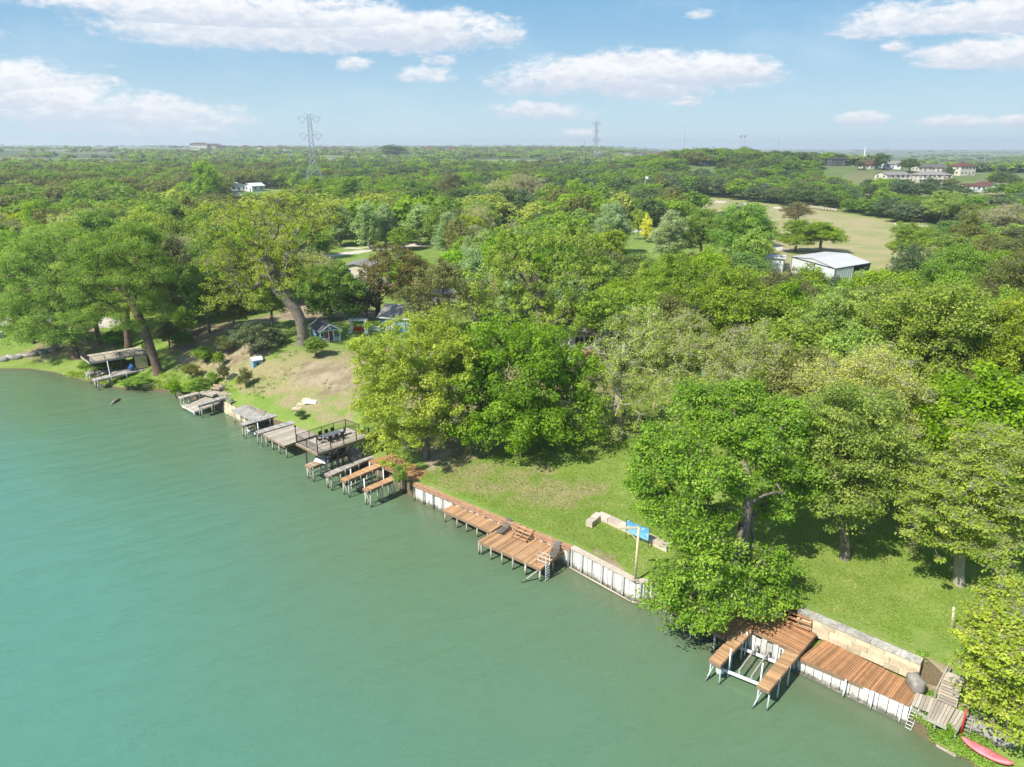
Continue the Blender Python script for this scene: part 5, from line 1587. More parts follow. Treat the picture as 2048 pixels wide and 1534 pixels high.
# ============ dock F: red U slip
zF = 2.2
t = thing('boat_dock', 'rusty red dock with two thin piers just left of the white seawall', 'dock', W(768,928,zF))
f1 = [W(681,957,zF), W(691.5,962,zF), W(770,929,zF), W(759,922.5,zF)]
f2 = [W(725.6,976.5,zF), W(736,981.5,zF), W(812,949.5,zF), W(801,944,zF)]
deck(t, [f1], wood='brown'); deck(t, [f2], wood='brown')
deck(t, [(W(737.5,921,zF+.004), W(784,907,zF+.004), W(862,947,zF+.004), W(829.5,961,zF+.004))], wood='red', bw=.2)
for q in (f1, f2):
    for f in (.06,.36,.66,.94):
        a_, b_ = lerp(q[0],q[3],f), lerp(q[1],q[2],f)
        pile(t, a_.x, a_.y, zF-.05, .085, lean=(RR.uniform(-.15,.15),RR.uniform(-.1,.1))); pile(t, b_.x, b_.y, zF-.05, .085, lean=(RR.uniform(-.15,.15),RR.uniform(-.1,.1)))
        if f < .8: brace(t, (a_.x,a_.y,zF-.5), (b_.x,b_.y,-.2), 'pile', .05)
for (u,v,vt) in ((703,972,938),(741,960,925),(730,985,957),(768,968,936)):
    q = W(u,v,0.3); tp = at_plane(u-2,vt,q.y); m = MB(); m.tube([(q.x,q.y,-1.4),(tp[0],tp[1],tp[2])], .075, 8, .8); m.build('guide_post', M['wp'], t, smooth=True)
for (p_, q_) in ((W(703,973,.7), W(752,953,.7)),(W(715,978,.7), W(765,957,.7))):
    m = MB(); m.beam(p_, q_, .12, .18, .2); m.build('bunk', M['dgrey'], t)
# ============ dock E: two storeys, railings, boat below
zE = 1.95
e_l = [W(610,928.6,zE), W(622,935,zE), W(700,905,zE), W(690,897,zE)]
e_r = [W(648.6,947,zE), W(658,952.5,zE), W(748,915,zE), W(706.7,903,zE)]
e_r = [W(648.6,947,zE), W(658,952.5,zE), W(748,914,zE), W(738,908,zE)]
back = [W(706.7,926,zE), W(748,914,zE), W(703.8,889,zE), W(668,905,zE)]
t = thing('boat_dock', 'two storey boat dock with black railings round a pale sun deck', 'dock', W(706,925,zE))
deck(t, [e_l], wood='tan'); deck(t, [e_r], wood='grey')
deck(t, [(back[0]+Vector((0,0,.004)), back[1]+Vector((0,0,.004)), back[2]+Vector((0,0,.004)), lerp(back[2],back[0],.0)+ (W(686,896,zE)-back[2])+Vector((0,0,.004)))], wood='grey')
zU = 4.45
U1, U2, U3, U4 = W(592,886,zU), W(635,907.5,zU), W(739,872,zU), W(692,854,zU)
deck(t, [(U2, U3, U4, U1)], wood='pale', name='upper_deck', bw=.17)
posts = []
for (A_, B_, n_) in ((U1,U4,4),(U2,U3,4)):
    for i in range(n_):
        p_ = lerp(A_, B_, .12+.76*i/(n_-1)); c_ = (U1+U2+U3+U4)/4; p_ = p_+(c_-p_)*.08
        pile(t, p_.x, p_.y, zU-.25, .10, 'dpile', -1.4, name='post')
        for sg in (-1,1):
            ex_ = (B_-A_).normalized()*sg*.7; m = MB(); m.beam((p_.x,p_.y,zU-.95), (p_.x+ex_.x,p_.y+ex_.y,zU-.28), .09, .09); m.build('brace', M['dpile'], t)
def railing(root, a, b, h=1.05, mt='black', nb=None, post_every=1.9):
    L = (b-a).length; np_ = max(1, round(L/post_every))
    m = MB(); m.beam(a+Vector((0,0,h)), b+Vector((0,0,h)), .05, .05); m.beam(a+Vector((0,0,.1)), b+Vector((0,0,.1)), .035, .035)
    n_ = nb or int(L/.16)
    for i in range(n_):
        p_ = lerp(a,b,(i+.5)/n_); m.beam(p_+Vector((0,0,.1)), p_+Vector((0,0,h)), .024, .024, up=(1,0,0))
    m.build('railing', M[mt], root)
    for i in range(np_+1):
        p_ = lerp(a,b,i/np_); mm = MB(); mm.beam(p_-Vector((0,0,.1)), p_+Vector((0,0,h+.06)), .07, .07, up=(1,0,0)); mm.build('rail_post', M[mt], root)
ins = lambda p_: p_+((U1+U2+U3+U4)/4-p_)*.02
railing(t, ins(U1), ins(U2)); railing(t, ins(U2), ins(U3)); railing(t, ins(U1), ins(U4)); railing(t, ins(U4), lerp(ins(U4),ins(U3),.6))
for p_ in (U1, U2):
    q = ins(p_); m = MB(); m.tube([q, q+Vector((0,0,2.1))], .06, 8); m.build('lamp_post', M['black'], t, smooth=True); m = MB(); m.box((q.x,q.y,q.z+2.14),(.2,.2,.18)); m.build('lamp', M['black'], t)
for (q, n_) in ((e_l,4),(e_r,4)):
    for i in range(n_):
        f = .04+.9*i/(n_-1); a_, b_ = lerp(q[0],q[3],f), lerp(q[1],q[2],f)
        pile(t, a_.x, a_.y, zE-.05, .09, lean=(RR.uniform(-.1,.1),0)); pile(t, b_.x, b_.y, zE-.05, .09, lean=(RR.uniform(-.1,.1),0))
        brace(t, (a_.x,a_.y,zE-.4), (b_.x,b_.y,-.3), 'pile', .05)
# stairs from the sun deck to the bank
s_a = lerp(U3,U4,.12); s_e = W(768,893,zU-1.9)
gz = Z(s_e.x, s_e.y)
A_ = lerp(U4,U3,.80); B_ = lerp(U4,U3,.99); dirs = (U3-U2).normalized()
st = thing('metal_stairs', 'black metal stairs with railing running down from the sun deck to the bank', 'stairs', A_)
n_ = 9
for i in range(n_):
    f=(i+.6)/n_; o_ = dirs*(4.2*f)+Vector((0,0,-(zU-3.2)*f)); m = MB(); m.slab([A_+o_, B_+o_, B_+o_+dirs*.3, A_+o_+dirs*.3], .05, .4); m.build('tread', M['black'], st)
for p_ in (A_, B_):
    q_ = p_+dirs*4.3+Vector((0,0,-(zU-3.2))); m = MB(); m.beam(p_-Vector((0,0,.12)), q_-Vector((0,0,.12)), .06, .24); m.build('stringer', M['black'], st); railing(st, p_, q_, .95, post_every=2.2)
# patio table and chairs
C_ = lerp(lerp(U1,U2,.45), lerp(U4,U3,.45), .50); C_.z = zU; ang = math.atan2((U3-U2).y,(U3-U2).x)
t = thing('patio_table', 'dark grey oblong patio table in the middle of the sun deck', 'table', C_, ang)
R_ = Matrix.Rotation(ang,4,'Z'); TT_ = lambda x,y,z=0: C_+R_@Vector((x,y,z))
m = MB(); m.slab([TT_(-1.25,-.5,.74),TT_(1.25,-.5,.74),TT_(1.25,.5,.74),TT_(-1.25,.5,.74)], .05, .5); m.build('table_top', mat('slate_table_top',(.11,.125,.14),.35,(.08,.09,.10),2,.6,.1,8,.1), t)
for sx_ in (-1.1,1.1):
    for sy_ in (-.38,.38):
        q = TT_(sx_,sy_); m = MB(); m.box((q.x,q.y,q.z+.345),(.06,.06,.69),ang); m.build('leg', M['black'], t)
def chair(label, x, y, rz, group):
    loc = TT_(x,y); rz2 = ang+rz
    t = thing('patio_chair', label, 'chair', loc, rz2, group); R2 = Matrix.Rotation(rz2,4,'Z'); q_ = lambda a,b,c: loc+R2@Vector((a,b,c))
    m = MB(); m.slab([q_(-.24,-.24,.44),q_(.24,-.24,.44),q_(.24,.24,.44),q_(-.24,.24,.44)], .05, .5); m.build('seat', M['black'], t)
    m = MB(); m.beam(q_(0,.25,.46), q_(0,.33,.98), .48, .04, up=(R2@Vector((0,1,0)))); m.build('backrest', M['black'], t)
    for a,b_ in ((-.21,-.21),(.21,-.21),(-.21,.21),(.21,.21)):
        p_ = q_(a,b_,0); mm = MB(); mm.tube([p_, p_+Vector((0,0,.4))], .018, 5); mm.build('leg', M['black'], t)
    for a in (-.25,.25):
        mm = MB(); mm.beam(q_(a,-.2,.64), q_(a,.25,.66), .03, .03); mm.build('armrest', M['black'], t)
for i, x_ in enumerate((-.85,0,.85)):
    chair(['black patio chair on the land side of the table, nearest the water', 'black patio chair in the middle of the land side of the table', 'black patio chair on the land side of the table, nearest the stairs'][i], x_, .78, 0, 'patio chairs round the table')
for i, x_ in enumerate((-.85,0,.85)):
    chair(['black patio chair on the near side of the table, at its left', 'black patio chair in the middle of the near side of the table', 'black patio chair on the near side of the table, at its right'][i], x_, -.78, math.pi, 'patio chairs round the table')
chair('black patio chair at the end of the table towards the stairs', 1.62, 0, -math.pi/2, 'patio chairs round the table')
chair('black patio chair at the end of the table towards the water', -1.62, 0, math.pi/2, 'patio chairs round the table')
# boat on its lift
bs0, bs1 = W(646,928,2.25), W(694,899,2.25)
def motorboat(label, stern, bow):
    t = thing('motorboat', label, 'boat', stern); ex_ = (bow-stern); ex_.z=0; L = ex_.length; ex_.normalize(); sd = Vector((-ex_.y,ex_.x,0)); wd = 2.1
    N=14; K_=7; vs=[];fs=[]
    def sec(s): return wd/2*(1-max(0,(s-.45)/.55)**2.2)
    for i in range(N+1):
        s=i/N; wv=max(.03,sec(s)); kz = .18*max(0,(s-.6)/.4)**2; c=stern+ex_*(s*L)
        for (a_,z_) in ((-1,.85),(-.92,.4),(-.55,.12),(0,0),(.55,.12),(.92,.4),(1,.85)):
            vs.append(c+sd*(a_*wv)+Vector((0,0,z_*(1+.25*s)+kz*(1-z_))))
    for i in range(N):
        for k in range(K_-1): fs.append((i*K_+k,i*K_+k+1,(i+1)*K_+k+1,(i+1)*K_+k))
    fs.append(tuple(range(K_-1,-1,-1)))
    m=MB(); m._add(vs,fs,.5); m.build('hull', M['boatb'], t, smooth=True)
    # gunwale deck ring, cockpit floor, windscreen, seats, platform
    m=MB(); dk=[]
    for i in range(N+1):
        s=i/N; wv=max(.03,sec(s)); c=stern+ex_*(s*L)+Vector((0,0,.85*(1+.25*s)+.01)); dk.append((c-sd*wv, c-sd*max(0,wv-.28), c+sd*max(0,wv-.28), c+sd*wv))
    for i in range(N):
        a_,b_=dk[i],dk[i+1]
        if i/N > .68: m.slab([a_[0],b_[0],b_[3],a_[3]], .03, .6)
        else:
            m.slab([a_[0],b_[0],b_[1],a_[1]], .03, .6); m.slab([a_[2],b_[2],b_[3],a_[3]], .03, .6)
    m.build('gunwale', M['boatb'], t)
    m=MB(); f_=lambda s,a_,z_: stern+ex_*(s*L)+sd*(a_)+Vector((0,0,z_))
    m.slab([f_(.02,-.8,.35),f_(.7,-.7,.35),f_(.7,.7,.35),f_(.02,.8,.35)], .05,.5); m.build('cockpit_floor', M['dgrey'], t)
    m=MB(); m.slab([f_(-.10,-.95,.42),f_(.10,-.95,.9),f_(.10,.95,.9),f_(-.10,.95,.42)], .08,.6); m.build('stern_pad', M['boatw'], t)
    for a_ in (-.45,.45):
        m=MB(); c=f_(.45,a_,.62); m.box((c.x,c.y,c.z),(.5,.5,.45),math.atan2(ex_.y,ex_.x)); m.build('seat', M['boatw'], t)
    m=MB(); c1,c2,c3=f_(.60,-.85,1.0),f_(.72,0,1.05),f_(.60,.85,1.0)
    for p_,q_ in ((c1,c2),(c2,c3)): m.slab([p_,q_,q_-ex_*.25+Vector((0,0,.38)),p_-ex_*.25+Vector((0,0,.38))], .02)
    m.build('windscreen', M['glass'], t)
    return t
motorboat('black and white motorboat raised on a lift under the sun deck', bs0, bs1)

# ============ dock D: wide plank deck
zD = 1.85
d1, d2, d3 = W(524.2,867,zD), W(568.7,891.5,zD), W(598.4,842.7,zD)
d4 = d2+(d3-d1)*1.02
t = thing('plank_deck', 'wide square pale plank deck left of the two storey dock', 'deck', d1)
deck(t, [(d1, d3, lerp(d3,d4,1), d2)], wood='pale', bw=.2)
for i in range(4):
    for j, dep in enumerate((.05,.5)):
        p_ = lerp(lerp(d1,d3,dep), lerp(d2,d4,dep), .03+.94*i/3); pile(t, p_.x, p_.y, zD-.05, .1, lean=(RR.uniform(-.15,.3),0))
# bench like edge beam
# ============ dock C: old concrete platform and grey slip
zC = 1.95
c1, c2, c3, c4 = W(462.7,819,zC), W(506,840,zC), W(548,829,zC), W(497,808,zC)
t = thing('old_platform', 'crumbling pale concrete platform stained with dirt and leaf litter', 'platform', c1)
m = MB(); m.slab([c1,c2,c3,c4], .28, .5); m.build('slab', M['conc'], t)
for (u,v) in ((466,821),(478,827),(488,832),(497,836)):
    p_ = W(u,v,zC); pile(t, p_.x, p_.y+.15, zC-.2, .08)
rrb = random.Random(3)
m = MB()
for i in range(26):
    u_ = 500+rrb.uniform(-8,34); v_ = 808+ (u_-492)*.42 + rrb.uniform(-1,7); q = W(u_,v_,zC); m.blob((q.x,q.y,zC+.03),(rrb.uniform(.3,.9),rrb.uniform(.3,.8),rrb.uniform(.05,.16)), i, 8, 5, .3, rrb.random())
tag(m.build('leaf_litter', M['drift'], None), 'heap of dry leaf litter along the back of the crumbling concrete platform', 'litter', kind='stuff')
t = thing('boat_dock', 'silver grey boat slip with two thin piers beside the concrete platform', 'dock', W(564,823,zC))
g1_ = [W(480,847,zC+.05), W(486.5,851,zC+.05), W(563,829.5,zC+.05), W(562,823,zC+.05)]
g2_ = [W(510.5,862,zC+.05), W(518.5,867,zC+.05), W(607,841.5,zC+.05), W(596,837,zC+.05)]
deck(t, [g1_], wood='grey', fascia='dgrey'); deck(t, [g2_], wood='grey', fascia='dgrey')
deck(t, [(W(563,829.5,zC+.056), W(583,841,zC+.056), W(595,837,zC+.056), W(568,822,zC+.056))], wood='pale', fascia='dgrey')
for q in (g1_, g2_):
    for f in (.04,.35,.68,.95):
        a_, b_ = lerp(q[0],q[3],f), lerp(q[1],q[2],f)
        pile(t, a_.x, a_.y, zC-.05, .08, lean=(RR.uniform(-.1,.1),0)); pile(t, b_.x, b_.y, zC-.05, .08, lean=(RR.uniform(-.1,.1),0))
for (u,vt,vb) in ((494,845,857),(516,846,861),(533,829,846),(552,836,848)):
    q = W(u,vb,.7); tp = at_plane(u-1,vt,q.y); m = MB(); m.tube([(q.x,q.y,-1.4),(tp[0],tp[1],tp[2])], .07, 8, .8); m.build('guide_post', M['wp'], t, smooth=True)
for (a_,b_) in ((W(496,858,.8),W(550,840,.8)),(W(502,864,.8),W(560,845,.8))):
    m = MB(); m.beam(a_,b_,.12,.18,.3); m.build('bunk', M['dgrey'], t)
m = MB(); m.beam(W(495,860,.5), W(512,868,.5), .16,.2,.8); m.build('cross_beam', M['wp'], t)
q = W(576,826,zC); m = MB(); m.slab([W(572,822,zC+.3),W(585,820,zC+.3),W(598,827,zC+.3),W(588,831,zC+.3)], .3, .6)
tag(m.build('wooden_landing', M['pale'], None), 'small pale landing behind the grey boat slip', 'landing')
# ============ dock B: pale dock with lift and table
zB = 2.05
B1, B2 = W(441,772,zB), W(477.5,786.5,zB)
B3, B4 = W(430,800,zB), W(400,783,zB)
t = thing('boat_dock', 'bleached grey dock with a sloping lift platform and a bench on its deck', 'dock', B1)
deck(t, [(W(399,783.5,zB), W(441,772,zB), W(456,778,zB), W(425,790,zB))], wood='pale', fascia='grey')
deck(t, [(W(449,789.5,zB), W(477.5,786.5,zB), W(456,778.1,zB), W(432,786,zB))], wood='pale', fascia='grey')
fo = [W(356.7,793,zB), W(363,796,zB), W(400,786,zB), W(394,783.4,zB)]; deck(t, [fo], wood='pale', fascia='grey')
fi = [W(392.5,808,zB), W(397,811,zB), W(455,794.5,zB), W(449,789.7,zB)]; deck(t, [fi], wood='grey', fascia='grey')
for q in (fo, fi):
    for f in (.08,.5,.92):
        for e in (0,1):
            a_ = lerp(q[e], q[3-e], f); pile(t, a_.x, a_.y, zB-.05, .08, lean=(RR.uniform(-.1,.1),0))
lp = [W(364.6,811,.75), W(388,823.5,.75), W(450,800,1.35), W(413,789,1.35)]
m = MB(); planks(m, lp[1], lp[2], lp[3], lp[0], .3); m.build('lift_platform', M['pale'], t)
m = MB(); rim(m, lp, .18); m.build('lift_frame', M['wp'], t)
for q in lp[:2]: pile(t, q.x, q.y, .9, .07, 'pipe')
q0_ = W(432,782,zB)
b_ = thing('bench', 'small wooden bench on the bleached grey dock', 'bench', q0_)
m = MB(); m.box((q0_.x,q0_.y,zB+.45),(1.8,.5,.07),-.4,.6); m.build('seat', M['tan'], b_)
m = MB(); m.box((q0_.x+.25,q0_.y+.3,zB+.75),(1.8,.06,.4),-.4,.6); m.build('backrest', M['tan'], b_)
for s in (-.75,.75):
    m = MB(); m.box((q0_.x+s*math.cos(-.4),q0_.y+s*math.sin(-.4),zB+.21),(.08,.4,.42),-.4,.4); m.build('leg', M['tan'], b_)
q0_ = W(445,781,zB); m = MB(); m.box((q0_.x,q0_.y,zB+.28),(.9,.7,.5),.3,.4); m.box((q0_.x,q0_.y,zB+.56),(1.0,.8,.06),.3,.3)
tag(m.build('storage_box', M['dgrey'], None), 'dark storage box on the bleached grey dock', 'box')
t = thing('wooden_steps', 'short wooden steps from the bleached grey dock down to the concrete platform', 'steps', W(452,800,zB))
steps(t, W(459,806,zB-.1), W(468,803,zB-.1), W(463,795,zB+.5), W(453,796,zB+.5), 4, .25, 'grey')
t = thing('retaining_wall', 'rough stone and concrete retaining wall under the old platform', 'stone wall', W(452,822,0))
m = MB(); rr = random.Random(9)
wl = [P(448,818), P(454,825), P(482,838.5), P(506,850)]
for k in range(3):
    a_, b_ = wl[k], wl[k+1]; L_ = (b_-a_).length; n_ = max(2, int(L_/.6))
    for i in range(n_):
        for lev in range(3):
            c_ = lerp(a_,b_,(i+.5)/n_); m.box((c_.x,c_.y+.15*lev,.15+lev*.55),(L_/n_*1.0,.6,.54),math.atan2((b_-a_).y,(b_-a_).x)+rr.uniform(-.05,.05), rr.random())
m.build('stone_courses', M['stone'], t)
# stone steps on the bank
def stone_steps(label, pts, group):
    for i, (u,v) in enumerate(pts):
        q = ground(u,v); m = MB(); m.box((q.x,q.y,q.z+.02),(1.25+.3*math.sin(i*2.1),.55,.16),.25+.1*math.sin(i),RR.random())
        tag(m.build('stone_step', M['stone'], None), label, 'step', group)
stone_steps('flat stone step on the bank above the bleached grey dock', [(447+i*3.6, 769-i*3.0) for i in range(8)], 'stone steps above the grey dock')
stone_steps('flat stone step on the bank behind the grey boat slip', [(592+i*3.4, 820-i*3.0) for i in range(8)], 'stone steps behind the boat slip')
q = ground(622,806); m = MB(); m.box((q.x,q.y,q.z+.12),(1.9,1.1,.25),-.1,.7); m.box((q.x,q.y,q.z+.27),(1.6,.8,.06),-.1,.1)
tag(m.build('wooden_pallet', M['wp'], None), 'white framed flat box lying on the grass bank', 'box')

# ============ dock A: old two storey boathouse
zA, zA2 = 1.7, 4.0
A1, A2_, A3 = W(178.8,725,zA2), W(299,705,zA2), W(161,712,zA2)
A4 = A2_+(A3-A1)
t = thing('boathouse', 'old two storey boathouse dock with a railed roof deck and a yellow slatted shed', 'boathouse', A1)
deck(t, [(A1, A3, A4, A2_)], wood='pale', name='roof_deck', fascia='grey', bw=.22)
railing(t, A1, A2_, 1.0, 'black', post_every=2.5); railing(t, A1, A3, 1.0, 'black', post_every=2.5); railing(t, A2_, lerp(A2_,A4,.7), 1.0, 'black')
for f in (.03,.28,.5,.72,.97):
    for (a_,b_) in ((A1,A2_),(A3,A4)):
        p_ = lerp(a_,b_,f)+((A1+A4)/2-lerp(a_,b_,f))*.03; pile(t, p_.x, p_.y, zA2-.2, .08, 'dpile', -1.0, name='post')
l1 = [W(184,757,zA), W(190,761,zA), W(292,738,zA), W(286,733,zA)]; l2 = [W(170,744,zA), W(176,748,zA), W(236,735,zA), W(230,731,zA)]
deck(t, [l1], wood='grey', fascia='grey'); deck(t, [l2], wood='grey', fascia='grey')
deck(t, [(W(222,746,zA+.004), W(232,733,zA+.004), W(290,722,zA+.004), W(291,737.5,zA+.004))], wood='grey', fascia='grey')
for q in (l1, l2):
    for f in (.04,.3,.6,.9):
        for e in (0,1):
            a_ = lerp(q[e], q[3-e], f); pile(t, a_.x, a_.y, zA-.05, .11, lean=(RR.uniform(-.1,.1),0))
sh0, sh1 = W(273,739,zA+.05), W(297,735.5,zA+.05); exs = (sh1-sh0).normalized(); back_ = Vector((-exs.y,exs.x,0))
m = MB()
for i in range(8):
    z_ = zA+.15+i*.27
    m.slab([sh0+Vector((0,0,z_-zA+.2)), sh1+Vector((0,0,z_-zA+.2)), sh1+back_*.05+Vector((0,0,z_-zA+.2)), sh0+back_*.05+Vector((0,0,z_-zA+.2))], .22, RR.random())
m.build('slatted_wall', mat('yellow_siding',(.40,.35,.18),.7,(.33,.28,.14),1,.6,.15,6,.1), t)
m = MB(); c_ = lerp(sh0,sh1,.5)+back_*1.3; m.box((c_.x,c_.y,zA+1.1),((sh1-sh0).length*.96,2.4,2.1),math.atan2(exs.y,exs.x),.3); m.build('shed_wall', M['dgrey'], t)
q = W(264,740,zA+.1); m = MB(); m.blob((q.x,q.y,zA+.55),(1.1,.9,1.1),7,10,7,.2); tag(m.build('tarp', M['tarp'], None, smooth=True), 'blue tarp bundle standing beside the yellow slatted shed', 'tarp')
m = MB(); m.beam(W(214,722,3.8), W(221,756,zA-.3), .1, .14, .8)
tag(m.build('gangway', M['wp'], None), 'white pole leaning against the old boathouse', 'pole')
# slipway ramp of pale boards
m = MB(); planks(m, W(190,753,zA-.6), W(203,749,zA-.6), W(214,744,zA-.1), W(196,741,zA-.1), .3)
tag(m.build('canoe_rack', M['pale'], None), 'pale board ramp between the two old piers', 'ramp')
q = W(215,742,zA); t = thing('picnic_table', 'wooden picnic table under the old boathouse deck', 'table', q)
m = MB(); m.box((q.x,q.y,zA+.75),(1.8,.8,.06),.5,.6); m.build('table_top', M['tan'], t)
for s in (-.6,.6):
    m = MB(); m.box((q.x+s*math.cos(.5),q.y+s*math.sin(.5),zA+.36),(.08,.7,.72),.5,.4); m.build('leg', M['tan'], t)
# log in the water
a_, b_ = P(222,809,.05), P(240,797,.12); m = MB(); m.tube([a_,lerp(a_,b_,.4)+Vector((0,0,.12)),lerp(a_,b_,.8)+Vector((0,.1,.05)),b_], [.12,.24,.2,.06], 8, .3); m.tube([lerp(a_,b_,.5)+Vector((0,0,.1)), lerp(a_,b_,.6)+Vector((-.3,.5,.35))], [.1,.04], 6, .3)
tag(m.build('log', M['drift'], None, smooth=True), 'grey log breaking the surface of the water', 'log')
# driftwood roots
m = MB(); rr = random.Random(4)
q = ground(322,772)
for i in range(26):
    a_ = Vector((q.x+rr.uniform(-2.4,2.0), q.y+rr.uniform(-1.2,1.0), q.z+rr.uniform(0,.5))); d_ = Vector((rr.uniform(-1,1),rr.uniform(-.6,.6),rr.uniform(-.2,.5)))*rr.uniform(.5,1.4)
    m.tube([a_, a_+d_*.5+Vector((0,0,.12)), a_+d_], [.07,.05,.02], 5, rr.random())
tag(m.build('driftwood', M['drift'], None), 'tangle of exposed roots and driftwood at the foot of the leaning cypress', 'driftwood')
# ------------------------------------------------------------ buildings and far things
def local_fn(loc, rz):
    R = Matrix.Rotation(rz, 4, 'Z'); L0 = Vector(loc)
    return lambda x, y, z: L0 + R @ Vector((x, y, z))
def window(t, q, x, z, w, h, y, face='f', frame='wp', pane='glass', rz=0, d=0, bars=True):
    """window centred at x along the face, z up; y is the outer face plane"""
    def pt(a, b, o):
        return q(a, y-o, b) if face == 'f' else (q(y+o, a, b) if face == 'r' else q(y-o, a, b))
    m = MB(); th = .06
    for (a0,a1,b0,b1) in ((x-w/2-th,x-w/2,z-h/2-th,z+h/2+th),(x+w/2,x+w/2+th,z-h/2-th,z+h/2+th),(x-w/2,x+w/2,z+h/2,z+h/2+th),(x-w/2,x+w/2,z-h/2-th,z-h/2)):
        vs = [pt(a,b,o) for o in (-.02,.05) for a,b in ((a0,b0),(a1,b0),(a1,b1),(a0,b1))]
        m._add(vs, [(3,2,1,0),(4,5,6,7),(0,1,5,4),(1,2,6,5),(2,3,7,6),(3,0,4,7)], .5)
    if bars and w > .5:
        vs = [pt(a,b,o) for o in (-.01,.035) for a,b in ((x-.02,z-h/2),(x+.02,z-h/2),(x+.02,z+h/2),(x-.02,z+h/2))]
        m._add(vs, [(3,2,1,0),(4,5,6,7),(0,1,5,4),(1,2,6,5),(2,3,7,6),(3,0,4,7)], .5)
    f = m.build('window', M[frame], t)
    m = MB(); vs = [pt(a,b,o) for o in (-.02,.015) for a,b in ((x-w/2,z-h/2),(x+w/2,z-h/2),(x+w/2,z+h/2),(x-w/2,z+h/2))]
    m._add(vs, [(3,2,1,0),(4,5,6,7),(0,1,5,4),(1,2,6,5),(2,3,7,6),(3,0,4,7)], .5)
    m.build('pane', M[pane], f)
    return f
def doorp(t, q, x, w, h, y, mt='redp', z0=0):
    m = MB(); vs = [q(a,y-o,b) for o in (-.02,.06) for a,b in ((x-w/2,z0),(x+w/2,z0),(x+w/2,z0+h),(x-w/2,z0+h))]
    m._add(vs, [(3,2,1,0),(4,5,6,7),(0,1,5,4),(1,2,6,5),(2,3,7,6),(3,0,4,7)], .5); return m.build('door', M[mt], t)
def house(name, label, loc, rz, w, d, h, rh, wall='creamw', roof='shing', ridge='x', hip=False, over=.5, storeys=1, wins=True, cat='house', sink=1.0, group=None, ww=1.1, wh=1.2, balc=False, door=True, trim=None, base_name='wall'):
    t = thing(name, label, cat, loc, rz, group); q = local_fn(loc, rz)
    m = MB(); m._add([q(x,y,z) for z in (-sink,h) for x,y in ((-w/2,-d/2),(w/2,-d/2),(w/2,d/2),(-w/2,d/2))], [(3,2,1,0),(4,5,6,7),(0,1,5,4),(1,2,6,5),(2,3,7,6),(3,0,4,7)], .5)
    if not hip:
        if ridge == 'x':
            for sx_ in (-1,1):
                x = sx_*w/2; x1 = sx_*(w/2-.12)
                vs = [q(x,-d/2,h),q(x,d/2,h),q(x,0,h+rh),q(x1,-d/2,h),q(x1,d/2,h),q(x1,0,h+rh)]; m._add(vs, [(0,1,2),(5,4,3),(0,2,5,3),(1,4,5,2)], .5)
        else:
            for sy_ in (-1,1):
                y = sy_*d/2; y1 = sy_*(d/2-.12)
                vs = [q(-w/2,y,h),q(w/2,y,h),q(0,y,h+rh),q(-w/2,y1,h),q(w/2,y1,h),q(0,y1,h+rh)]; m._add(vs, [(0,1,2),(5,4,3),(0,2,5,3),(1,4,5,2)], .5)
    m.build(base_name, M[wall], t)
    m = MB(); o = over; e = .14
    if hip:
        W2, D2 = w/2+o, d/2+o; rl = max(0, W2-D2) if W2 > D2 else 0; rd = max(0, D2-W2) if D2 > W2 else 0
        zl = h-.05; c = [q(-W2,-D2,zl),q(W2,-D2,zl),q(W2,D2,zl),q(-W2,D2,zl)]; r0, r1 = (q(-rl,0,h+rh),q(rl,0,h+rh)) if rl or not rd else (q(0,-rd,h+rh),q(0,rd,h+rh))
        cb = [p-Vector((0,0,e)) for p in c]
        if rl or not rd: fs = [(0,1,5,4),(1,2,5),(2,3,4,5),(3,0,4)]
        else: fs = [(0,1,4),(1,2,5,4),(2,3,5),(3,0,4,5)]
        m._add(c+[r0,r1]+cb, fs+[(9,8,7,6),(0,6,7,1),(1,7,8,2),(2,8,9,3),(3,9,6,0)], .5)
    else:
        if ridge == 'x':
            k = rh/(d/2); A = (-w/2-o, w/2+o)
            for sy_ in (-1,1):
                vs = [q(A[0],sy_*(d/2+o),h-o*k),q(A[1],sy_*(d/2+o),h-o*k),q(A[1],0,h+rh+.01),q(A[0],0,h+rh+.01)]
                vs = vs+[p+Vector((0,0,e)) for p in vs]; m._add(vs, [(3,2,1,0),(4,5,6,7),(0,1,5,4),(1,2,6,5),(2,3,7,6),(3,0,4,7)] if sy_<0 else [(0,1,2,3),(7,6,5,4),(4,5,1,0),(5,6,2,1),(6,7,3,2),(7,4,0,3)], .5+.1*sy_)
        else:
            k = rh/(w/2); A = (-d/2-o, d/2+o)
            for sx_ in (-1,1):
                vs = [q(sx_*(w/2+o),A[0],h-o*k),q(0,A[0],h+rh+.01),q(0,A[1],h+rh+.01),q(sx_*(w/2+o),A[1],h-o*k)]
                vs = vs+[p+Vector((0,0,e)) for p in vs]; m._add(vs, [(3,2,1,0),(4,5,6,7),(0,1,5,4),(1,2,6,5),(2,3,7,6),(3,0,4,7)] if sx_>0 else [(0,1,2,3),(7,6,5,4),(4,5,1,0),(5,6,2,1),(6,7,3,2),(7,4,0,3)], .5+.1*sx_)
    m.build('roof', M[roof], t)
    if wins:
        sh_ = h/storeys
        for s in range(storeys):
            n = max(1, int(w/3.2))
            for i in range(n):
                x = -w/2 + w*(i+.5)/n
                if s == 0 and door and i == n//2: doorp(t, q, x, 1.0, min(2.1, sh_*.8), -d/2, 'dkw'); continue
                window(t, q, x, s*sh_+sh_*.55, ww, wh, -d/2)
            n = max(1, int(d/4.5))
            for i in range(n):
                y = -d/2+d*(i+.5)/n
                for f_, sg in (('r',1),('l',-1)):
                    window(t, q, y, s*sh_+sh_*.55, ww, wh, sg*w/2, face=f_)
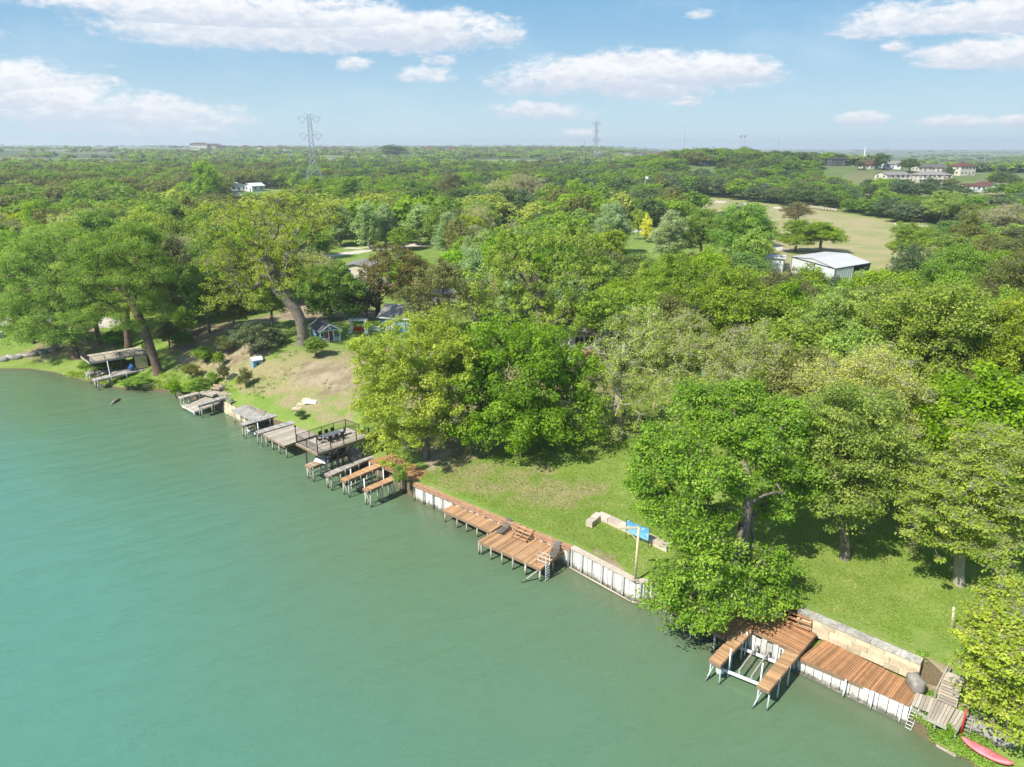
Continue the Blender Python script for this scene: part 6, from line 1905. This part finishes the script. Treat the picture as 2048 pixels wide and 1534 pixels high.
    if balc:
        for s in range(1, storeys):
            z = s*h/storeys
            m = MB(); m._add([q(x,y,zz) for zz in (z-.2,z) for x,y in ((-w/2+.5,-d/2-1.6),(w/2-.5,-d/2-1.6),(w/2-.5,-d/2),(-w/2+.5,-d/2))], [(3,2,1,0),(4,5,6,7),(0,1,5,4),(1,2,6,5),(2,3,7,6),(3,0,4,7)], .5)
            bl_ = m.build('balcony', M['wp'], t)
            m = MB(); m.beam(q(-w/2+.5,-d/2-1.55,z+1), q(w/2-.5,-d/2-1.55,z+1), .08, .08)
            for i in range(24): m.beam(q(-w/2+.5+(w-1)*i/23,-d/2-1.55,z), q(-w/2+.5+(w-1)*i/23,-d/2-1.55,z+1), .05, .05, up=(1,0,0))
            m.build('railing', M['dkw'], bl_)
        for i in range(5):
            p_ = q(-w/2+.6+(w-1.2)*i/4, -d/2-1.5, 0); m = MB(); m.beam(p_-Vector((0,0,1)), p_+Vector((0,0,h)), .3, .3, up=(1,0,0)); m.build('column', M['creamw'], t)
    return t

# blue playhouse
g = ground(657,684)
rz = math.radians(32)
t = house('playhouse', 'small blue playhouse with a red door and a white railed porch', (g.x-1.3,g.y+2.6,g.z), rz, 3.3, 4.2, 2.1, .95, 'bp', 'shing', 'y', over=.28, wins=False, cat='playhouse', sink=.6)
q = local_fn((g.x-1.3,g.y+2.6,g.z), rz)
doorp(t, q, .15, .8, 1.75, -2.1, 'redp', .15)
window(t, q, -.3, 1.3, .6, .6, -1.65, 'l'); window(t, q, 1.1, 1.25, .55, .7, -2.1); window(t, q, -1.0, 1.25, .5, .7, -2.1)
# porch
m = MB(); planks(m, q(-1.75,-3.3,.16), q(1.75,-3.3,.16), q(1.75,-2.12,.16), q(-1.75,-2.12,.16), .15); m.build('porch_floor', M['pale'], t)
for x_ in (-1.68,-.25,.6,1.68):
    m = MB(); m.box(tuple(q(x_,-3.25,1.02)), (.12,.12,2.05), rz); m.build('porch_post', M['wp'], t)
for (x0,x1) in ((-1.62,-.3),(.66,1.62)):
    m = MB(); m.beam(q(x0,-3.25,.78), q(x1,-3.25,.78), .06,.06); m.beam(q(x0,-3.25,.28), q(x1,-3.25,.28), .05,.05)
    for i in range(7): xx = x0+(x1-x0)*(i+.5)/7; m.beam(q(xx,-3.25,.28), q(xx,-3.25,.78), .05,.05, up=(1,0,0))
    m.build('porch_railing', M['wp'], t)
m = MB()
for sx_ in (-1,1):
    vs = [q(sx_*1.93,-3.6,1.94),q(0,-3.6,3.06),q(0,-2.3,3.06),q(sx_*1.93,-2.3,1.94)]; vs += [p+Vector((0,0,.12)) for p in vs]
    m._add(vs, [(3,2,1,0),(4,5,6,7),(0,1,5,4),(1,2,6,5),(2,3,7,6),(3,0,4,7)] if sx_>0 else [(0,1,2,3),(7,6,5,4),(4,5,1,0),(5,6,2,1),(6,7,3,2),(7,4,0,3)], .5)
m.build('porch_roof', M['shing'], t)
m = MB(); m._add([q(-1.65,-3.3,2.08),q(1.65,-3.3,2.08),q(0,-3.3,3.03),q(-1.65,-3.2,2.08),q(1.65,-3.2,2.08),q(0,-3.2,3.03)], [(0,1,2),(5,4,3),(0,3,4,1),(1,4,5,2),(2,5,3,0)], .5); m.build('gable', M['bp'], t)
m = MB()
for sx_ in (-1,1): m.beam(q(sx_*1.97,-3.63,1.99), q(0,-3.63,3.13), .05,.17)
m.beam(q(-1.75,-3.27,2.08), q(1.75,-3.27,2.08), .14,.14); m.build('trim', M['wp'], t)
m = MB(); m.tube([q(0,-3.34,2.48), q(0,-3.30,2.48)], .22, 14); m.build('round_vent', M['wp'], t)
# arbour with red swing
g = ground(717,668); rz2 = math.radians(2)
q = local_fn((g.x,g.y,g.z), rz2)
t = thing('arbour', 'white garden arbour with planters at its feet on the grass bank', 'arbour', (g.x,g.y,g.z), rz2)
for x_ in (-1.2,1.2):
    for y_ in (0,.8):
        m = MB(); m.box(tuple(q(x_,y_,1.15)), (.16,.16,2.4), rz2); m.build('post', M['wp'], t)
for y_ in (0,.8):
    m = MB(); m.beam(q(-1.7,y_,2.36), q(1.7,y_,2.36), .09,.18); m.build('beam', M['wp'], t)
for i in range(9):
    x_ = -1.5+3.0*i/8; m = MB(); m.beam(q(x_,-.45,2.53), q(x_,1.25,2.53), .06,.14); m.build('rafter', M['wp'], t)
for x_ in (-1.5,1.5):
    m = MB(); m.box(tuple(q(x_,0,.25)), (.5,.5,.5), rz2); m.build('planter', M['wp'], t)
t = thing('porch_swing', 'red swing bench hanging in the white arbour', 'swing', tuple(q(0,.4,.45)), rz2)
m = MB(); m.box(tuple(q(0,.35,.5)), (1.7,.5,.07), rz2); m.build('seat', M['redp'], t)
m = MB(); m.box(tuple(q(0,.62,.8)), (1.7,.08,.6), rz2); m.build('backrest', M['redp'], t)
for x_ in (-.85,.85):
    m = MB(); m.box(tuple(q(x_,.35,.68)), (.07,.5,.3), rz2); m.build('armrest', M['redp'], t)
    m = MB(); m.tube([q(x_*.9,.4,.8), q(x_*.9,.4,2.3)], .012, 4); m.build('chain', M['black'], t)
# blue cabin
p0, p1 = W(765,640,6.8), W(850,650,6.8)
g = ground(800,668); loc = (g.x+.9,g.y+4.5,g.z); rz = math.radians(-16)
t = house('cabin', 'blue cabin with a grey shingle roof half hidden by the bright lime tree', loc, rz, 8.0, 6.5, 2.6, 1.6, 'bp', 'shing2', 'x', over=.45, wins=False, cat='cabin'); q = local_fn(loc, rz)
doorp(t, q, -2.6, .95, 2.0, -3.25, 'wp', .1); doorp(t, q, -1.5, .9, 2.0, -3.25, 'wp', .1)
for x_ in (.2,2.2): window(t, q, x_, 1.5, 1.1, 1.0, -3.25, pane='lbp')
m = MB(); m.beam(q(-4.5,-3.72,2.50), q(4.5,-3.72,2.50), .06,.2); m.build('eave_trim', M['wp'], t)
m = MB(); m.beam(q(-5.4,-4.3,1.0), q(-3.6,-4.3,1.0), .08,.08); m.beam(q(-5.4,-4.3,.3), q(-3.6,-4.3,.3), .06,.06)
for i in range(10): x_=-5.35+1.7*i/9; m.beam(q(x_,-4.3,.3), q(x_,-4.3,1.0), .05,.05, up=(1,0,0))
m.build('porch_railing', M['wp'], t)
m = MB(); m.box(tuple(q(-5.5,-4.3,.6)), (.2,.2,1.5), rz); m.build('porch_post', M['wp'], t)
# dog house
g = ground(514,730); rz = math.radians(35); t = house('dog_house', 'little blue and white dog house on the dry slope', (g.x,g.y,g.z), rz, 1.5, 1.2, .85, .35, 'lbp', 'wp', 'x', over=.12, wins=False, cat='dog house', sink=.3)
q = local_fn((g.x,g.y,g.z), rz)
m = MB(); m._add([q(a,-.61-o,b) for o in (-.01,.02) for a,b in ((-.2,.0),(.2,.0),(.2,.5),(-.2,.5))], [(3,2,1,0),(4,5,6,7),(0,1,5,4),(1,2,6,5),(2,3,7,6),(3,0,4,7)], .5); m.build('doorway', M['black'], t)
for x_,y_ in ((-.74,-.6),(.74,-.6),(.74,.6),(-.74,.6)):
    m = MB(); m.box(tuple(q(x_,y_,.4)), (.1,.1,.86), rz); m.build('corner_trim', M['wp'], t)
# house with the brown porch in the trees
g = ground(1192,742); gz = g.z; loc = (g.x+1.0,g.y+7.5,gz); rz = math.radians(6)
t = house('house', 'white house with dark windows and a brown porch glimpsed between the trees', loc, rz, 11, 9, 5.4, 1.8, 'wp', 'shing2', 'x', storeys=2, wins=False); q = local_fn(loc, rz)
for x_ in (-4,-2.4,-.8,.8,2.4,4): window(t, q, x_, 4.0, 1.3, 1.5, -4.5)
m = MB(); planks(m, q(-5.5,-7.2,2.5), q(5.5,-7.2,2.5), q(5.5,-4.55,2.5), q(-5.5,-4.55,2.5), .2); m.build('porch_floor', M['brown'], t)
m = MB(); m.beam(q(-5.5,-7.2,3.5), q(5.5,-7.2,3.5), .1,.1); m.beam(q(-5.5,-7.2,2.35), q(5.5,-7.2,2.35), .1,.28)
for i in range(60): x_=-5.4+10.8*i/59; m.beam(q(x_,-7.2,2.4), q(x_,-7.2,3.5), .06,.04, up=(1,0,0))
m.build('porch_railing', M['red'], t)
for x_ in (-5.3,-1.8,1.8,5.3):
    m = MB(); m.box(tuple(q(x_,-7.1,1.0)), (.2,.2,2.8), rz); m.build('porch_post', M['brown'], t)
m = MB()
for i in range(34): x_=-5.4+10.8*i/33; m.beam(q(x_,-7.6,-.2), q(x_,-7.6,1.5), .28,.03, RR.random(), up=(1,0,0))
tag(m.build('fence', M['tan'], None), 'brown picket fence below the porch of the white house', 'fence')
# blue chairs seen through the twigs
for i,(u,v) in enumerate(((1408,748),(1413,764))):
    g = ground(u,v+8); t = thing('lawn_chair', ['pale blue lawn chair seen through the bare twigs, the farther one','deep blue lawn chair seen through the bare twigs, the nearer one'][i], 'chair', g); mt = ['lbp','tarp'][i]
    m = MB(); m.box((g.x,g.y,g.z+.45),(.6,.6,.06)); m.build('seat', M[mt], t); m = MB(); m.box((g.x,g.y+.3,g.z+.8),(.6,.06,.7)); m.build('backrest', M[mt], t)
    for x_ in (-.25,.25):
        for y_ in (-.25,.25): m = MB(); m.box((g.x+x_,g.y+y_,g.z+.21),(.05,.05,.42)); m.build('leg', M[mt], t)
# white ribbed metal shed
zS = 11.4
Fc, Lc, Rc = W(1672,537.7,zS), W(1583,513.5,zS), W(1742,526,zS); Bc = Lc+Rc-Fc
gz = min(Z(Fc.x,Fc.y), Z(Rc.x,Rc.y))-.3
t = thing('metal_shed', 'large white ribbed metal shed with a pale shallow roof beside the dry field', 'shed', (Fc.x,Fc.y,gz))
def rwall(a, b, z0, z1, name='wall', mt='metal'):
    m = MB(); L_ = (b-a).length; n_ = max(1,int(L_/.45)); ex_=(b-a).normalized(); nn=Vector((ex_.y,-ex_.x,0))
    for i in range(n_):
        p_, r_ = lerp(a,b,i/n_), lerp(a,b,(i+1)/n_); o1 = nn*(.05 if i%2 else 0)
        p_=p_+o1; r_=r_+o1; m._add([(p_.x,p_.y,z0),(r_.x,r_.y,z0),(r_.x,r_.y,z1),(p_.x,p_.y,z1),(p_.x-nn.x*.15,p_.y-nn.y*.15,z0),(r_.x-nn.x*.15,r_.y-nn.y*.15,z0),(r_.x-nn.x*.15,r_.y-nn.y*.15,z1),(p_.x-nn.x*.15,p_.y-nn.y*.15,z1)], [(0,1,2,3),(7,6,5,4),(0,4,5,1),(1,5,6,2),(2,6,7,3),(3,7,4,0)], .4+.2*(i%2))
    return m.build(name, M[mt], t)
rwall(Lc, lerp(Lc,Fc,.55), gz, zS-.05); rwall(lerp(Lc,Fc,.55), Fc, gz, zS-.1); rwall(Fc, lerp(Fc,Rc,.5), gz, zS-.05); rwall(Rc, Bc, gz, zS-.05); rwall(Bc, Lc, gz, zS-.05)
rA, rB = lerp(Lc,Fc,.5)+Vector((0,0,.9)), lerp(Bc,Rc,.5)+Vector((0,0,.9))
m = MB()
for (a_,b_,c_,d_,tt) in ((Lc,Bc,rB,rA,.45),(Fc,Rc,rB,rA,.6)):
    vs=[a_,b_,c_,d_]; vs=[p_ for p_ in vs]+[p_+Vector((0,0,.12)) for p_ in vs]
    fs=[(3,2,1,0),(4,5,6,7),(0,1,5,4),(1,2,6,5),(2,3,7,6),(3,0,4,7)]
    m._add(vs, fs, tt)
m.build('roof', M['mroof'], t)
m = MB()
for (a_,b_,c_) in ((Lc,Fc,rA),(Rc,Bc,rB)):
    o_ = (Bc-Lc)*(.012 if a_ is Lc else -.012); vs=[a_+o_-Vector((0,0,.06)),b_+o_-Vector((0,0,.06)),c_+o_-Vector((0,0,.02))]; vs += [v_+(Bc-Lc)*(.004 if a_ is Lc else -.004) for v_ in vs]; m._add(vs, [(0,1,2),(5,4,3),(0,3,4,1),(1,4,5,2),(2,5,3,0)], .5)
m.build('gable', M['metal'], t)
m = MB()
for (a_,b_) in ((Lc,Fc),(Fc,Rc)): m.beam(a_-Vector((0,0,.05)), b_-Vector((0,0,.05)), .16,.22)
for p_ in (lerp(Lc,Fc,.02), lerp(Lc,Fc,.55), lerp(Fc,Lc,.01)):
    m.beam(Vector((p_.x,p_.y-.1,gz)), Vector((p_.x,p_.y-.1,zS-.1)), .22,.22, up=(1,0,0))
m.build('dark_trim', M['dkw'], t)
m = MB(); c_ = lerp(Fc,Rc,.72); m.box((c_.x+.3,c_.y+.5,gz+2.0),(3.2,.3,4.0),math.atan2((Rc-Fc).y,(Rc-Fc).x)); m.build('side_panel', M['metal'], t)
lx = Lc+(Bc-Fc)*.12+Vector((-3,6,0)); house('annex', 'small white roofed annex behind the left corner of the white metal shed', (lx.x,lx.y,gz), math.radians(-25), 7, 5, 4.2, .5, 'metal', 'mroof', 'x', wins=False, cat='shed')
# mobile home left of the brown oak
g = ground(712,556); house('mobile_home', 'cream trailer home with a grey roof left of the brown leaved tree', (g.x+.5,g.y+4,g.z), math.radians(-8), 6.5, 9, 3.0, .7, 'creamw', 'shing2', 'y', cat='trailer home')
g = ground(735,590); house('garage', 'grey roofed garage between the trailer home and the blue cabin', (g.x,g.y+3,g.z), math.radians(-8), 9, 6, 2.4, 1.0, 'tanw', 'shing2', 'x', cat='garage', wins=False)
g = ground(860,640); house('house', 'grey roofed house hidden behind the olive tree', (g.x,g.y+7,g.z), math.radians(10), 10, 7, 2.8, 1.6, 'tanw', 'shing2', 'x', wins=True)
# far houses: u, v of base, width m, depth, h, rh, wall, roof, hip, storeys, rz, label
FH = [
 (1781,374,19,12,8.6,1.8,'creamw','shing2',False,3,.25,'three storey cream apartment block with balconies, the left one','apartment_block',True),
 (1857,374,23,12,8.4,2.2,'creamw','shing2',True,3,-.04,'long three storey cream apartment block with balconies, the right one','apartment_block',True),
 (1920,350,15,13,6.6,3.0,'creamw','maroon',True,2,.3,'big cream house with a maroon hipped roof on the ridge','house',False),
 (1966,381,16,11,3.2,2.6,'wp','maroon',True,1,0,'low white house with a wide maroon roof below the ridge','house',False),
 (2001,384,9,8,3.6,1.8,'wp','shing2',False,1,.2,'small white house with a grey roof right of the low maroon roofed house','house',False),
 (1937,379,9,8,2.4,1.6,'tanw','maroon',False,1,.1,'low shed with a maroon roof left of the low white house','shed',False),
 (1671,332,12,9,5.6,.6,'dkw','dkw',False,2,.1,'dark modern two storey house on the ridge','house',False),
 (1737,337,12,9,3.2,2.2,'creamw','maroon',False,1,.1,'cream house left of the big round oak on the ridge','house',False),
 (1781,337,12,9,3.6,2.4,'wp','shing2',False,1,-.1,'white gabled house right of the big round oak on the ridge','house',False),
 (1843,342,12,9,3.2,2.4,'creamw','shing',False,1,.1,'cream house with a dark roof behind the wide oak on the ridge','house',False),
 (1871,343,12,9,3.4,2.6,'creamw','shing',False,1,-.1,'cream gabled house left of the maroon roofed one on the ridge','house',False),
 (1893,331,16,12,4.2,1.2,'dkw','broof',False,1,0,'building with a bright blue metal roof behind the ridge','building',False),
 (1414,329,11,9,6.2,1.5,'wp','shing2',False,2,.3,'white two storey house among the dark oaks','house',False),
 (1350,330,14,9,4.0,2.0,'creamw','shing2',False,1,.3,'cream house under the dark oaks left of the white two storey one','house',False),
 (1176,314,18,12,4.2,2.4,'creamw','maroon',True,1,0,'wide cream house with a brown roof on the wooded rise','house',False),
 (1150,316,14,10,4.0,2.2,'tanw','maroon',True,1,.2,'tan house left of the wide cream one on the wooded rise','house',False),
 (1255,311,12,9,4.0,2.0,'creamw','shing2',True,1,0,'small cream house right of the second pylon','house',False),
 (968,303,16,10,4.0,2.0,'creamw','maroon',True,1,0,'pale house on the horizon left of the second pylon','house',False),
 (1000,303,14,10,4.0,2.0,'tanw','maroon',True,1,0,'tan house on the horizon, third left of the second pylon','house',False),
 (745,303,24,12,3.6,1.6,'creamw','shing2',True,1,0,'long low pale building left of the dark oak clump on the horizon','building',False),
 (475,380,10,14,3.4,1.6,'metal','mroof',False,1,.5,'white barn with a pale roof behind the left woods','barn',False),
 (510,382,8,10,3.6,1.6,'metal','wp',False,1,-.6,'smaller white barn right of the white barn behind the left woods','barn',False),
 (1016,440,8,9,3.6,2.2,'metal','wp',False,1,-.4,'white gabled barn roof peeking out of the middle woods','barn',False),
]
for (u,v,w_,d_,h_,rh_,wl,rf,hip,st,rz,lb,nm,bal) in FH:
    g = ground(u, v)
    house(nm, lb, (g.x,g.y,g.z), rz, w_, d_, h_, rh_, wl, rf, 'x' if w_>=d_ else 'y', hip, .6, st, True, {'apartment_block':'apartment block'}.get(nm,nm), 1.5, None, 1.6, 1.5, bal)
# large complex on the left horizon and scattered houses
for i,(u,v,w_,h_,wl,lb) in enumerate([(400,300,40,14,'creamw','large pale building on the left horizon, left half of the complex'),(428,300,34,12,'tanw','large brown building on the left horizon, right half of the complex'),
        (447,301,26,9,'dkw','dark low wing at the right end of the complex on the left horizon'),(202,304,26,7,'wp','white house with a gable on the far left horizon'),(240,303,22,5,'creamw','long low cream house on the far left horizon')]):
    g = ground(u, v); house('building', lb, (g.x,g.y,g.z), .1, w_, 18, h_, 3, wl, 'maroon' if i<3 else 'shing2', 'x', True, .8, 2, True, 'building', 2, None, 2.5, 2.2, False)
rh_r = random.Random(8)
scat = [(470,299),(492,300),(520,299),(545,301),(575,300),(600,298),(640,301),(668,300),(690,303),(700,297),(560,297),(715,305),(860,302),(905,303),(1062,304),(1100,303),(1290,312),(1310,310),(1320,306),(1560,309),(1600,313)]
proto_h = None
for (u,v) in scat:
    g = ground(u,v)
    if proto_h is None:
        proto_h = house('house', 'tiny pale house among the trees on the horizon', (g.x,g.y,g.z), .2, 20, 14, 5, 4, 'creamw', 'maroon', 'x', True, .8, 1, True, 'house', 2, 'tiny pale houses along the horizon', 2, 1.6)
    else:
        c = copy_tree(proto_h); c.location = (g.x,g.y,g.z); c.rotation_euler[2] = rh_r.uniform(-.5,.5); s = rh_r.uniform(.7,1.3); c.scale = (s,s,s)
# steeple
g = ground(1727,322); t = thing('steeple', 'slim white steeple rising above the ridge', 'steeple', g); dep = g.y
tp = at_plane(1728,290,g.y)
m = MB(); m.tube([g-Vector((0,0,1)), g+Vector((0,0,(tp[2]-g.z)*.55)), Vector((g.x,g.y,tp[2]))], [1.9,1.35,.12], 8, .8); m.build('spire', M['wp'], t)
m = MB(); m.box((g.x,g.y,g.z+1),(6,6,4)); m.build('base', M['wp'], t)
# straw bales
b0_, b1_ = ground(1582,412), ground(1672,424)
n_ = 17; ex_ = (b1_-b0_).normalized(); prb = None
for i in range(n_):
    p_ = lerp(b0_,b1_,i/(n_-1)); z_ = Z(p_.x,p_.y)
    if prb is None:
        m = MB(); m.tube([(-.72,0,0),(-.70,0,0),(.70,0,0),(.72,0,0)], [.72,.80,.80,.72], 16, .5); prb = m.build('straw_bale', M['bale'], None); o_ = prb
    else:
        o_ = prb.copy(); COL.objects.link(o_)
    o_.location = (p_.x,p_.y,z_+.76); o_.rotation_euler = (0,0,math.atan2(ex_.y,ex_.x)+RR.uniform(-.05,.05))
    tag(o_, 'round pale straw bale in the long row at the edge of the dry field', 'bale', 'row of straw bales by the dry field')
# utility poles
def upole(u, vb, vt, label, arms=2, arm=2.4, mt='pale', dist=None):
    g = ground(u, vb); tp = at_plane(u, vt, g.y); H_ = tp[2]-g.z
    t = thing('utility_pole', label, 'pole', g); m = MB(); m.tube([g-Vector((0,0,.5)), g+Vector((0,0,H_))], [.2,.13], 8, .6); m.build('pole', M[mt], t)
    for k in range(arms):
        z_ = g.z+H_-.4-k*1.0; m = MB(); m.beam((g.x-arm/2,g.y,z_),(g.x+arm/2,g.y,z_),.12,.14); a_ = m.build('cross_arm', M[mt], t)
        for x_ in (-.45,0,.45):
            m = MB(); m.tube([(g.x+x_*arm,g.y,z_+.05),(g.x+x_*arm,g.y,z_+.3)], .06, 5); m.build('insulator', M['wp'], a_)
upole(1880,406,386,'wooden utility pole with two cross arms beyond the dry field')
# flagpole
g = ground(1288,405); tp = at_plane(1288,352,g.y); t = thing('flagpole', 'white flagpole with a small pale flag above the middle woods', 'flagpole', g)
m = MB(); m.tube([g, Vector((g.x,g.y,tp[2]))], [.16,.08], 8, .7); m.build('pole', M['wp'], t)
m = MB(); fv=[];ff=[]
for i in range(7):
    for j in range(3): fv.append((g.x+.1+i*.28, g.y+.12*math.sin(i*1.2), tp[2]-.1-j*.65-.05*i))
for i in range(6):
    for j in range(2): k=i*3+j; ff.append((k,k+3,k+4,k+1))
nb_=len(fv); fv+=[(x,y+.03,z) for x,y,z in fv]; ff+=[tuple(nb_+a for a in reversed(f)) for f in ff[:]]
m._add(fv,ff,.5); m.build('flag', M['wp'], t, smooth=True)
# pylons
def pylon(u, vt, dist, label, H_, base_w, mt='steel', k=1.0):
    d_ = ray(u, 340); s = dist/d_[1]; x0 = d_[0]*s; y0 = dist; z0 = Z(x0,y0)
    tp = at_plane(u, vt, y0); H_ = tp[2]-z0
    t = thing('pylon', label, 'pylon', (x0,y0,z0), .35); q = local_fn((x0,y0,z0), .35); r = .12*k
    zw = H_*.46   # waist
    def half(z): return (base_w/2*(1-z/zw)+1.35*z/zw) if z < zw else 1.35*(1-.35*(z-zw)/(H_-zw))
    m = MB()
    for sx_ in (-1,1):
        for sy_ in (-1,1):
            pts = [q(sx_*half(z), sy_*half(z), z) for z in (0,zw,H_*.96)]; m.tube(pts, [r*1.3,r,r*.6], 4, .6)
    m.build('leg', M[mt], t)
    m = MB(); lv = [0,.14*H_,.26*H_,.37*H_,zw]+[zw+(H_*.96-zw)*i/9 for i in range(1,10)]
    for a_, b_ in zip(lv[:-1], lv[1:]):
        for (c1,c2) in (((-1,-1),(1,-1)),((1,-1),(1,1)),((1,1),(-1,1)),((-1,1),(-1,-1))):
            ha, hb = half(a_), half(b_)
            m.tube([q(c1[0]*ha,c1[1]*ha,a_), q(c2[0]*hb,c2[1]*hb,b_)], r*.55, 3, .6); m.tube([q(c2[0]*ha,c2[1]*ha,a_), q(c1[0]*hb,c1[1]*hb,b_)], r*.55, 3, .6)
            m.tube([q(c1[0]*hb,c1[1]*hb,b_), q(c2[0]*hb,c2[1]*hb,b_)], r*.55, 3, .6)
    m.build('lattice', M[mt], t)
    for zf in (.93,.745,.56):
        z = H_*zf
        for sg in (-1,1):
            m = MB(); tipx = sg*6.2
            for sy_ in (-1,1):
                m.tube([q(sg*half(z),sy_*half(z),z), q(tipx,0,z+.4)], r*.6, 3, .6); m.tube([q(sg*half(z+2),sy_*half(z+2),z+2.0), q(tipx,0,z+.4)], r*.5, 3, .6)
            m.tube([q(sg*3.6,-.6,z+.3), q(sg*3.6,.6,z+.3)], r*.5, 3, .6)
            a_ = m.build('cross_arm', M[mt], t)
            m = MB(); m.tube([q(tipx,0,z+.3), q(sg*4.0,0,z-3.0), q(sg*1.8,0,z+.1)], r*.75, 4, .2); m.build('insulator', M['dkw'], a_)
    for sg in (-1,1):
        m = MB(); m.tube([q(0,0,H_*.955), q(sg*3.0,0,H_)], r*.6, 3, .6); m.build('peak', M[mt], t)
    return t
pylon(627, 223, 430, 'tall steel lattice pylon with three pairs of arms, the nearer of the two', 48, 15)
pylon(1190, 240, 980, 'distant steel lattice pylon above the wooded rise, the farther of the two', 60, 16, k=1.6)
for i,(u,vt,vb,dd,lb) in enumerate([(1366,248,300,2600,'thin far mast on the horizon right of the second pylon'),(1478,270,298,1300,'left one of the twin thin masts on the horizon'),(1485.5,270,298,1300,'right one of the twin thin masts on the horizon'),(1553,268,300,3000,'faint far mast on the horizon right of the twin masts'),(1168,278,305,900,'thin pole left of the farther pylon')]):
    d_ = ray(u,320); s = dd/d_[1]; x0=d_[0]*s; z0=Z(x0,dd); tp=at_plane(u,vt,dd); m=MB(); r_=dd*.00032
    m.tube([(x0,dd,z0),(x0,dd,tp[2])],[r_*1.2,r_*.7],6,.5)
    if i in (1,2): m.box((x0,dd,tp[2]-2),(4,1,4))
    tag(m.build('mast', M['steel'], None), lb, 'mast')
# left edge: fence, rocks, road side things
t = thing('fence', 'grey board fence on the left bank behind the cypresses', 'fence', ground(60,668))
m = MB(); fp = [ground(40,672), ground(100,664), ground(150,672), ground(178,690)]
for k in range(3):
    a_, b_ = fp[k], fp[k+1]; n_ = int((b_-a_).length/.3)
    for i in range(n_):
        p_ = lerp(a_,b_,(i+.5)/n_); z_=Z(p_.x,p_.y); m.beam((p_.x,p_.y,z_-.3),(p_.x,p_.y,z_+1.5+RR.uniform(-.05,.05)),.24,.04,RR.random(),up=(1,0,0))
m.build('pickets', M['grey'], t)
for i in range(12):
    u = 4+i*10; v = 722-(i/11)**1.1*22+RR.uniform(-2,2); q_ = ground(u,v); m = MB(); s = RR.uniform(.9,1.5)
    m.blob((q_.x,q_.y,q_.z+.2),(s*1.7,s,s*.7), i+40, 10, 7, .15, RR.random(), .45)
    tag(m.build('boulder', M['rock'], None, smooth=True), 'grey boulder in the rock edging above the left shore', 'boulder', 'boulders of the rock edging on the left shore')
t = thing('trash_bin', 'grey wheeled bin at the left edge of the picture', 'bin', ground(6,676)); g = ground(6,676)
m = MB(); m.box((g.x,g.y,g.z+.55),(.7,.7,1.1)); m.build('body', M['dkw'], t); m = MB(); m.box((g.x,g.y,g.z+1.14),(.76,.78,.08)); m.build('lid', M['wp'], t)
# parked vehicles, small
def car(label, u, v, rz, mt, group=None, s=1.0):
    g = ground(u,v); t = thing('parked_car', label, 'car', (g.x,g.y,g.z), rz, group); q = local_fn((g.x,g.y,g.z), rz)
    def hexa(x0,x1,y0,y1,z0,z1,ix=0,iy=0):
        return [q(x,y,z) for (x,y,z) in ((x0,y0,z0),(x1,y0,z0),(x1,y1,z0),(x0,y1,z0),(x0+ix,y0+iy,z1),(x1-ix,y0+iy,z1),(x1-ix,y1-iy,z1),(x0+ix,y1-iy,z1))]
    F6 = [(3,2,1,0),(4,5,6,7),(0,1,5,4),(1,2,6,5),(2,3,7,6),(3,0,4,7)]
    m = MB(); m._add(hexa(-2.2*s,2.2*s,-.9*s,.9*s,.35*s,.95*s,.08,.04), F6, .5); m._add(hexa(-1.3*s,1.2*s,-.8*s,.8*s,.95*s+.003,1.5*s,.55*s,.12*s), F6, .5); m.build('body', mat('car_'+mt, {'w':(.6,.6,.6),'g':(.2,.2,.21),'r':(.3,.03,.03),'b':(.05,.1,.2)}[mt], .3, None, 1, .2, .05, 4, .02, spec=.6), t)
    m = MB(); m._add(hexa(-1.12*s,1.02*s,-.84*s,.84*s,1.0*s,1.4*s,.42*s,.13*s), F6, .5); m.build('windows', M['glass'], t)
    for x_ in (-1.35,1.35):
        for y_ in (-.85,.85):
            a_, b_ = q(x_*s,(y_-.1)*s,.34*s), q(x_*s,(y_+.1)*s,.34*s); m = MB(); m.tube([a_,b_], .34*s, 12, .3); m.build('wheel', M['black'], t)
    return t
cr = random.Random(2); cm = ['w','g','b','w','r','g']
for i,(u,v) in enumerate([(1908,375),(1916,377),(1924,374),(1900,372),(1930,379),(1892,370)]):
    car('car parked below the cream house with the maroon roof', u, v, cr.uniform(-.6,.6), cm[i], 'cars parked below the cream house')
car('white car parked by the white barns behind the left woods', 520, 392, .3, 'w'); car('white van like car right of the white barns', 590, 378, .2, 'w')
for i,(u,v) in enumerate([(1440,336),(1450,337),(1458,337)]): car('car parked among the dark oaks on the rise', u, v, cr.uniform(-.4,.4), cm[i], 'cars under the dark oaks')
# wooden box in the shade of the lawn
g = ground(1738,975); m = MB(); m.box((g.x,g.y,g.z+.3),(1.0,.7,.6),.2,.6); m.box((g.x,g.y,g.z+.63),(1.1,.8,.06),.2,.4); tag(m.build('wooden_box', M['tan'], None), 'small tan wooden box on the shaded lawn', 'box')
